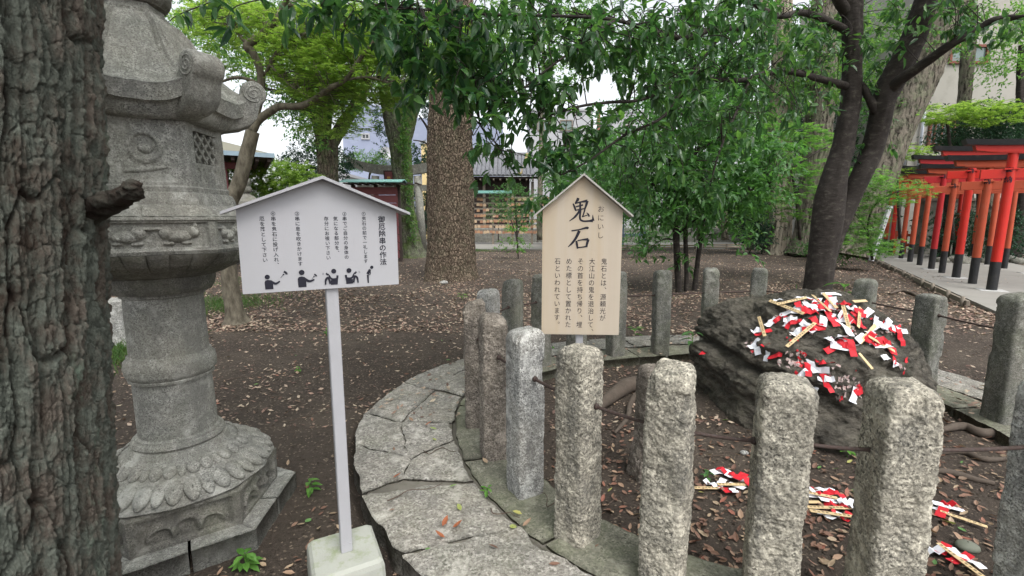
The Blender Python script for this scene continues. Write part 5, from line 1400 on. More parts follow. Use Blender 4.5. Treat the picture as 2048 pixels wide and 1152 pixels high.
def shade_canopy(t, x0, x1, y0, y1, z0, z1, n, seed, mat):  # extra leaves above the view, added to cut the light on the scene
    rs = np.random.default_rng(seed); C = np.stack([rs.uniform(x0, x1, n), rs.uniform(y0, y1, n), rs.uniform(z0, z1, n)], -1)
    C = C[(C[:, 1] < .5) | ((C[:, 2] - 1.5) / np.maximum(C[:, 1], .1) > .52)]
    C = C[fbm(C[:, 0] * .5, C[:, 1] * .5, C[:, 2] * .3, seed, 2) > -.12]
    crown('shade_canopy', twig_leaves(rs, C, 10, .5, .15, .07, flat=.4), mat, t, 'quad')
shade_canopy(t, -1.5, 8, -2, 9, 4.2, 7.5, 1700, 71, M['dkleaf'])
shade_canopy([o for o in scene.objects if o.name == 'tree'][0], -7.5, 1.0, -6, 6, 4.2, 7.5, 2200, 72, M['camphor'])
# ---- slender maple behind the lantern
YS = 6.5; t = tree('slender grey maple curving up behind the stone lantern, layered yellow green leaves', ground_pt(476, 655)); rs = np.random.default_rng(12)
attach(big_trunk('trunk', t, [(482, 668), (474, 640), (462, 575), (455, 500), (452, 440), (460, 405), (478, 365), (493, 310), (505, 262)], YS, [44, 34, 30, 29, 29, 28, 27, 27, 26], M['bark_slender'], 32, 12, .01, (3, 3), (.08, .07, 4), 4), t)
L0 = {k: v for k, v in LIMBS.items()}; LIMBS.clear()
fl('a', [(503, 262), (518, 240), (542, 222), (560, 213), (600, 212), (630, 198), (655, 178), (690, 160), (715, 125), (745, 85), (765, 65), (830, 45)], [6.5, 6.5, 6.45, 6.4, 6.35, 6.3, 6.2, 6.1, 6.0, 5.9, 5.9, 5.8], [20, 16, 15, 14, 13, 12, 11, 9, 8, 6, 5, 3], 11, 'bark_slender', t)
fl('b', [(503, 260), (512, 225), (522, 180), (520, 140), (505, 105), (495, 92), (520, 70), (548, 45), (566, 15), (580, -20)], [6.5, 6.55, 6.6, 6.6, 6.6, 6.6, 6.6, 6.5, 6.5, 6.4], [18, 16, 15, 14, 15, 16, 13, 12, 11, 10], 12, 'bark_slender', t)
fl('c', [(500, 95), (475, 65), (455, 35), (440, 10), (430, -20)], [6.6, 6.6, 6.5, 6.4, 6.4], [9, 7, 6, 5, 4], 13, 'bark_slender', t)
fl('d', [(525, 175), (500, 160), (470, 155), (440, 165)], [6.6, 6.6, 6.6, 6.6], [9, 7, 6, 4], 14, 'bark_slender', t)
fl('e', [(530, 150), (560, 95), (600, 70), (660, 60), (720, 40)], [6.6, 6.5, 6.4, 6.3, 6.2], [7, 6, 5, 4, 2], 15, 'bark_slender', t)
fl('f', [(540, 130), (580, 170), (620, 195)], [6.5, 6.4, 6.3], [4, 3, 2], 16, 'bark_slender', t)
fl('g', [(690, 160), (740, 155), (800, 175), (850, 190)], [6.1, 6.1, 6.0, 6.0], [5, 4, 3, 2], 17, 'bark_slender', t)
g = Geo(); P_ = [at(350, 80, 2.6), at(395, 40, 2.6), at(420, 15, 2.6), at(455, -20, 2.6)]
LPs = np.vstack(list(LIMBS.values()))
spec = [(450, 30, 7.0, 90, 50, .8), (560, 60, 7.0, 110, 50, 1.), (650, 60, 6.8, 110, 70, 1.), (620, 130, 6.9, 90, 40, .8), (740, 110, 6.6, 80, 50, .8), (700, 200, 6.8, 90, 30, .6), (640, 170, 6.8, 80, 30, .6), (800, 90, 6.6, 60, 50, .6), (810, 160, 6.6, 50, 25, .5), (680, 250, 7.2, 60, 25, .5, 1300), (440, 110, 7.4, 50, 30, .4, 700), (880, 60, 7, 50, 50, .4), (790, 195, 6.8, 50, 18, .4)]
C2, k2 = blobs(rs, spec, 1600)
arr = twig_leaves(rs, C2, 11, .26, .062, .05, lean=(0, 0, -.05), flat=.85, jit=.5, along=.4, nflat=.9)
crown('crown', arr, M['maple'], t, 'maple', .2)
g = Geo()
for i in range(0, len(C2), 3):
    d = np.linalg.norm(LPs - C2[i], axis=1); j = np.argmin(d)
    if d[j] < 1.3: g.tube(spline(np.array([LPs[j], (LPs[j] + C2[i]) / 2 + [0, 0, .08], C2[i] + arr[5][i] * .2]), 4), np.linspace(.007, .002, 9), 4, cap=False)
attach(g.build('twigs', M['bark_slender'], None, True), t)
LIMBS.clear()

# ---- large plated brown trunk
t = tree('very thick straight trunk with plated brown bark, left of the wooden sign', ground_pt(903, 562)); YB = 11.6
attach(big_trunk('trunk', t, [(903, 572), (902, 545), (902, 480), (900, 400), (900, 300), (903, 220), (905, 150), (908, 60), (910, -60)], YB, [102, 98, 94, 92, 88, 84, 80, 76, 72], M['bark_brown'], 220, 50, .03, (26, 8), (.07, .25, 5), 5, .012), t)
rs = np.random.default_rng(13)
C3, _ = blobs(rs, [(900, 60, 11.5, 170, 110, 2.), (820, 120, 12, 80, 60, 1.5), (1010, 110, 12, 110, 80, 2.), (1130, 90, 12.5, 90, 80, 1.)], 700)
crown('crown', twig_leaves(rs, C3, 12, .4, .10, .045, flat=.3), M['camphor'], t, 'quad')
# ---- mossy trunk
t = tree('leaning trunk with green moss and ivy, directly behind the right end of the white sign', ground_pt(832, 518)); YM = 18.2
attach(big_trunk('trunk', t, [(823, 524), (820, 500), (816, 460), (812, 420), (809, 382), (803, 330), (798, 290), (790, 240), (782, 195), (770, 140), (760, 60)], YM, [62, 50, 39, 35, 34, 38, 40, 43, 44, 34, 28], M['bark_moss'], 130, 30, .05, (18, 4), (.14, .25, 5), 6, .015), t)
attach(big_trunk('trunk_fork', t, [(806, 300), (816, 250), (826, 205), (838, 140), (845, 60)], YM, [24, 28, 30, 24, 20], M['bark_moss'], 60, 16, .04, (12, 4), None, 7), t)
rs = np.random.default_rng(14)
C4, _ = blobs(rs, [(808, 240, 17.6, 10, 50, .1, 700), (808, 290, 17.6, 12, 14, .1, 500), (814, 340, 17.7, 6, 35, .1, 500), (820, 400, 17.7, 5, 45, .1, 400), (826, 460, 17.6, 5, 30, .1, 300)], 210)
o = crown('ivy', twig_leaves(rs, C4, 9, .18, .085, .05, jit=.6), M['camphor'], t, 'quad')
C4, _ = blobs(rs, [(770, 110, 18, 90, 70, 2.), (860, 110, 18, 60, 80, 2.), (700, 60, 18, 100, 60, 2.)], 500)
crown('crown', twig_leaves(rs, C4, 12, .5, .13, .06, flat=.4), M['camphor'], t, 'quad')
# ---- forked camphor in the distance
t = tree('forked camphor trunk seen above the peak of the white sign, wrapped in leaf sprays', (at(655, 480, 16)[0], 16, 0)); YC = 16.0
attach(big_trunk('trunk', t, [(660, 500), (657, 430), (656, 360), (655, 310), (652, 280)], YC, [54, 44, 38, 38, 42], M['bark_far'], 90, 24, .04, (14, 5), None, 8, .012), t)
for i, (pts, ws) in enumerate([([(648, 290), (635, 240), (618, 190), (612, 150), (600, 60)], [26, 26, 24, 20, 16]), ([(662, 290), (685, 250), (708, 215), (728, 180), (738, 120), (745, 50)], [26, 24, 23, 20, 17, 14]), ([(652, 285), (655, 230), (668, 170), (660, 90)], [20, 18, 15, 12])]):
    g = Geo(); limb(g, pts, YC, ws, 18, .15, 20 + i, 8); attach(g.build('limb', M['bark_far'], None, True), t)
rs = np.random.default_rng(15)
C5, _ = blobs(rs, [(600, 120, 16, 70, 70, 1.5), (690, 120, 16, 90, 70, 1.5), (760, 60, 16, 80, 60, 1.5), (560, 50, 16, 90, 60, 1.5), (620, 250, 15.5, 40, 50, .8), (600, 200, 16, 50, 50, 1.), (700, 190, 15.6, 40, 50, .8), (640, 180, 15.4, 60, 50, .8), (490, 60, 16, 80, 60, 1.5), (410, 40, 16, 60, 50, 1.5), (570, 215, 16, 40, 25, 1.), (520, 140, 16, 60, 40, 1.)], 2200)
crown('crown', twig_leaves(rs, C5, 12, .45, .115, .055, flat=.35), M['camphor'], t, 'quad')
C5, _ = blobs(rs, [(660, 220, 14.8, 70, 60, .6), (640, 150, 14.6, 80, 50, .6), (720, 150, 14.6, 60, 50, .6), (560, 120, 14.6, 60, 40, .6)], 420)
crown('spray', twig_leaves(rs, C5, 12, .45, .085, .07, lean=(0, 0, -.05), flat=.85, nflat=.9), M['maple'], t, 'maple')
# ---- three stemmed young tree
t = tree('young tree of three thin dark stems right of the wooden sign, behind the posts', ground_pt(1372, 585)); Y3 = 9.4; rs = np.random.default_rng(16)
L3 = []
for i, (pts, ws) in enumerate([([(1358, 592), (1355, 540), (1352, 470), (1346, 400), (1342, 330), (1345, 260), (1360, 180)], [14, 13, 13, 12, 9, 7, 5]), ([(1372, 590), (1373, 540), (1371, 470), (1373, 400), (1385, 330), (1410, 260)], [9, 9, 9, 8, 6, 4]),
                               ([(1388, 588), (1393, 540), (1401, 480), (1408, 430), (1425, 380), (1450, 320)], [11, 10, 9, 8, 6, 4]), ([(1346, 395), (1310, 370), (1270, 345), (1230, 330)], [6, 5, 4, 3]), ([(1408, 430), (1450, 400), (1500, 380), (1540, 375)], [6, 5, 4, 3]), ([(1352, 470), (1390, 440), (1400, 430)], [5, 4, 4]), ([(1350, 340), (1400, 300), (1460, 260)], [6, 5, 3])]):
    g = Geo(); L3.append(limb(g, pts, Y3 + .1 * (i % 3), ws, 12, .12, 30 + i)); attach(g.build('stem' if i < 3 else 'limb', M['bark_dark'], None, True), t)
LPs = np.vstack(L3)
spec = [(1290, 330, 9.4, 90, 70, .9), (1380, 300, 9.6, 110, 80, 1.), (1470, 310, 9.6, 90, 70, 1.), (1310, 400, 9.2, 80, 40, .8), (1265, 425, 9.2, 45, 35, .6, 900), (1450, 395, 9.3, 80, 40, .8), (1510, 370, 9.4, 60, 50, .6), (1430, 455, 9.1, 60, 12, .5, 500), (1300, 485, 9.0, 30, 14, .4, 300), (1480, 445, 9.2, 50, 16, .5, 500), (1505, 490, 9.2, 24, 18, .3, 350), (1365, 520, 9.2, 30, 12, .3, 200), (1400, 200, 9.8, 120, 70, 1.), (1540, 300, 9.8, 50, 40, .6), (1350, 380, 9.6, 120, 60, 1.)]
C6, _ = blobs(rs, spec, 1250)
arr = twig_leaves(rs, C6, 8, .34, .15, .064, lean=(0, 0, -.2), flat=.3, nflat=.7)
crown('crown', arr, M['midleaf'], t, 'leaf', .25)
g = Geo()
for i in range(0, len(C6), 3):
    d = np.linalg.norm(LPs - C6[i], axis=1); j = np.argmin(d)
    if d[j] < 1.6: g.tube(spline(np.array([LPs[j], (LPs[j] + C6[i]) / 2 + [0, 0, .08], C6[i] + arr[5][i] * .2]), 3), np.linspace(.009, .003, 7), 4, cap=False)
attach(g.build('twigs', M['bark_dark'], None, True), t)
# ---- pale trunks
for lab, base, pts, Yp, ws, mt, sd in [
    ('pale straight trunk with ridged bark between the three stemmed tree and the forked dark tree', (1558, 505), [(1558, 512), (1557, 480), (1560, 420), (1561, 330), (1562, 240), (1563, 150), (1565, 0)], 19.6, [50, 44, 40, 38, 38, 36, 32], 'bark_pale', 1),
    ('slanting ridged trunk just left of the forked dark tree', (1612, 500), [(1608, 508), (1614, 470), (1622, 400), (1632, 320), (1638, 240), (1641, 180), (1645, 60), (1650, -40)], 18.5, [58, 46, 42, 46, 48, 50, 46, 40], 'bark_grey', 2),
    ('big leaning mottled trunk rising to the right behind the forked dark tree', (1715, 500), [(1706, 512), (1716, 480), (1738, 400), (1765, 330), (1795, 255), (1838, 160), (1868, 90), (1893, 20), (1920, -70)], 13.5, [74, 62, 60, 62, 62, 64, 62, 60, 56], 'bark_grey', 3),
    ('thin dark trunk in front of the upper window of the concrete building', (1930, 480), [(1935, 480), (1930, 330), (1926, 240), (1930, 180), (1936, 100), (1940, 50), (1945, -30)], 19.0, [22, 21, 21, 22, 22, 20, 18], 'bark_grey', 4),
    ('dark trunk at the upper right rim above the hedge', (2040, 470), [(2043, 470), (2042, 300), (2041, 200), (2042, 160), (2044, 90)], 18.0, [16, 14, 14, 13, 10], 'bark_dark', 5),
    ('second pale trunk far back between the leaf masses', (1536, 480), [(1534, 480), (1530, 300), (1529, 160), (1528, 0)], 26.0, [24, 20, 19, 17], 'bark_pale', 6)]:
    pp = at(base[0], base[1], Yp); t = tree(lab, (pp[0], pp[1], 0))
    attach(big_trunk('trunk', t, pts, Yp, ws, M[mt], 110 if sd < 4 else 24, 26, .035 if sd < 4 else .02, (16, 3), (.16, .3, 5) if sd < 4 else None, 10 + sd, .025 if sd < 3 else .008), t)
    rs = np.random.default_rng(40 + sd)
    if sd == 1: sp = [(1560, 120, 20, 90, 90, 2.), (1500, 60, 20, 90, 60, 2.), (1440, 130, 20, 100, 80, 2.)]; mtl = 'midleaf'; n = 700
    elif sd == 2: sp = [(1640, 90, 19, 80, 90, 2.), (1600, 160, 18.6, 50, 60, 1.)]; mtl = 'camphor'; n = 420
    elif sd == 3: sp = [(1780, 60, 15, 90, 60, 1.5), (1860, 60, 14, 60, 60, 1.), (1720, 150, 14.5, 60, 60, 1.), (1820, 180, 13.4, 30, 60, .3, 700)]; mtl = 'camphor'; n = 330
    elif sd == 4: sp = [(1925, 60, 18.8, 22, 60, .4), (1950, 20, 18.8, 40, 20, .6)]; mtl = 'camphor'; n = 130
    elif sd == 5: sp = [(2020, 110, 17.8, 45, 45, 1.), (1985, 130, 17.8, 30, 25, .6), (2040, 60, 17.8, 40, 40, 1.), (1990, 165, 17.8, 14, 12, .4), (2035, 15, 17.8, 40, 20, .5)]; mtl = 'maple2'; n = 190
    else: sp = [(1500, 260, 26, 60, 60, 2.), (1440, 240, 26, 70, 70, 2.), (1590, 260, 25, 40, 60, 1.)]; mtl = 'midleaf'; n = 420
    C7, _ = blobs(rs, sp, n)
    crown('crown', twig_leaves(rs, C7, 12, .5, .12, .058, flat=.35), M[mtl], t, 'quad')
# ---- maples in the middle distance
def small_maple(lab, base, Ym, trunk, spec, n, mt, sd, L=.075, kind='maple', per=12, tl=.3, flat=.85, cat='tree', matw='bark_dark', name='tree'):
    pp = at(base[0], base[1], Ym); t = tree(lab, (pp[0], pp[1], 0), cat, name=name); rs = np.random.default_rng(60 + sd)
    g = Geo()
    for pts, ws in trunk: limb(g, pts, Ym, ws, 10, .12, sd)
    attach(g.build('trunk', M[matw], None, True), t); C, _ = blobs(rs, spec, n)
    arr = twig_leaves(rs, C, per, tl, L, L * (.8 if kind == 'maple' else .42), lean=(0, 0, -.05), flat=flat, nflat=.9 if flat > .5 else .6)
    crown('crown', arr, M[mt], t, kind, .2); return t
small_maple('light green maple spreading in flat layers left of the forked dark tree', (1600, 470), 11.5, [([(1600, 480), (1590, 380), (1575, 330), (1540, 300)], [6, 5, 4, 2]), ([(1592, 390), (1560, 400), (1500, 425)], [4, 3, 2]), ([(1580, 340), (1640, 300), (1680, 290)], [4, 3, 2])],
            [(1590, 290, 11.5, 70, 22, .8), (1560, 330, 11.5, 60, 18, .8), (1620, 340, 11.3, 60, 20, .6), (1550, 400, 11.2, 70, 18, .6), (1510, 425, 11, 45, 10, .4), (1610, 380, 11.3, 50, 16, .6), (1600, 430, 11.2, 50, 14, .5), (1640, 270, 11.6, 40, 20, .6), (1560, 250, 12, 60, 20, .6), (1660, 400, 11.6, 30, 30, .5), (1480, 300, 12, 60, 22, .6), (1500, 350, 12, 50, 16, .5)], 480, 'maple2', 1, .085)
small_maple('feathery maple sprays between the leaning trunk and the red gates', (1745, 500), 9.6, [([(1745, 520), (1735, 460), (1750, 410), (1800, 380)], [5, 4, 3, 2]), ([(1737, 470), (1720, 440), (1700, 420)], [3, 2, 2])],
            [(1770, 365, 9.5, 70, 14, .5), (1810, 380, 9.3, 45, 10, .4), (1745, 400, 9.6, 50, 14, .4), (1720, 440, 9.6, 45, 26, .5), (1730, 480, 9.5, 55, 26, .5), (1760, 500, 9.4, 40, 14, .4), (1790, 400, 9.3, 40, 8, .3), (1720, 350, 9.9, 40, 20, .4)], 480, 'maple2', 2, .062)
small_maple('bright maple layer above the hedge in front of the concrete building', (1900, 480), 15.5, [([(1905, 480), (1900, 300), (1890, 240), (1860, 225)], [7, 6, 4, 2])],
            [(1900, 222, 15.5, 80, 14, .8), (1970, 214, 15.5, 70, 14, .8), (1860, 240, 15.3, 45, 8, .5), (2020, 225, 15.5, 50, 18, .8), (1940, 240, 15.4, 70, 12, .6)], 420, 'maple', 3, .09)
small_maple('low bright maple sprays just above the left end of the red gates', (1800, 480), 14.5, [([(1800, 480), (1795, 360), (1800, 310)], [6, 4, 2])], [(1805, 308, 14.5, 60, 12, .6), (1830, 295, 14.5, 40, 9, .4), (1770, 310, 14.6, 35, 16, .5), (1780, 345, 14.6, 30, 14, .4)], 190, 'maple', 4, .085)
small_maple('rounded light green maple behind the left eave of the white sign', (530, 470), 15.0, [([(530, 480), (532, 400), (520, 350)], [10, 8, 5]), ([(532, 400), (560, 360), (585, 345)], [6, 4, 2])],
            [(540, 345, 15, 60, 28, .9), (490, 350, 15, 45, 28, .8), (590, 350, 15, 40, 24, .6), (520, 385, 14.8, 70, 22, .6), (470, 385, 15, 30, 25, .6), (560, 380, 14.8, 40, 20, .5)], 560, 'maple', 5, .095, flat=.5)
small_maple('dark fine leaved shrub behind the forked camphor trunk', (600, 460), 19, [([(600, 470), (610, 380), (615, 330)], [8, 6, 4])], [(620, 310, 19, 45, 26, 1.), (590, 330, 19, 40, 24, 1.), (660, 330, 19, 40, 30, 1.), (630, 350, 19, 60, 18, 1.), (690, 320, 19, 25, 25, .6)], 420, 'pine', 6, .12, 'quad', flat=.3)
small_maple('mid green bush over the teal roofed board fence', (730, 400), 24, [([(735, 420), (738, 360), (745, 320)], [6, 4, 3])], [(735, 314, 24, 45, 14, .6), (765, 322, 24, 25, 10, .5), (720, 332, 24, 30, 8, .6), (690, 325, 24, 25, 12, .6)], 260, 'camphor', 7, .11, 'quad', flat=.4)
small_maple('dark bushy pine behind the lamp post', (840, 470), 23, [([(850, 470), (858, 340), (862, 300), (856, 260), (838, 230)], [6, 6, 5, 5, 3]), ([(862, 300), (850, 285), (826, 280)], [5, 3, 2])], [(838, 310, 23, 20, 26, .5), (845, 330, 23, 24, 16, .5), (775, 240, 23, 28, 40, .8), (850, 195, 23, 40, 30, .8), (860, 225, 23, 22, 20, .5), (765, 300, 23, 14, 10, .4), (830, 400, 23, 18, 30, .5), (850, 430, 23, 12, 50, .3)], 520, 'pine', 8, .13, 'quad', flat=.2)
small_maple('small round leaved shrub with a thin stem in front of the plaque rack', (1036, 500), 20.5, [([(1036, 508), (1034, 470), (1032, 430), (1030, 400)], [4, 4, 4, 3]), ([(1034, 470), (1048, 440)], [3, 2]), ([(1034, 475), (1022, 440)], [3, 2])], [(1030, 405, 20.5, 52, 26, .6), (1050, 430, 20.5, 40, 22, .5), (1000, 425, 20.5, 24, 20, .4), (1020, 380, 20.5, 30, 14, .4), (1070, 415, 20.5, 18, 24, .4)], 560, 'midleaf', 9, .075, 'quad', per=10, tl=.2, flat=.2, cat='shrub', name='shrub')
small_maple('low young plant with bright green leaves at the foot of the small shrub', (1035, 520), 17.0, [([(1037, 524), (1035, 495), (1030, 465)], [3, 2, 1])], [(1035, 458, 17, 22, 6, .3), (1020, 482, 17, 24, 6, .3), (1045, 492, 17, 14, 10, .2), (1015, 500, 17, 22, 5, .2)], 60, 'sprout', 10, .12, 'quad', per=9, tl=.2, flat=.6, cat='plant', name='young_plant')
# ---- leaf masses closing the background
def mass(lab, base, Ym, spec, n, mt, sd, L=.13, cat='tree', per=12, tl=.5, flat=.3, w=14, name='tree'):
    pp = at(base[0], base[1], Ym); t = tree(lab, (pp[0], pp[1], 0), cat, name=name); rs = np.random.default_rng(80 + sd)
    g = Geo(); limb(g, [(base[0], base[1] + 10), (base[0], base[1] - 80), (base[0] + 8, spec[0][1])], Ym, [w, w * .8, w * .4], 10, .15, sd); attach(g.build('trunk', M['bark_grey'], None, True), t)
    C, _ = blobs(rs, spec, n); crown('crown', twig_leaves(rs, C, per, tl, L, L * .45, flat=flat), M[mt], t, 'quad'); return t
mass('broad green tree filling the gap above the three stemmed tree', (1400, 470), 22, [(1400, 120, 22, 120, 90, 2.), (1480, 200, 22, 110, 90, 2.), (1380, 260, 21, 120, 80, 2.), (1300, 330, 21, 110, 60, 2.), (1480, 340, 21, 90, 60, 2.), (1240, 250, 22, 60, 60, 1.5)], 1700, 'midleaf', 1, .17)
mass('bushy evergreen low behind the wooden sign', (1200, 470), 21, [(1210, 340, 21, 70, 50, 1.5), (1150, 370, 21, 60, 40, 1.5), (1250, 400, 20, 60, 50, 1.), (1120, 340, 21, 40, 30, 1.), (1200, 300, 22, 60, 40, 1.)], 1000, 'midleaf', 2, .14)
mass('light green bush low between the stems and the pale trunk', (1450, 470), 19, [(1450, 400, 19, 80, 50, 1.), (1490, 430, 19, 40, 30, 1.), (1380, 400, 20, 60, 40, 1.)], 300, 'camphor', 3, .12)
mass('dark green bush left of the pale straight trunk', (1500, 490), 19.5, [(1515, 450, 19.5, 38, 40, .6), (1490, 420, 19.5, 40, 40, .6), (1520, 480, 19.5, 28, 18, .4)], 560, 'pine', 4, .10, cat='shrub', name='shrub')
mass('tall evergreen behind the slanting ridged trunk', (1600, 470), 25, [(1600, 330, 25, 60, 100, 2.), (1660, 250, 25, 60, 100, 2.), (1690, 380, 24, 50, 80, 1.), (1580, 200, 25, 60, 80, 1.), (1500, 420, 25, 60, 60, 1.)], 1000, 'pine', 5, .17)
mass('evergreen far right behind the leaning trunk', (1780, 470), 24, [(1740, 230, 24, 50, 80, 2.), (1700, 120, 24, 60, 100, 2.)], 460, 'midleaf', 6, .16)
mass('clipped dark evergreen hedge above the red gates', (1980, 480), 16.5, [(1960, 268, 16.5, 90, 22, 1.), (2020, 250, 16.5, 60, 40, 1.), (2040, 290, 16.5, 60, 30, 1.), (1900, 280, 16.5, 40, 16, .8), (1980, 235, 16.5, 50, 18, .8)], 900, 'pine', 7, .10, cat='hedge', name='hedge')
mass('low green plants round the foot of the slanting ridged trunk', (1640, 500), 17, [(1640, 490, 17, 30, 18, .5), (1600, 485, 18, 16, 12, .4), (1690, 480, 14, 30, 30, .5)], 190, 'midleaf', 8, .1, cat='plants', w=3, name='plants')
mass('distant leafy tree above the lantern roof', (430, 470), 24, [(420, 90, 24, 80, 70, 2.), (500, 200, 24, 30, 60, 1., 1400), (400, 30, 24, 90, 60, 2.)], 260, 'camphor', 9, .16)
mass('distant crown closing the top centre', (1080, 470), 26, [(1060, 40, 26, 130, 50, 2.), (1200, 60, 26, 120, 70, 2.), (1290, 130, 26, 70, 80, 2.), (1000, 110, 26, 60, 50, 1.)], 900, 'camphor', 10, .16)
mass('thin leafy plant left of the three stemmed tree', (1300, 470), 17.5, [(1290, 470, 17.5, 50, 30, .5), (1330, 440, 17.5, 50, 30, .5)], 200, 'midleaf', 11, .1, cat='shrub', w=4, name='shrub')
# ================================================================== RED GATES
GM = {'red': M['red'], 'crimson': M['red2'], 'orange': M['orange']}
gates = [ # t along the row, width, height, colour, pillar dia, curved cap, label
    (0.0, 2.15, 2.92, 'red', .165, 1, 'nearest bright red shrine gate, at the right rim, with a black inscription on its pillar'),
    (1.13, 2.0, 2.76, 'orange', .15, 0, 'faded orange shrine gate directly behind the nearest bright one'),
    (2.30, 2.1, 3.08, 'red', .16, 1, 'bright red shrine gate, third from the camera'),
    (3.5, 1.9, 2.80, 'orange', .14, 0, 'faded orange gate with an inscription on its left pillar, fourth from the camera'),
    (4.55, 2.0, 3.12, 'crimson', .15, 1, 'crimson shrine gate, fifth from the camera'),
    (5.9, 1.9, 2.85, 'orange', .14, 0, 'narrow faded gate, sixth from the camera'),
    (7.2, 1.9, 3.08, 'orange', .15, 1, 'dull orange gate, seventh from the camera'),
    (8.6, 1.9, 3.0, 'orange', .14, 1, 'dull orange gate, eighth from the camera'),
    (10.6, 1.9, 3.05, 'red', .15, 1, 'red gate near the far end beside the white marker post'),
    (11.9, 1.9, 2.9, 'orange', .14, 0, 'farthest faded gate of the row'),
]
gyaw = math.atan2(TN[1], TN[0])
_tc = bpy.data.curves.new('measure', 'FONT'); _to = bpy.data.objects.new('measure', _tc); COL.objects.link(_to); _cache.clear(); _tc.resolution_u = 2
for i, (tt, w, h, colr, dia, curved, lab) in enumerate(gates):
    p = TA + TD * tt; t = thing('shrine_gate', lab, 'torii gate', (p[0], p[1], .05), gyaw, group='red shrine gates over the paved way')
    mt = GM[colr]; bl = M['blackp']
    for s in (0, 1):
        g = Geo(); x = s * w; lean = (1 if s == 0 else -1) * .02
        g.tube(np.array([[x, 0, -.02], [x + lean * .2, 0, .58]]), [dia / 2 * 1.02, dia / 2 * 1.01], 20); pb = g.build('pillar_base', bl, t, True, auto=50)
        g = Geo(); g.tube(np.array([[x + lean * .2, 0, .58], [x + lean, 0, h - .22]]), [dia / 2, dia / 2 * .94], 20); g.build('pillar', mt, t, True, auto=50)
        if i in (0, 2, 4, 7): g = Geo(); g.box((x, 0, -.035 + .02), (dia * 2.6, dia * 2.2, .05), ch=.01); g.build('footing', M['footing'], t)
    g = Geo(); g.box((w / 2, 0, h - .62), (w + .84, dia * .42, .18), ch=.006); g.build('tie_beam', mt, t)
    g = Geo(); g.box((w / 2, 0, h - .47), (.12, dia * .4, .16), ch=.004); g.build('centre_strut', mt, t)
    for s in (0, 1):
        g = Geo(); g.box((s * w + (.012 if s == 0 else -.012), 0, h - .535), (dia * 1.3, dia * 1.0, .028), ch=.004); g.build('wedge', mt, t)
    n = 15; xs = np.linspace(-.72, w + .72, n); cur = (.08 if curved else .05) * np.abs((xs - w / 2) / (w / 2 + .72)) ** 3
    def beam(x0, x1, z0, z1, dy, nm, m_, cap=0.0):
        g = Geo(); x_ = xs * (x1 - x0) / (xs[-1] - xs[0]); x_ = x_ - x_.mean() + w / 2
        V = []
        for q in range(n):
            e_ = .02 * np.sign(x_[q] - w / 2) * (q in (0, n - 1))
            V += [[x_[q] - e_, -dy / 2, z0 + cur[q]], [x_[q] - e_, dy / 2, z0 + cur[q]], [x_[q] + e_, dy / 2 + cap, z1 + cur[q]], [x_[q] + e_, -dy / 2 - cap, z1 + cur[q]]]
        g.add(np.array(V), [gridF(n, 4, True), np.array([[0, 1, 2, 3]]), np.array([[3, 2, 1, 0]]) + (n - 1) * 4]); g.build(nm, m_, t)
    beam(-.42, w + .42, h - .262, h - .225, dia * 1.1, 'under_lintel', mt)
    beam(-.56, w + .56, h - .235, h - .11, dia * 1.15, 'lintel', mt)
    beam(-.72, w + .72, h - .108, h - .0, dia * 1.7, 'cap_beam', bl, .015)
    if i in (0, 1, 2, 3, 4, 6, 8):
        g = Geo(); sgn = -1
        def Mp(q, x0=0.0): # wrap on the pillar facing the camera side
            a = q[..., 0:1] / (dia / 2) + math.radians(-118); r_ = dia / 2 + .0025
            return np.concatenate([r_ * np.cos(a) + .015, r_ * np.sin(a), q[..., 1:2]], -1)
        column(g, '納', 0, (h - .47 if i else h - .67), .13, .17, Mp, bold=.02, lift=0)
        g.build('lettering', M['ink'], t)
        if i == 0: g = Geo(); column(g, '奉', 0, h - .50, .13, .17, Mp, bold=.02, lift=0); g.build('lettering', M['ink'], t)
bpy.data.objects.remove(_to)
# wooden edging of the paved way
for k in range(7):
    a = TA + TD * (-2.4 + k * 1.9) + TN * (-.95); b = TA + TD * (-2.4 + k * 1.9 + 1.85) + TN * (-.95)
    t = thing('edging_board', ['split', 'mossy', 'weathered'][k % 3] + ' low edging board along the red gate path, ' + ['first', 'second', 'third', 'fourth', 'fifth', 'sixth', 'seventh'][k] + ' from the camera', 'edging', (a[0], a[1], 0), math.atan2(TD[1], TD[0]), 'edging boards along the gate path')
    g = Geo(); g.box((.925, 0, .07), (1.83, .05, .09), ch=.006); g.build('board', M['woodgrey'], t)
    for q in (.12, .95):
        g = Geo(); g.tube(np.array([[q, .045, -.05], [q, .045, .17]]), .03, 8); g.build('stake', M['woodgrey'], t, True)
# low bamboo rails along the back path
for k, (x0, x1, y, lab) in enumerate([(2.0, 6.2, 22.0, 'bamboo edging rail right of the wooden sign, at the back path'), (6.4, 9.0, 22.35, 'short bamboo edging rail behind the three stemmed tree'), (9.2, 13.0, 22.8, 'bamboo edging rail left of the pale straight trunk')]):
    t = thing('bamboo_rail', lab, 'rail', (x0, y, 0)); g = Geo()
    for z in (.10, .2): g.tube(np.array([[0, 0, z], [x1 - x0, .1, z]]), .03, 8)
    g.build('rail', M['bamboo'], t, True)
    for q in np.arange(.1, x1 - x0, 1.1):
        g = Geo(); g.box((q, .02, .11), (.07, .06, .30), ch=.005); g.build('stake', M['woodgrey'], t)
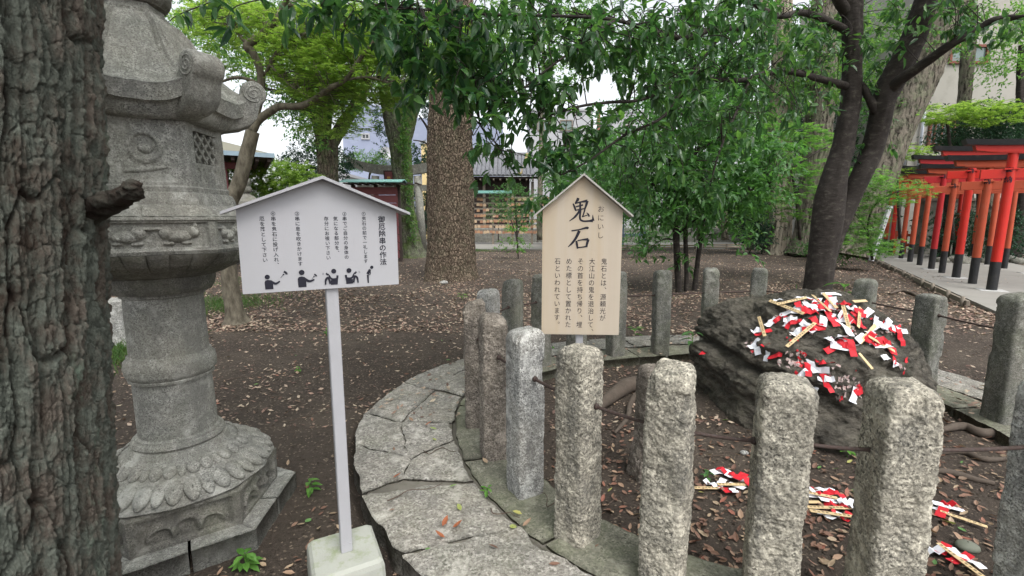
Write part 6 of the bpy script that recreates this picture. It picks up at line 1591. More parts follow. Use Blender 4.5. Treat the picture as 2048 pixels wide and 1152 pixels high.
# marker post, slanting white
A = at(1742, 522, 10.4); B = at(1778, 418, 10.6)
t = thing('marker_post', 'slim white square post leaning right beside the far red gates', 'post', (A[0], A[1], 0)); g = Geo(); d = (B - A); L = np.linalg.norm(d); d /= L
s = norm(np.cross(d, [0, 1, 0])); R = np.stack([s, np.cross(d, s), d], 1)
g.box((A + B) / 2 - [A[0], A[1], 0], (.075, .075, L), ch=.004, R=R); g.build('post', M['white_post'], t)
g = Geo(); g.box(B - [A[0], A[1], 0] + d * .03, (.10, .10, .08), ch=.02, R=R); g.build('post_cap', M['white_post'], t)
g = Geo()
for q in range(9): g.box((A + d * L * (.25 + .07 * q)) - [A[0], A[1], 0] + np.cross(d, s) * (.0385 if np.cross(d, s)[1] < 0 else -.0385), (.030, .002, .022), R=R)
g.build('lettering', M['ink'], t)

# ================================================================== BUILDINGS AND WALLS
def wall_box(name, x0, x1, y0, y1, z0, z1, mat, parent, ch=.0):
    g = Geo(); g.box(((x0 + x1) / 2, (y0 + y1) / 2, (z0 + z1) / 2), (x1 - x0, y1 - y0, z1 - z0), ch=ch); o = g.build(name, mat, parent)
    if parent is not None: o.location = tuple(-np.array(parent.location))
    return o
# concrete building on the right
bx = at(1850, 300, 21)[0]
t = thing('concrete_building', 'tall grey rendered building behind the hedge and the red gates', 'building', (bx, 21, 0))
xa = at(1805, 400, 21)[0]
wall_box('wall', xa, xa + 22, 21, 30, 0, 13.5, M['plaster'], t)
for z in (4.62, 8.1):   # expansion joints, as slim proud strips
    wall_box('joint_strip', xa + .01, xa + 22, 20.985, 21.0, z, z + .03, M['woodgrey'], t)
for x in (2.0, 5.3, 8.6): wall_box('joint_strip', xa + x, xa + x + .025, 20.982, 20.998, 0.1, 13.4, M['woodgrey'], t)
def window(px0, py0, px1, py1, Yw, t, fr, gl, mull=1):
    a = at(px0, py0, Yw); b = at(px1, py1, Yw); x0, x1, z1, z0 = a[0], b[0], a[2], b[2]
    g = Geo(); f = .10
    for (cx, cz, sx, sz) in (((x0 + x1) / 2, z0 + f / 2, x1 - x0, f), ((x0 + x1) / 2, z1 - f / 2, x1 - x0, f), (x0 + f / 2, (z0 + z1) / 2, f, z1 - z0 - 2 * f), (x1 - f / 2, (z0 + z1) / 2, f, z1 - z0 - 2 * f)): g.box((cx, Yw - .03, cz), (sx, .12, sz))
    for m_ in range(mull): g.box((x0 + (x1 - x0) * (m_ + 1) / (mull + 1), Yw - .028, (z0 + z1) / 2), (.06, .08, z1 - z0 - 2 * f))
    o = g.build('window', fr, t); o.location = tuple(-np.array(t.location))
    g = Geo(); g.box(((x0 + x1) / 2, Yw - .008, (z0 + z1) / 2), (x1 - x0 - .1, .012, z1 - z0 - .1)); g.build('pane', gl, o)
window(1900, 90, 1972, 128, 21, t, M['frame_red'], M['glass'], 1)
window(1858, 240, 1905, 292, 21, t, M['frame_red'], M['glass_dark'], 3)
for (px, w, y0, y1, mt) in ((1817, 10, 330, 235, 'pipe'), (1862, 5, 360, 120, 'pipe')):
    g = Geo(); a = at(px, y0, 20.9); b = at(px, y1, 20.9); a[0] = b[0]; g.tube(np.array([a, b]), pxm(w, px, y0, 20.9) / 2, 10); o = g.build('drain_pipe', M[mt], t, True); o.location = tuple(-np.array(t.location))
# low plastered wall behind the gates
t = thing('garden_wall', 'stained low plaster wall behind the red gates', 'wall', (17.5, 18.6, 0)); xw = at(1840, 480, 18.8)[0]
wall_box('wall', xw, xw + 14, 18.8, 19.0, 0, 2.15, M['wallstain'], t)
wall_box('coping', xw - .08, xw + 14, 18.72, 19.08, 2.152, 2.26, M['woodgrey'], t)
# earth bank by the wall, with stones
for k in range(9):
    a = at(1890 + k * 19 + random.uniform(-5, 5), 500 + random.uniform(-6, 10) , 15.5 + random.uniform(-.4, .6))
    g = Geo(); th = np.arange(14) / 14 * 2 * math.pi; ph = np.linspace(-1.4, 1.4, 9); V = np.stack([np.cos(ph)[:, None] * np.cos(th), np.cos(ph)[:, None] * np.sin(th), np.repeat(np.sin(ph)[:, None], 14, 1)], -1).reshape(-1, 3)
    s = random.uniform(.18, .32); V = V * [s, s * .8, s * .6] * (1 + .3 * fbm(V[:, 0] * 2 + k, V[:, 1] * 2, V[:, 2] * 2, 5, 3))[:, None]
    g.add(V, gridF(9, 14, True)); tag(g.build('edging_stone', M['granite_dark'], None, True, loc=(a[0], a[1], .08)), 'rough stone ' + ['under', 'beside', 'behind'][k % 3] + ' the right pillars of the red gates, ' + ['first', 'second', 'third', 'fourth', 'fifth', 'sixth', 'seventh', 'eighth', 'ninth'][k] + ' from the left', 'stone', 'stones edging the bank behind the gates')
for k, (px, py, Y_) in enumerate([(1905, 455, 17.2), (1960, 450, 16.6), (2020, 455, 15.5)]):
    rs = np.random.default_rng(400 + k); p = at(px, py, Y_); t = thing('shrub', 'low dark shrub ' + ['left', 'middle', 'right'][k] + 'most of three against the stained wall behind the red gates', 'shrub', (p[0], p[1], 0)); n_ = 150
    C = np.stack([p[0] + rs.normal(size=n_) * .5, p[1] + rs.normal(size=n_) * .25, rs.uniform(.2, 1.7, n_)], -1); crown('crown', twig_leaves(rs, C, 10, .3, .12, .05), M['pine'], t, 'quad'); g = Geo(); g.tube(np.array([[0, 0, 0], [0, 0, 1.2]]), .03, 6); g.build('stem', M['bark_dark'], t)
for k, (px, w) in enumerate([(1885, 9), (1948, 7), (2032, 12)]):
    p = at(px, 480, 17.6); t = thing('tree', ['slim', 'thin', 'thicker'][k] + ' dark trunk standing behind the red gates, ' + ['left', 'middle', 'right'][k] + 'most of three', 'tree', (p[0], p[1], 0)); g = Geo(); g.tube(spline(np.array([[0, 0, -.1], [.1, 0, 1.5], [0, .1, 3.2], [.2, 0, 5]]), 6), np.linspace(w * .02, w * .012, 19), 12, noise=.15, seed=k); g.build('trunk', M['bark_dark'], t, True)
    rs = np.random.default_rng(420 + k); C = np.stack([rs.normal(size=60) * .8 + p[0], rs.normal(size=60) * .5 + p[1], rs.uniform(3.9, 5.4, 60)], -1); crown('crown', twig_leaves(rs, C, 10, .4, .13, .05), M['pine'], t, 'quad')
# offering stall behind the far gates
a = at(1735, 470, 22); t = thing('offering_table', 'long pale counter with a light blue top behind the far red gates', 'counter', (a[0], 22, 0)); x0 = at(1728, 470, 22)[0]; x1 = at(1850, 470, 22)[0]
wall_box('counter', x0, x1, 22, 22.9, 0, 1.25, M['plaster'], t); wall_box('counter_top', x0 + 1.2, x1 - .3, 21.9, 22.95, 1.252, 1.42, simple('pale_blue_top', (.42, .62, .66), .5), t)
wall_box('back_wall', x0, x1, 24.2, 24.4, 0, 2.9, M['wooddark'], t); wall_box('roof', x0 - .4, x1 + .4, 21.6, 24.8, 2.95, 3.1, M['tile'], t)
for k in range(3):
    g = Geo(); q = at(1746 + k * 13, 405, 22.3); g.lathe([(0.02, .25), (.12, .22), (.15, .12), (.15, -.12), (.12, -.22), (.02, -.25)], 14, (0, 0, 0))
    tag(g.build('paper_lantern', simple('blue_lantern', (.10, .22, .38), .6), None, True, loc=(q[0], 23.6, q[2] + .25)), ['left', 'middle', 'right'][k] + ' of the small blue hanging lanterns behind the far gates', 'lantern', 'small blue lanterns')
t = thing('side_fence', 'low red railing at the far end of the gate path', 'railing', (at(1790, 500, 19.2)[0], 19.2, 0)); x0 = at(1785, 500, 19.2)[0]
for z in (.35, .75): wall_box('rail', x0, x0 + 1.9, 19.2, 19.27, z, z + .1, M['orange'], t)
for k in range(5): wall_box('baluster', x0 + .05 + k * .42, x0 + .14 + k * .42, 19.21, 19.26, 0, .98, M['orange'], t)
# blue plastered building
Yb = 42.0
t = thing('blue_building', 'windowless pale blue grey building beyond the stone torii', 'building', (at(780, 400, Yb)[0], Yb, 0)); off = -np.array(t.location)
x0, x1, x2 = at(692, 400, Yb)[0], at(760, 400, Yb)[0], at(1005, 400, Yb)[0]; zt = at(740, 205, Yb)[2]; zr = at(950, 240, Yb)[2]
g = Geo(); g.prism([(x0, 0), (x1 + 1.0, 0), (x1 + 1.0, zt - .45), (at(735, 300, Yb)[0], zt), (x0, zt - .2)], 0, 9, lambda p: np.stack([p[:, 0], Yb + p[:, 2], p[:, 1]], -1)); o = g.build('wall', M['steel_blue'], t); o.location = off
g = Geo(); g.prism([(x1 + 1.0, 0), (x2, 0), (x2, zr - .3), (x1 + 1.0, zt - .9)], .6, 9, lambda p: np.stack([p[:, 0], Yb + p[:, 2], p[:, 1]], -1)); o = g.build('wall', M['steel_blue'], t); o.location = off
window(723, 267, 740, 279, Yb, t, M['white_wall'], M['glass_dark'], 1)
g = Geo(); g.lathe([(.02, .0), (.3, .06), (.52, .2), (.55, .22)], 20); R_ = None; o = g.build('satellite_dish', M['white_wall'], t, True); o.location = tuple(np.array(at(772, 308, Yb - .8)) + off); o.rotation_euler = (math.radians(75), 0, .5)
# other far buildings
def far_box(lab, px0, px1, py, Yf, mat, depth=8, name='house', wins=()):
    a, b = at(px0, py, Yf), at(px1, py, Yf); t = thing(name, lab, 'building', ((a[0] + b[0]) / 2, Yf, 0)); wall_box('wall', a[0], b[0], Yf, Yf + depth, 0, a[2], mat, t)
    wall_box('parapet', a[0] - .1, b[0] + .1, Yf - .1, Yf + depth + .1, a[2] + .003, a[2] + .22, M['white_wall'], t)
    for w in wins: window(*w, Yf, t, M['woodgrey'], M['glass'], 1)
    return t
far_box('yellow walled house glimpsed beside the thick brown trunk', 842, 870, 288, 34, M['yellow_wall'], name='house')
far_box('white building seen through the leaves left of the wooden sign', 1060, 1185, 222, 46, M['white_wall'], name='white_building', wins=((1075, 240, 1100, 262), (1120, 240, 1145, 262)))
far_box('light grey tiled building seen through the leaves right of the pole', 1225, 1330, 225, 48, M['white_wall'], name='grey_building', wins=((1245, 250, 1265, 268),))
far_box('low pale house behind the left trees', 560, 690, 352, 36, M['white_wall'], name='low_house')
far_box('grey block glimpsed high behind the leaning trunk', 1745, 1800, 300, 34, M['plaster'], name='grey_block')
a = at(1193, 400, 40); t = thing('pole', 'brown steel pole beyond the wooden sign peak', 'pole', (a[0], 40, 0)); g = Geo(); g.tube(np.array([[0, 0, 0], [0, 0, at(1193, 205, 40)[2]]]), .14, 10); g.build('shaft', M['frame_red'], t, True)
# antenna-like rail on the white building
# lamp post
a = at(821, 400, 25); t = thing('street_lamp', 'lamp post with a round white globe beside the mossy trunk', 'lamp post', (a[0], 25, 0)); zt = at(823, 245, 25)[2]
g = Geo(); g.tube(np.array([[0, 0, 0], [0, 0, zt - .4]]), .06, 12); g.build('pole', M['frame_red'], t, True)
g = Geo(); g.lathe([(.05, -.42), (.15, -.38), (.16, -.34), (.13, -.32)], 16, (0, 0, zt)); g.build('collar', M['woodgrey'], t, True)
g = Geo(); ph = np.linspace(-1.5, 1.5, 12); g.lathe(np.stack([.27 * np.cos(ph), .30 * np.sin(ph)], 1), 20, (0, 0, zt)); g.build('globe', M['white_wall'], t, True)
# stone torii
Yt = 20.5; zb = .05; t = thing('stone_torii', 'grey stone torii with a hanging name plaque behind the mossy trunk', 'torii gate', (at(790, 500, Yt)[0], Yt, 0)); off = -np.array(t.location)
xl, xr = at(742, 500, Yt)[0], at(836, 500, Yt)[0]
for px, s in ((744, 1), (846, -1)):
    g = Geo(); b = at(px, 506, Yt); b[2] = 0; tp = at(px + s * 9 - 2, 352, Yt); g.tube(np.array([b, tp]), [.19, .16], 24); o = g.build('pillar', M['stone_torii'], t, True); o.location = off
zc = at(800, 352, Yt)[2]
n = 21
def tb_(px0, px1, zmid, hh, dep, nm, curv):
    xs = np.linspace(at(px0, 400, Yt)[0], at(px1, 400, Yt)[0], n); c = curv * np.abs(np.linspace(-1, 1, n)) ** 2.5; V = []
    for q in range(n): V += [[xs[q], Yt - dep / 2, zmid + c[q]], [xs[q], Yt + dep / 2, zmid + c[q]], [xs[q], Yt + dep / 2 + .05, zmid + hh + c[q]], [xs[q], Yt - dep / 2 - .05, zmid + hh + c[q]]]
    g = Geo(); g.add(np.array(V), [gridF(n, 4, True), np.array([[0, 1, 2, 3]]), np.array([[3, 2, 1, 0]]) + (n - 1) * 4]); o = g.build(nm, M['stone_torii'], t); o.location = off
tb_(700, 895, zc + .04, .20, .36, 'lintel', .42); tb_(694, 901, zc + .243, .17, .46, 'cap_beam', .46); tb_(718, 878, zc - .62, .24, .24, 'tie_beam', 0)
p0 = at(778, 350, Yt - .3); g = Geo(); Rx = np.array([[1, 0, 0], [0, math.cos(.25), -math.sin(.25)], [0, math.sin(.25), math.cos(.25)]])
g.box(p0 + [0, 0, -.12], (.42, .06, .62), ch=.01, R=Rx); o = g.build('plaque_frame', M['wooddark'], t); o.location = off
g = Geo(); g.box(p0 + [0, -.036, -.12], (.30, .012, .50), R=Rx); q = g.build('plaque_panel', M['maroon'], o)
g = Geo()
for k in range(3): g.box(p0 + [0, -.045 + .04 * (k - 1) * .0 , -.12 + .14 * (k - 1)], (.13, .01, .10), R=Rx)
g.build('plaque_lettering', M['gold'], o)
# maroon board fence with teal roof
Yf = 16.2; x0 = at(706, 400, Yf)[0]; x1 = at(796, 400, Yf)[0]; zt = at(750, 372, Yf)[2]
t = thing('board_fence', 'maroon board fence with a teal copper roof behind the right half of the white sign', 'fence', (x0, Yf, 0)); nb = 9; hb = (zt - .15) / nb
for k in range(nb):
    g = Geo(); z = .12 + k * hb + hb / 2; an = .22; Rx = np.array([[1, 0, 0], [0, math.cos(an), -math.sin(an)], [0, math.sin(an), math.cos(an)]])
    g.box(((x1 - x0) / 2, -.02, z), (x1 - x0 + random.uniform(-.02, .02), .03, hb * .95), R=Rx, ch=.003); g.build('plank', M['maroon'], t)
for k in range(3): wall_box('post', x0 + k * (x1 - x0) / 2 - .06, x0 + k * (x1 - x0) / 2 + .06, Yf + .04, Yf + .16, 0, zt + .04, M['wooddark'], t)
for s in (-1, 1):
    g = Geo(); pr = [(0, zt + .19), (s * .5, zt + .09), (s * .5, zt + .12), (0, zt + .22)] if s < 0 else [(.5, zt + .09), (0, zt + .19), (0, zt + .22), (.5, zt + .12)]
    g.prism(pr, -.25, x1 - x0 + .25, lambda p: np.stack([p[:, 2], p[:, 0] + .03 * s * 0 + .0, p[:, 1]], -1)); g.build('roof_slope', M['teal'], t)
for k in range(10): wall_box('rafter', x0 - .15 + k * .26, x0 - .08 + k * .26, Yf - .46, Yf + .46, zt + .045, zt + .085, M['wooddark'], t)
# plaque rack
Yr = 26.0; x0 = at(946, 400, Yr)[0]; x1 = at(1104, 400, Yr)[0]; zr0 = at(1000, 388, Yr)[2]
t = thing('plaque_rack', 'long wooden rack hung with votive plaques under a teal roof, behind the small shrub', 'rack', (x0, Yr, 0))
for k in range(5): 
    xx = x0 + k * (x1 - x0) / 4; wall_box('post', xx - .06, xx + .06, Yr, Yr + .12, 0, zr0, M['woodgrey'], t)
zs = np.linspace(.75, zr0 - .25, 7); zs_l = list(zs)
for z in zs_l: wall_box('rail', x0, x1, Yr - .03, Yr - .003, z, z + .10, M['woodgrey'], t)
wall_box('roof', x0 - .3, x0 + 1.5 + .6, Yr - .45, Yr + .5, zr0 + .02, zr0 + .16, M['teal'], t)
rs = np.random.default_rng(9); pm = [make_mesh('votive_plaque', *[(lambda g: (np.vstack(g.V), [np.vstack(f) for f in g.F.values()]))(Geo().prism([(-.07, 0), (.07, 0), (.07, .085), (0, .12), (-.07, .085)], -.005, .005, lambda p: np.stack([p[:, 0], p[:, 2], p[:, 1]], -1)))][0], m_, False) for m_ in (M['ema'], simple('pale_plaque', (.44, .32, .21), .6, .2, 6), simple('brown_plaque', (.30, .16, .10), .6, .2, 6))]
cnt = 0; col_n = {}; ORD = ['first', 'second', 'third', 'fourth', 'fifth', 'sixth', 'seventh', 'eighth', 'ninth', 'tenth', 'eleventh', 'twelfth', 'thirteenth', 'fourteenth', 'fifteenth', 'sixteenth', 'seventeenth', 'eighteenth', 'nineteenth', 'twentieth', 'twenty-first', 'twenty-second', 'twenty-third', 'twenty-fourth', 'twenty-fifth', 'twenty-sixth', 'twenty-seventh', 'twenty-eighth']
for zi, z in enumerate(zs_l):
    for x in np.arange(x0 + .12, x1 - .1, .17):
        if rs.random() < (.12 if zi < 3 else .45): continue
        if cnt >= 150: break
        o = link('votive_plaque', pm[int(rs.integers(3))], None, (x + rs.uniform(-.02, .02), Yr - .05 - .012 * (cnt % 3), z - .10 + rs.uniform(-.02, .02)), (0, rs.uniform(-.06, .06), 0)); cnt += 1; o.scale = (1.15, 1, 1.35); col_n[zi] = col_n.get(zi, 0) + 1
        tag(o, 'small votive plaque on the ' + ORD[zi] + ' rail from the bottom, ' + ORD[col_n[zi] - 1] + ' from the left', 'plaque', 'votive plaques on the rack')
# tiled roof hall
Yh = 31.0; t = thing('tiled_hall', 'low shrine hall with a grey tiled roof behind the plaque rack', 'building', (at(1010, 400, Yh)[0], Yh, 0)); off = -np.array(t.location)
x0, x1 = at(880, 350, Yh)[0], at(1085, 350, Yh)[0]; ze, zp = at(1000, 352, Yh)[2], at(1000, 300, Yh)[2]
wall_box('wall', x0 + 1, x1 - .8, Yh + 1.0, Yh + 5, 0, ze - .05, M['wooddark'], t)
wall_box('eave_beam', x0 - .2, x1 + .1, Yh + .1, Yh + .25, ze - .16, ze - .03, M['wooddark'], t)
for k in range(16): wall_box('rafter_end', x0 + k * (x1 - x0) / 15.5, x0 + k * (x1 - x0) / 15.5 + .09, Yh - .05, Yh + .9, ze - .26, ze - .165, M['woodgrey'], t)
for k in range(4): wall_box('post', x0 + 1.1 + k * 1.6, x0 + 1.28 + k * 1.6, Yh + .6, Yh + .78, 0, ze - .3, M['woodgrey'], t)
rows, cols_ = 9, int((x1 - x0) / .27); cntt = 0
tm = Geo(); q_ = np.linspace(0, math.pi, 7)
V = []
for yy in (0, .42):
    for a_ in q_: V.append([.12 * math.cos(a_), yy, .055 * math.sin(a_) - (0.02 if yy == 0 else 0)])
V = np.array(V); tm.add(V, gridF(2, 7)); tmesh = make_mesh('roof_tile', V, gridF(2, 7), M['tile'], True)
rise = (zp - ze); run = 3.0
g = Geo(); g.prism([(x0 - .3, 0), (x1 + .2, 0), (x1 - .6, 1), (x0 + .6, 1)], 0, 1, lambda p: np.stack([p[:, 0], Yh - .1 + p[:, 1] * run, ze + .02 + p[:, 1] * rise - .05 + p[:, 2] * .04], -1)); o = g.build('roof_bed', M['tile'], t); o.location = off
for r_ in range(rows):
    for c_ in range(cols_):
        f = r_ / rows; xx = x0 - .25 + c_ * .27 + (.0)
        if xx < x0 + f * .8 - .2 or xx > x1 - f * .8: continue
        if cntt < 300:
            o = bpy.data.objects.new('roof_tile', tmesh); COL.objects.link(o); o.parent = t; cntt += 1
            o.location = tuple(np.array([xx, Yh - .12 + f * run, ze + .04 + f * rise + .02]) + off); o.rotation_euler = (math.atan2(rise, run) - .05, 0, 0)
g = Geo(); g.tube(np.array([[x0 + .5, Yh - .1 + run, zp + .08], [x1 - .5, Yh - .1 + run, zp + .08]]), .16, 10); o = g.build('ridge', M['tile'], t, True); o.location = off
g = Geo(); g.tube(spline(np.array([[x1 - 1.5, Yh - .2, ze + .12], [x1 - 1.3, Yh + .6, ze + .35], [x1 - .9, Yh + run - .2, zp + .12]]), 6), .10, 8); o = g.build('hip_ridge', M['tile_moss'], t, True); o.location = off
g = Geo(); g.prism([(x1 + .05, 0), (x1 + 3.2, 0), (x1 + 1.6, .8)], 0, .3, lambda p: np.stack([p[:, 0], Yh + 2 + p[:, 2], ze - .35 + p[:, 1]], -1)); o = g.build('gable', M['tile'], t); o.location = off
# small pavilion at the left
Yp = 12.5; t = thing('pavilion', 'roof corner of an open timber pavilion left of the slender maple', 'building', (at(440, 400, Yp)[0], Yp, 0)); off = -np.array(t.location)
xe = at(545, 305, Yp)[0]; ze = at(545, 308, Yp)[2]; zt = ze + .5
PM = lambda x, y: (xe + .87 * (x - xe) - .5 * (y - Yp), Yp + .5 * (x - xe) + .87 * (y - Yp))
V = np.array([[*PM(xe, Yp), ze], [*PM(xe - 4.4, Yp), ze], [*PM(xe, Yp + 4.2), ze], [*PM(xe - 4.4, Yp + 4.2), ze], [*PM(xe - 2.2, Yp + 2.1), zt + .25]])
_wb = wall_box
def wall_box(name, x0, x1, y0, y1, z0, z1, mat, parent, ch=0):
    o = _wb(name, x0, x1, y0, y1, z0, z1, mat, None); c_ = PM(0, 0); o.parent = parent; L_ = np.array(parent.location)
    o.rotation_euler = (0, 0, math.radians(29.9)); o.location = (c_[0] - L_[0], c_[1] - L_[1], -L_[2]); return o
F3 = np.array([[1, 0, 4], [0, 2, 4], [2, 3, 4], [3, 1, 4]])
g = Geo(); g.add(V, F3); g.add(V - [0, 0, .07], F3); o = g.build('roof', simple('pavilion_roofing', (.17, .165, .13), .8, .15, 3, .1, grain=(1, 1, 14)), t); o.location = off
wall_box('fascia', xe - 4.42, xe + .02, Yp - .03, Yp + .03, ze - .10, ze + .01, simple('blue_grey_fascia', (.20, .27, .32), .5), t)
wall_box('fascia', xe - .03, xe + .02, Yp + .03, Yp + 4.2, ze - .10, ze + .01, simple('blue_grey_fascia', (.20, .27, .32), .5), t)
for k in range(16): wall_box('rafter', xe - 4.2 + k * .27, xe - 4.12 + k * .27, Yp + .05, Yp + 4.1, ze - .20, ze - .105, M['wooddark'], t)
for dx, dy in ((-1.15, .7), (-3.7, .7), (-1.15, 3.5)): wall_box('post', xe + dx - .08, xe + dx + .08, Yp + dy - .08, Yp + dy + .08, 0, ze - .2, M['maroon'], t)
wall_box('tie_beam', xe - 3.9, xe - .5, Yp + .64, Yp + .76, ze - .36, ze - .205, M['maroon'], t)
wall_box = _wb
# flagpole-like white post and little lantern tip between maple and sign
a = at(490, 340, 13.5); t = thing('banner_pole', 'thin pale blue pole behind the left eave of the white sign', 'pole', (a[0], 13.5, 0)); g = Geo(); g.tube(np.array([[0, 0, 0], [0, 0, at(490, 268, 13.5)[2]]]), .05, 8); g.build('shaft', M['pipe'], t, True)
Yl = 10.5; a = at(494, 400, Yl); t = thing('small_stone_lantern', 'weathered small stone lantern peeping over the left eave of the white sign', 'lantern', (a[0], Yl, 0)); z = at(494, 400, Yl)[2]
g = Geo(); g.lathe([(.05, 0), (.22, 0), (.20, .25), (.11, .3), (.10, z - .5), (.2, z - .4), (.2, z - .34)], 16); g.build('shaft', M['lantern_dark'], t, True, auto=40)
g = Geo(); g.lathe([(.02, z - .34), (.16, z - .34), (.16, z - .12), (.02, z - .12)], 6); g.build('fire_box', M['lantern'], t)
g = Geo(); g.lathe([(.14, z - .12), (.36, z - .10), (.34, z - .04), (.18, z + .06), (.08, z + .12), (.07, z + .15), (.02, z + .15)], 6); g.build('roof', M['lantern_dark'], t)
g = Geo(); g.lathe([(.02, z + .14), (.10, z + .17), (.12, z + .24), (.07, z + .32), (.11, z + .36), (.08, z + .46), (.01, z + .52)], 14); g.build('jewel', M['lantern_dark'], t, True)
# stone block behind the lantern
a = G(232, 690); t = thing('stone_block', 'rough pale stone block behind the shaft of the big lantern', 'stone block', (a[0], a[1], 0), .35); 
n_ = 26; g = Geo(); 
V, F = post_mesh(.56, .72, 300, False, None, p=14, cap=.02, amp=1.6); V[:, 1] *= .45; g.add(V, F); g.build('block', M['granite_grey'], t, True)
# grey house behind lantern, seen in the gap by the trunk
Yg = 14.0; t = thing('grey_hut', 'sliver of a grey hut with brown corner post between the big trunk and the lantern', 'building', (at(215, 300, Yg)[0], Yg, 0)); x0, x1 = at(150, 300, Yg)[0], at(226, 300, Yg)[0]
wall_box('wall', x0 - 2.0, x1, Yg, Yg + 3, 0, 3.4, simple('blue_grey_wall', (.38, .43, .50), .7), t); wall_box('corner_post', x1 + .002, x1 + .14, Yg - .06, Yg + .06, 0, 3.5, M['frame_red'], t); wall_box('roof', x0 - 2.3, x1 + .5, Yg - .5, Yg + 3.5, 3.505, 3.65, M['tile'], t)
# water basin with light blue roof far behind
Yw = 24.5; t = thing('water_basin', 'small blue legged water stand with a light blue roof, seen right of the wooden sign', 'water basin', (at(1265, 460, Yw)[0], Yw, 0)); off = 0
wx = [(-.55, -.3), (.55, -.3), (-.55, .5), (.55, .5)]; zt = at(1270, 430, Yw)[2]
for x, y in wx: g = Geo(); g.box((x, y, zt / 2), (.07, .07, zt)); g.build('leg', simple('blue_metal', (.16, .22, .32), .5), t)
g = Geo(); g.box((0, .1, .62), (1.2, .9, .14), ch=.02); g.build('trough', simple('blue_trough', (.15, .19, .27), .5), t)
g = Geo(); g.prism([(-1.15, zt), (1.15, zt), (.75, zt + .26), (-.75, zt + .26)], -.6, .8, lambda p: np.stack([p[:, 0], p[:, 2], p[:, 1]], -1)); g.build('roof', simple('light_blue_roof', (.33, .60, .74), .5), t)
# stone kerbs beyond the path
Yk = 28.6; 
for k in range(8):
    g = Geo(); g.box((0, 0, .30), (2.3, .4, .60), ch=.02); o = g.build('low_wall_stone', M['stone_torii'], None, loc=(-2 + k * 2.36, Yk, 0)); tag(o, 'long low kerb stone behind the back path, ' + ['first', 'second', 'third', 'fourth', 'fifth', 'sixth', 'seventh', 'eighth'][k] + ' from the left', 'kerb stone', 'kerb stones behind the path')
    g = Geo(); g.box((0, .5, .62), (2.3, .4, .50), ch=.02); g.build('upper_step', M['stone_torii'], o)
# far boundary: low dark hedge line so the horizon is not bare
for k in range(9):
    x = -34 + k * 9; 
    rs = np.random.default_rng(200 + k); C = np.stack([rs.uniform(x - 4.7, x + 4.7, 260), rs.uniform(50, 53, 260), rs.uniform(.2, 4.2, 260)], -1)
    t = thing('boundary_shrub', 'distant clipped shrub of the boundary planting, ' + ['first', 'second', 'third', 'fourth', 'fifth', 'sixth', 'seventh', 'eighth', 'ninth'][k] + ' from the left', 'shrub', (x, 51.5, 0), group='boundary shrubs')
    arr = twig_leaves(rs, C, 9, .9, .34, .2); crown('crown', arr, M['pine'], t, 'quad')
    g = Geo(); g.tube(np.array([[0, 0, 0], [0, 0, 3.]]), .15, 6); g.build('trunk', M['bark_grey'], t)

# ================================================================== ROOTS, LEAVES, GRASS, TWIGS, SPROUTS
def root(lab, pts, ws, z=0.02, mat='root'):
    P = []; 
    for (px, py), w in zip(pts, ws):
        g_ = G(px, py, z); g_[2] = soil_h(g_[0], g_[1]) + z; P.append(g_)
    P = np.array(P); t = thing('root', lab, 'root', P[0]); g = Geo(); g.tube(spline(P - P[0], 8), np.interp(np.linspace(0, 1, (len(P) - 1) * 8 + 1), np.linspace(0, 1, len(ws)), ws), 12, noise=.2, seed=len(lab)); g.build('root_wood', M[mat], t, True)
root('thick smooth root humped over the soil inside the ring, left of the boulder', [(1395, 745), (1330, 758), (1290, 765), (1250, 772), (1215, 795), (1170, 830)], [.03, .05, .07, .07, .05, .02], .05)
root('thin root curling down from the thick humped root', [(1285, 775), (1262, 800), (1255, 830), (1230, 860)], [.028, .022, .018, .01], .02)
root('gnarled root at the right, beside the wide dark post', [(2060, 870), (2000, 862), (1960, 862), (1925, 852), (1880, 862)], [.03, .035, .035, .03, .02], .03)
root('thin root snaking right of the boulder', [(1880, 905), (1925, 900), (1975, 915), (2050, 905)], [.012, .018, .016, .012], .015)
root('pale root loop lying in front of the gate path', [(1780, 585), (1800, 580), (1825, 585), (1850, 600)], [.02, .03, .03, .02], .03)
root('root ridge running towards the boulder from the front right', [(1990, 960), (1940, 950), (1900, 940), (1850, 935)], [.012, .02, .02, .012], .012)
rs = np.random.default_rng(21)
def inside_paving(x, y):
    a = np.arctan2(y - RC[1], x - RC[0]); r = np.hypot(x - RC[0], y - RC[1]); return (r > r_in(a)) & (r < r_out(a))
def gz(x, y): z = soil_h(x, y); return np.where(inside_paving(x, y), .076, z)
def litter(n, gen, L0, seed):
    rs = np.random.default_rng(seed); x, y = gen(rs, n); k = ~((np.hypot(x + 1.61, y - 2.16) < .5) | ((x - 2.35) ** 2 / .9 + (y - 3.75) ** 2 / .6 < 1)); x, y = x[k], y[k]; n = len(x)
    a = rs.uniform(0, 2 * math.pi, n); L = L0 * rs.uniform(.5, 1.15, n); z = gz(x, y) + .006 + rs.random(n) * .006
    tl = .28 if L0 < .07 else .55; A = np.stack([np.cos(a), np.sin(a), rs.normal(size=n) * tl * .5], -1); N = norm(np.stack([rs.normal(size=n) * tl, rs.normal(size=n) * tl, np.ones(n)], -1))
    return np.stack([x, y, z], -1), A, N, L, L * rs.uniform(.38, .62, n)
def field(y0, y1, pw=1.0):
    def f(rs, n):
        y = y0 * (y1 / y0) ** rs.random(n); x = rs.uniform(-1.15, 1.15, n) * y; d = fbm(x * .7, y * .7, 0, 33, 3); k = rs.random(n) < (.35 + .65 * sst(-.2, .35, d)); return x[k], y[k]
    return f
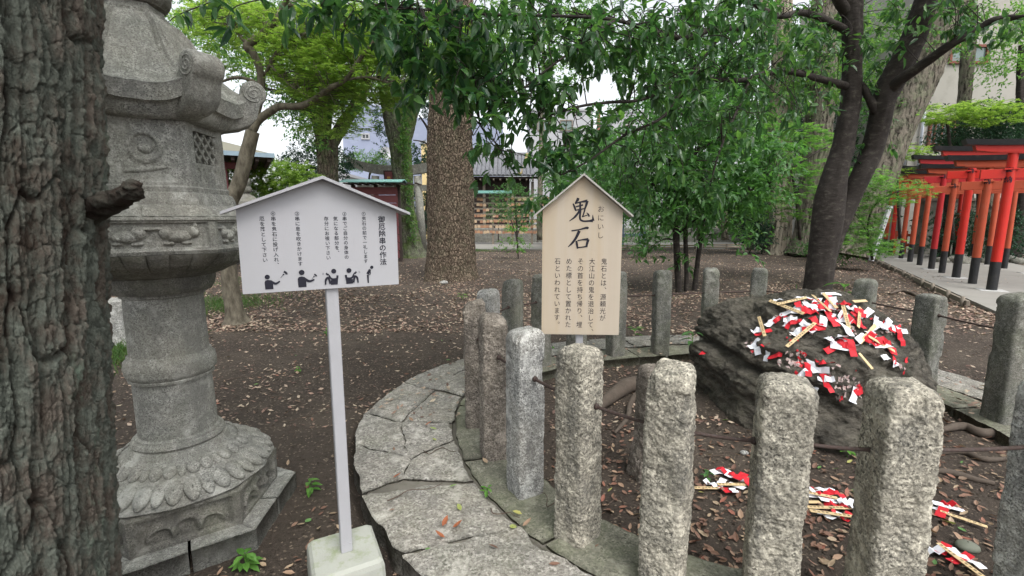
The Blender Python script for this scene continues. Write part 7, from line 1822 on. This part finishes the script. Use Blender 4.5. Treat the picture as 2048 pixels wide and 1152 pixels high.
# far carpet, middle carpet, near scatter
def clump_out(x, y): return True
def merge_stuff(name, lab, arr, mat, kind='quad', droop=-.4):
    V, F = leaves(*arr[:5], kind, droop); o = link(name, make_mesh(name, V, F, mat, False)); tag(o, lab, 'leaves', kind='stuff'); return o
merge_stuff('leaf_litter', 'pale fallen leaves carpeting the far ground', litter(75000, field(6.0, 24), .066, 1), M['litter_pale'])
merge_stuff('leaf_litter', 'scattered brown leaves on the middle ground', litter(8500, field(3.2, 7.5), .050, 2), M['litter_pale'])
near = litter(1700, field(1.5, 5.0), .044, 3)
keep = ~inside_paving(near[0][:, 0], near[0][:, 1]) | (np.random.default_rng(4).random(len(near[0])) < .03)
near = [a[keep] for a in near]
# thick drift of dry leaves inside the ring behind the front posts
def ringgen(rs, n):
    x = rs.uniform(.3, 3.4, n); y = rs.uniform(1.7, 3.3, n); a = np.arctan2(y - RC[1], x - RC[0]); k = (np.hypot(x - RC[0], y - RC[1]) < r_in(a)) & (rs.random(n) < .3 + .7 * sst(2.9, 2.1, y)); return x[k], y[k]
drift = litter(1700, ringgen, .050, 5)
X, Yp_, dd = proj(np.vstack([near[0], drift[0]])); arr = [np.concatenate([a, b]) for a, b in zip(near, drift)]
size = arr[3] / dd * FOC * ((X > 0) & (X < 2048) & (Yp_ > 0) & (Yp_ < 1152))
top = np.argsort(-size)[:300]; mask = np.ones(len(dd), bool); mask[top] = False
merge_stuff('leaf_litter', 'curled brown leaves drifted on the dark soil', [a[mask] for a in arr], M['litter'], 'leaf', -.35)
lmesh = []
for v in range(4):
    V, F = leaves(np.zeros((1, 3)), np.array([[1., 0, 0]]), np.array([[0, 0, 1.]]), np.array([1.]), np.array([[.42, .5, .55, .46][v]])[0:1], 'leaf', [-.35, -.2, -.5, .2][v])
    lmesh.append((V, F))
LC_ = [((.24, .14, .10), 'brown'), ((.13, .07, .05), 'dark brown'), ((.33, .22, .15), 'tan'), ((.29, .12, .085), 'reddish'), ((.14, .28, .09), 'green'), ((.18, .10, .07), 'brown'), ((.38, .29, .2), 'tan')]
lms = [leafmat('fallen_leaf_' + n.replace(' ', '_'), [c], .12, .6, .3, tmul=1.1) for c, n in LC_]
meshes = [[make_mesh('fallen_leaf', V, F, lms[c], False) for (V, F) in lmesh] for c in range(len(LC_))]
LM_IN = [(p_[0], p_[1], n_) for p_, n_ in ((POSTS[0], 'the tan post'), (POSTS[1], 'the light grey carved post'), (POSTS[2], 'the brownish carved post'), (POSTS[15], 'the black stained front post'), (POSTS[16], 'the middle front post'), (POSTS[17], 'the broad front post'), (POSTS[18], 'the post at the photo rim'))] + [(.80, 2.62, 'the splayed broken post'), (2.0, 2.95, 'the foot of the boulder'), (.35, 2.36, 'the foot of the wooden sign'), (1.3, 2.1, 'the sticks on the soil'), (2.0, 2.1, 'the open spot by the boulder'), (2.6, 2.3, 'the roots at the right'), (.7, 2.15, 'the soil patch behind the tan post'), (1.7, 2.5, 'the bare soil under the rod')]
LM_OUT = [(-.70, 1.75, 'the white sign post'), (-1.61, 2.16, 'the big lantern'), (-1.04, 2.9, 'the outer paving edge'), (-2.1, 3.4, 'the stone block'), (-2.6, 4.2, 'the slender maple'), (-.9, 4.0, 'the far bend of the paving'), (-1.2, 3.6, 'the middle of the open soil'), (.3, 5.4, 'the back row of posts'), (-.5, 5.4, 'the soil beyond the paving'), (2.5, 5.6, 'the boulder, far side'), (4.3, 4.2, 'the wide dark post')]
for n_, i in enumerate(top):
    c = int(rs.integers(len(LC_))); ins = np.hypot(arr[0][i][0] - RC[0], arr[0][i][1] - RC[1]) < 1.7
    if ins and LC_[c][1] == 'green': c = 0
    o = leaf_object(i, arr, None, meshes[c][n_ % 4], 'fallen_leaf')
    nm = LC_[c][1]; q = arr[0][i]; LMK = LM_IN if ins else LM_OUT
    dst = [np.hypot(q[0] - a_, q[1] - b_) for a_, b_, _ in LMK]; j = int(np.argmin(dst)); dx, dy = q[0] - LMK[j][0], q[1] - LMK[j][1]
    dr = ('right of' if dx > 0 else 'left of') if abs(dx) > abs(dy) else ('beyond' if dy > 0 else 'before')
    lab = ('' if i % 3 == 0 and False else ('broad ' if arr[4][i] > .024 else 'narrow ') if arr[3][i] > .042 else 'small ') + nm + ' fallen leaf ' + ('close ' if dst[j] < .3 else '') + dr + ' ' + LMK[j][2]
    tag(o, lab, 'leaf', lab.replace('fallen leaf', 'fallen leaves'))
merge_stuff('leaf_litter', 'fresh green fallen leaves here and there on the soil', litter(130, field(1.8, 9), .05, 8), M['litter_green'], 'leaf', -.2)
# grass tufts
def grass(lab, cx, cy, sx, sy, n, h=.12, seed=0):
    rs = np.random.default_rng(300 + seed); x = cx + rs.normal(size=n) * sx; y = cy + rs.normal(size=n) * sy; a = rs.uniform(0, 6.28, n)
    P = np.stack([x, y, soil_h(x, y)], -1); A = np.stack([np.cos(a) * .6, np.sin(a) * .6, np.ones(n)], -1); N = norm(rs.normal(size=(n, 3))); L = h * rs.uniform(.5, 1.2, n)
    V, F = leaves(P, A, N, L, .007 + L * .02, 'quad', .7); tag(link('grass', make_mesh('grass', V, F, M['grass'], False)), lab, 'grass', kind='stuff')
a = G(220, 720); grass('thin grass between the big trunk and the lantern', a[0], a[1], .25, .3, 1500, .13, 1)
a = G(440, 610); grass('grass round the foot of the slender maple', a[0], a[1], .45, .5, 1600, .13, 2)
a = G(960, 495); grass('grass strip at the foot of the plaque rack', a[0] - .5, 20.8, .7, .2, 1200, .16, 3)
a = G(560, 560); grass('sparse grass behind the white sign', a[0], a[1], .8, .8, 700, .12, 4)
# sprouts
def sprout(lab, px, py, s=.07, n=9, z=0.0, mt='sprout', up=.35, P0=None):
    b = P0 if P0 is not None else hit(px, py)[0]; t = thing('sprout', lab, 'seedling', b); rs = np.random.default_rng(int(px + py)); a = rs.uniform(0, 6.28, n); hgt = rs.uniform(.3, 1.3, n) * s
    A = np.stack([np.cos(a), np.sin(a), rs.uniform(-.1, up, n)], -1); P = np.stack([np.cos(a) * s * .2, np.sin(a) * s * .2, hgt], -1)
    V, F = leaves(P, A, np.tile([[0, 0, 1.]], (n, 1)), s * rs.uniform(.7, 1.1, n), s * .5, 'leaf', .25); link('leaf_spray', make_mesh('leaf_spray', V, F, M[mt], False), t)
    g = Geo(); g.tube(np.array([[0, 0, -.01], [0, 0, s * 1.2]]), .002, 5)
    for q in P: g.tube(np.array([[0, 0, q[2] * .7], q]), .0014, 4)
    g.build('stem', M['sprout'], t)
for lab, px, py, s, n in [('leafy green sprout on the soil right of the lantern base', 620, 985, .055, 9), ('bushy seedling at the bottom between the lantern slab and the sign footing', 492, 1138, .06, 14), ('bright seedling growing against the front of the boulder above the rod', 1694, 905, .05, 7), ('dark seedling between the first two front posts', 1415, 960, .045, 8),
                          ('light green sprout beyond the post right of the wooden sign', 1268, 675, .10, 9), ('sprout left of the low grey post', 925, 600, .10, 6), ('small green sprout beside the boulder on its left, by the dark post', 1385, 690, .09, 8), ('pair of big green leaves behind the boulder beside the forked trunk', 1688, 592, .22, 6), ('green leaves left of the forked trunk foot', 1592, 585, .2, 5),
                          ('tiny sprout near the slender maple root', 653, 672, .09, 8), ('seedling with drooping leaves by the two grey posts', 1100, 710, .08, 6), ('yellow and red leaved weed in the paving crack', 975, 990, .035, 8), ('tiny green weed at the inner kerb below the posts', 1298, 960, .035, 6), ('low weed in the middle of the open soil', 600, 745, .05, 7)]:
    if py in (592, 585): P0 = at(px, py, 5.7); P0[2] = 0.45
    else: P0 = None
    if py == 990: P0 = G(px, py, .07)
    if py == 905: P0 = G(px, py + 8, .0)
    sprout(lab, px, py, s, n, mt='midleaf' if 'dark' in lab or 'big' in lab else 'sprout', P0=P0)
# dead red leaves on the paving
for k, (px, py, an) in enumerate([(885, 1052, 1.2), (890, 1075, 2.9), (905, 1055, .4), (850, 850, .2), (1045, 1052, .5), (785, 955, .1)]):
    p = G(px, py, .085); A = np.array([[math.cos(an), math.sin(an), .1]]); V, F = leaves(np.zeros((1, 3)), A, np.array([[.1, .1, 1.]]), np.array([.05]), np.array([.026]), 'leaf', -.5)
    tag(link('fallen_leaf', make_mesh('fallen_leaf', V, F, M['redleaf'] if k != 4 else lms[2], False), None, p), ['red curled leaf on the paving left of the tan post, uppermost of three', 'red pointed leaf on the paving, lowest of three', 'small red leaf on the paving, rightmost of three', 'brown curled leaf on the left part of the paving', 'pale green leaf on the paving left of the tan post', 'short leaf scrap on the outer paving'][k], 'leaf')
# dead twigs
rs = np.random.default_rng(22)
for k, (px, py, an, L) in enumerate([(620, 830, .8, .35), (590, 860, 2.4, .25), (1100, 1030, 2.6, .14), (1010, 1060, -.6, .16), (760, 690, .3, .3), (830, 1010, .5, .3), (1220, 900, 1.2, .3), (1240, 1000, -.5, .2), (700, 1080, .4, .22), (560, 800, -.4, .3), (1560, 1080, .2, .2), (1450, 905, .1, .25), (1670, 940, .6, .2), (480, 760, .2, .3), (880, 930, .1, .2), (640, 1120, .9, .18)]):
    p = G(px, py, .0); p = np.array([p[0], p[1], float(gz(np.array([p[0]]), np.array([p[1]]))[0]) + .008]); t0 = np.linspace(-.5, .5, 6); w = rs.normal(size=6) * .03
    P = np.stack([t0 * L * math.cos(an) - w * math.sin(an), t0 * L * math.sin(an) + w * math.cos(an), rs.random(6) * .006], -1)
    g = Geo(); g.tube(spline(P, 3), np.linspace(.0032, .0014, 16), 5)
    tag(g.build('twig', M['twig'], None, True, loc=p), ['crooked', 'curved', 'thin', 'short', 'forked looking'][k % 5] + ' dead twig ' + ['in the open soil left of the sign post', 'just below the twig left of the sign post', 'on the paving near the tan post foot', 'on the paving, left of the tan post foot', 'on the far open soil right of the sign post', 'beside the outer paving edge', 'inside the ring behind the tan post', 'inside the ring, nearer the splayed post', 'near the sign footing', 'near the lantern shaft on the soil', 'among leaves before the broad posts', 'under the rod left of the middle front post', 'under the rod right of the middle front post', 'right of the lantern ring moulding', 'on the left part of the paving', 'left of the sign footing'][k], 'twig')
# pebbles and crumbs of soil
rs = np.random.default_rng(23); n = 9000; y = 1.4 * (7 / 1.4) ** rs.random(n); x = rs.uniform(-1.1, 1.1, n) * y; k = ~inside_paving(x, y); x, y = x[k], y[k]; n = len(x); s = .0035 + .006 * rs.random(n) ** 3
O = np.array([[1, 0, 0], [0, 1, 0], [-1, 0, 0], [0, -1, 0], [0, 0, .7], [0, 0, -.7]]); V = O[None] * s[:, None, None] * rs.uniform(.6, 1.3, (n, 6, 1)) + np.stack([x, y, soil_h(x, y) + s * .3], -1)[:, None]
T = np.array([[0, 1, 4], [1, 2, 4], [2, 3, 4], [3, 0, 4], [1, 0, 5], [2, 1, 5], [3, 2, 5], [0, 3, 5]])
tag(link('gravel', make_mesh('gravel', V.reshape(-1, 3), (T[None] + (np.arange(n) * 6)[:, None, None]).reshape(-1, 3), M['soil'], True)), 'crumbs of dark soil and grit', 'grit', kind='stuff')
for k, (px, py, s, lab) in enumerate([(1935, 1090, .05, 'rounded grey pebble among leaves at the bottom right'), (1488, 905, .028, 'small pebble under the rod left of the middle front post'), (888, 567, .10, 'pale flat stone near the thick brown trunk')]):
    p = G(px, py, 0); g = Geo(); th = np.arange(16) / 16 * 2 * math.pi; ph = np.linspace(-1.5, 1.5, 9); V = np.stack([np.cos(ph)[:, None] * np.cos(th), np.cos(ph)[:, None] * np.sin(th), np.repeat(np.sin(ph)[:, None], 16, 1)], -1).reshape(-1, 3) * [s, s * .8, s * .5]
    g.add(V * (1 + .15 * fbm(V[:, 0] * 20, V[:, 1] * 20, V[:, 2] * 20, k, 2))[:, None], gridF(9, 16, True)); tag(g.build('pebble', M['granite_grey'] if k else simple('green_grey_pebble', (.13, .14, .11), .7), None, True, loc=(p[0], p[1], float(soil_h(p[0], p[1])) + s * .25)), lab, 'pebble')
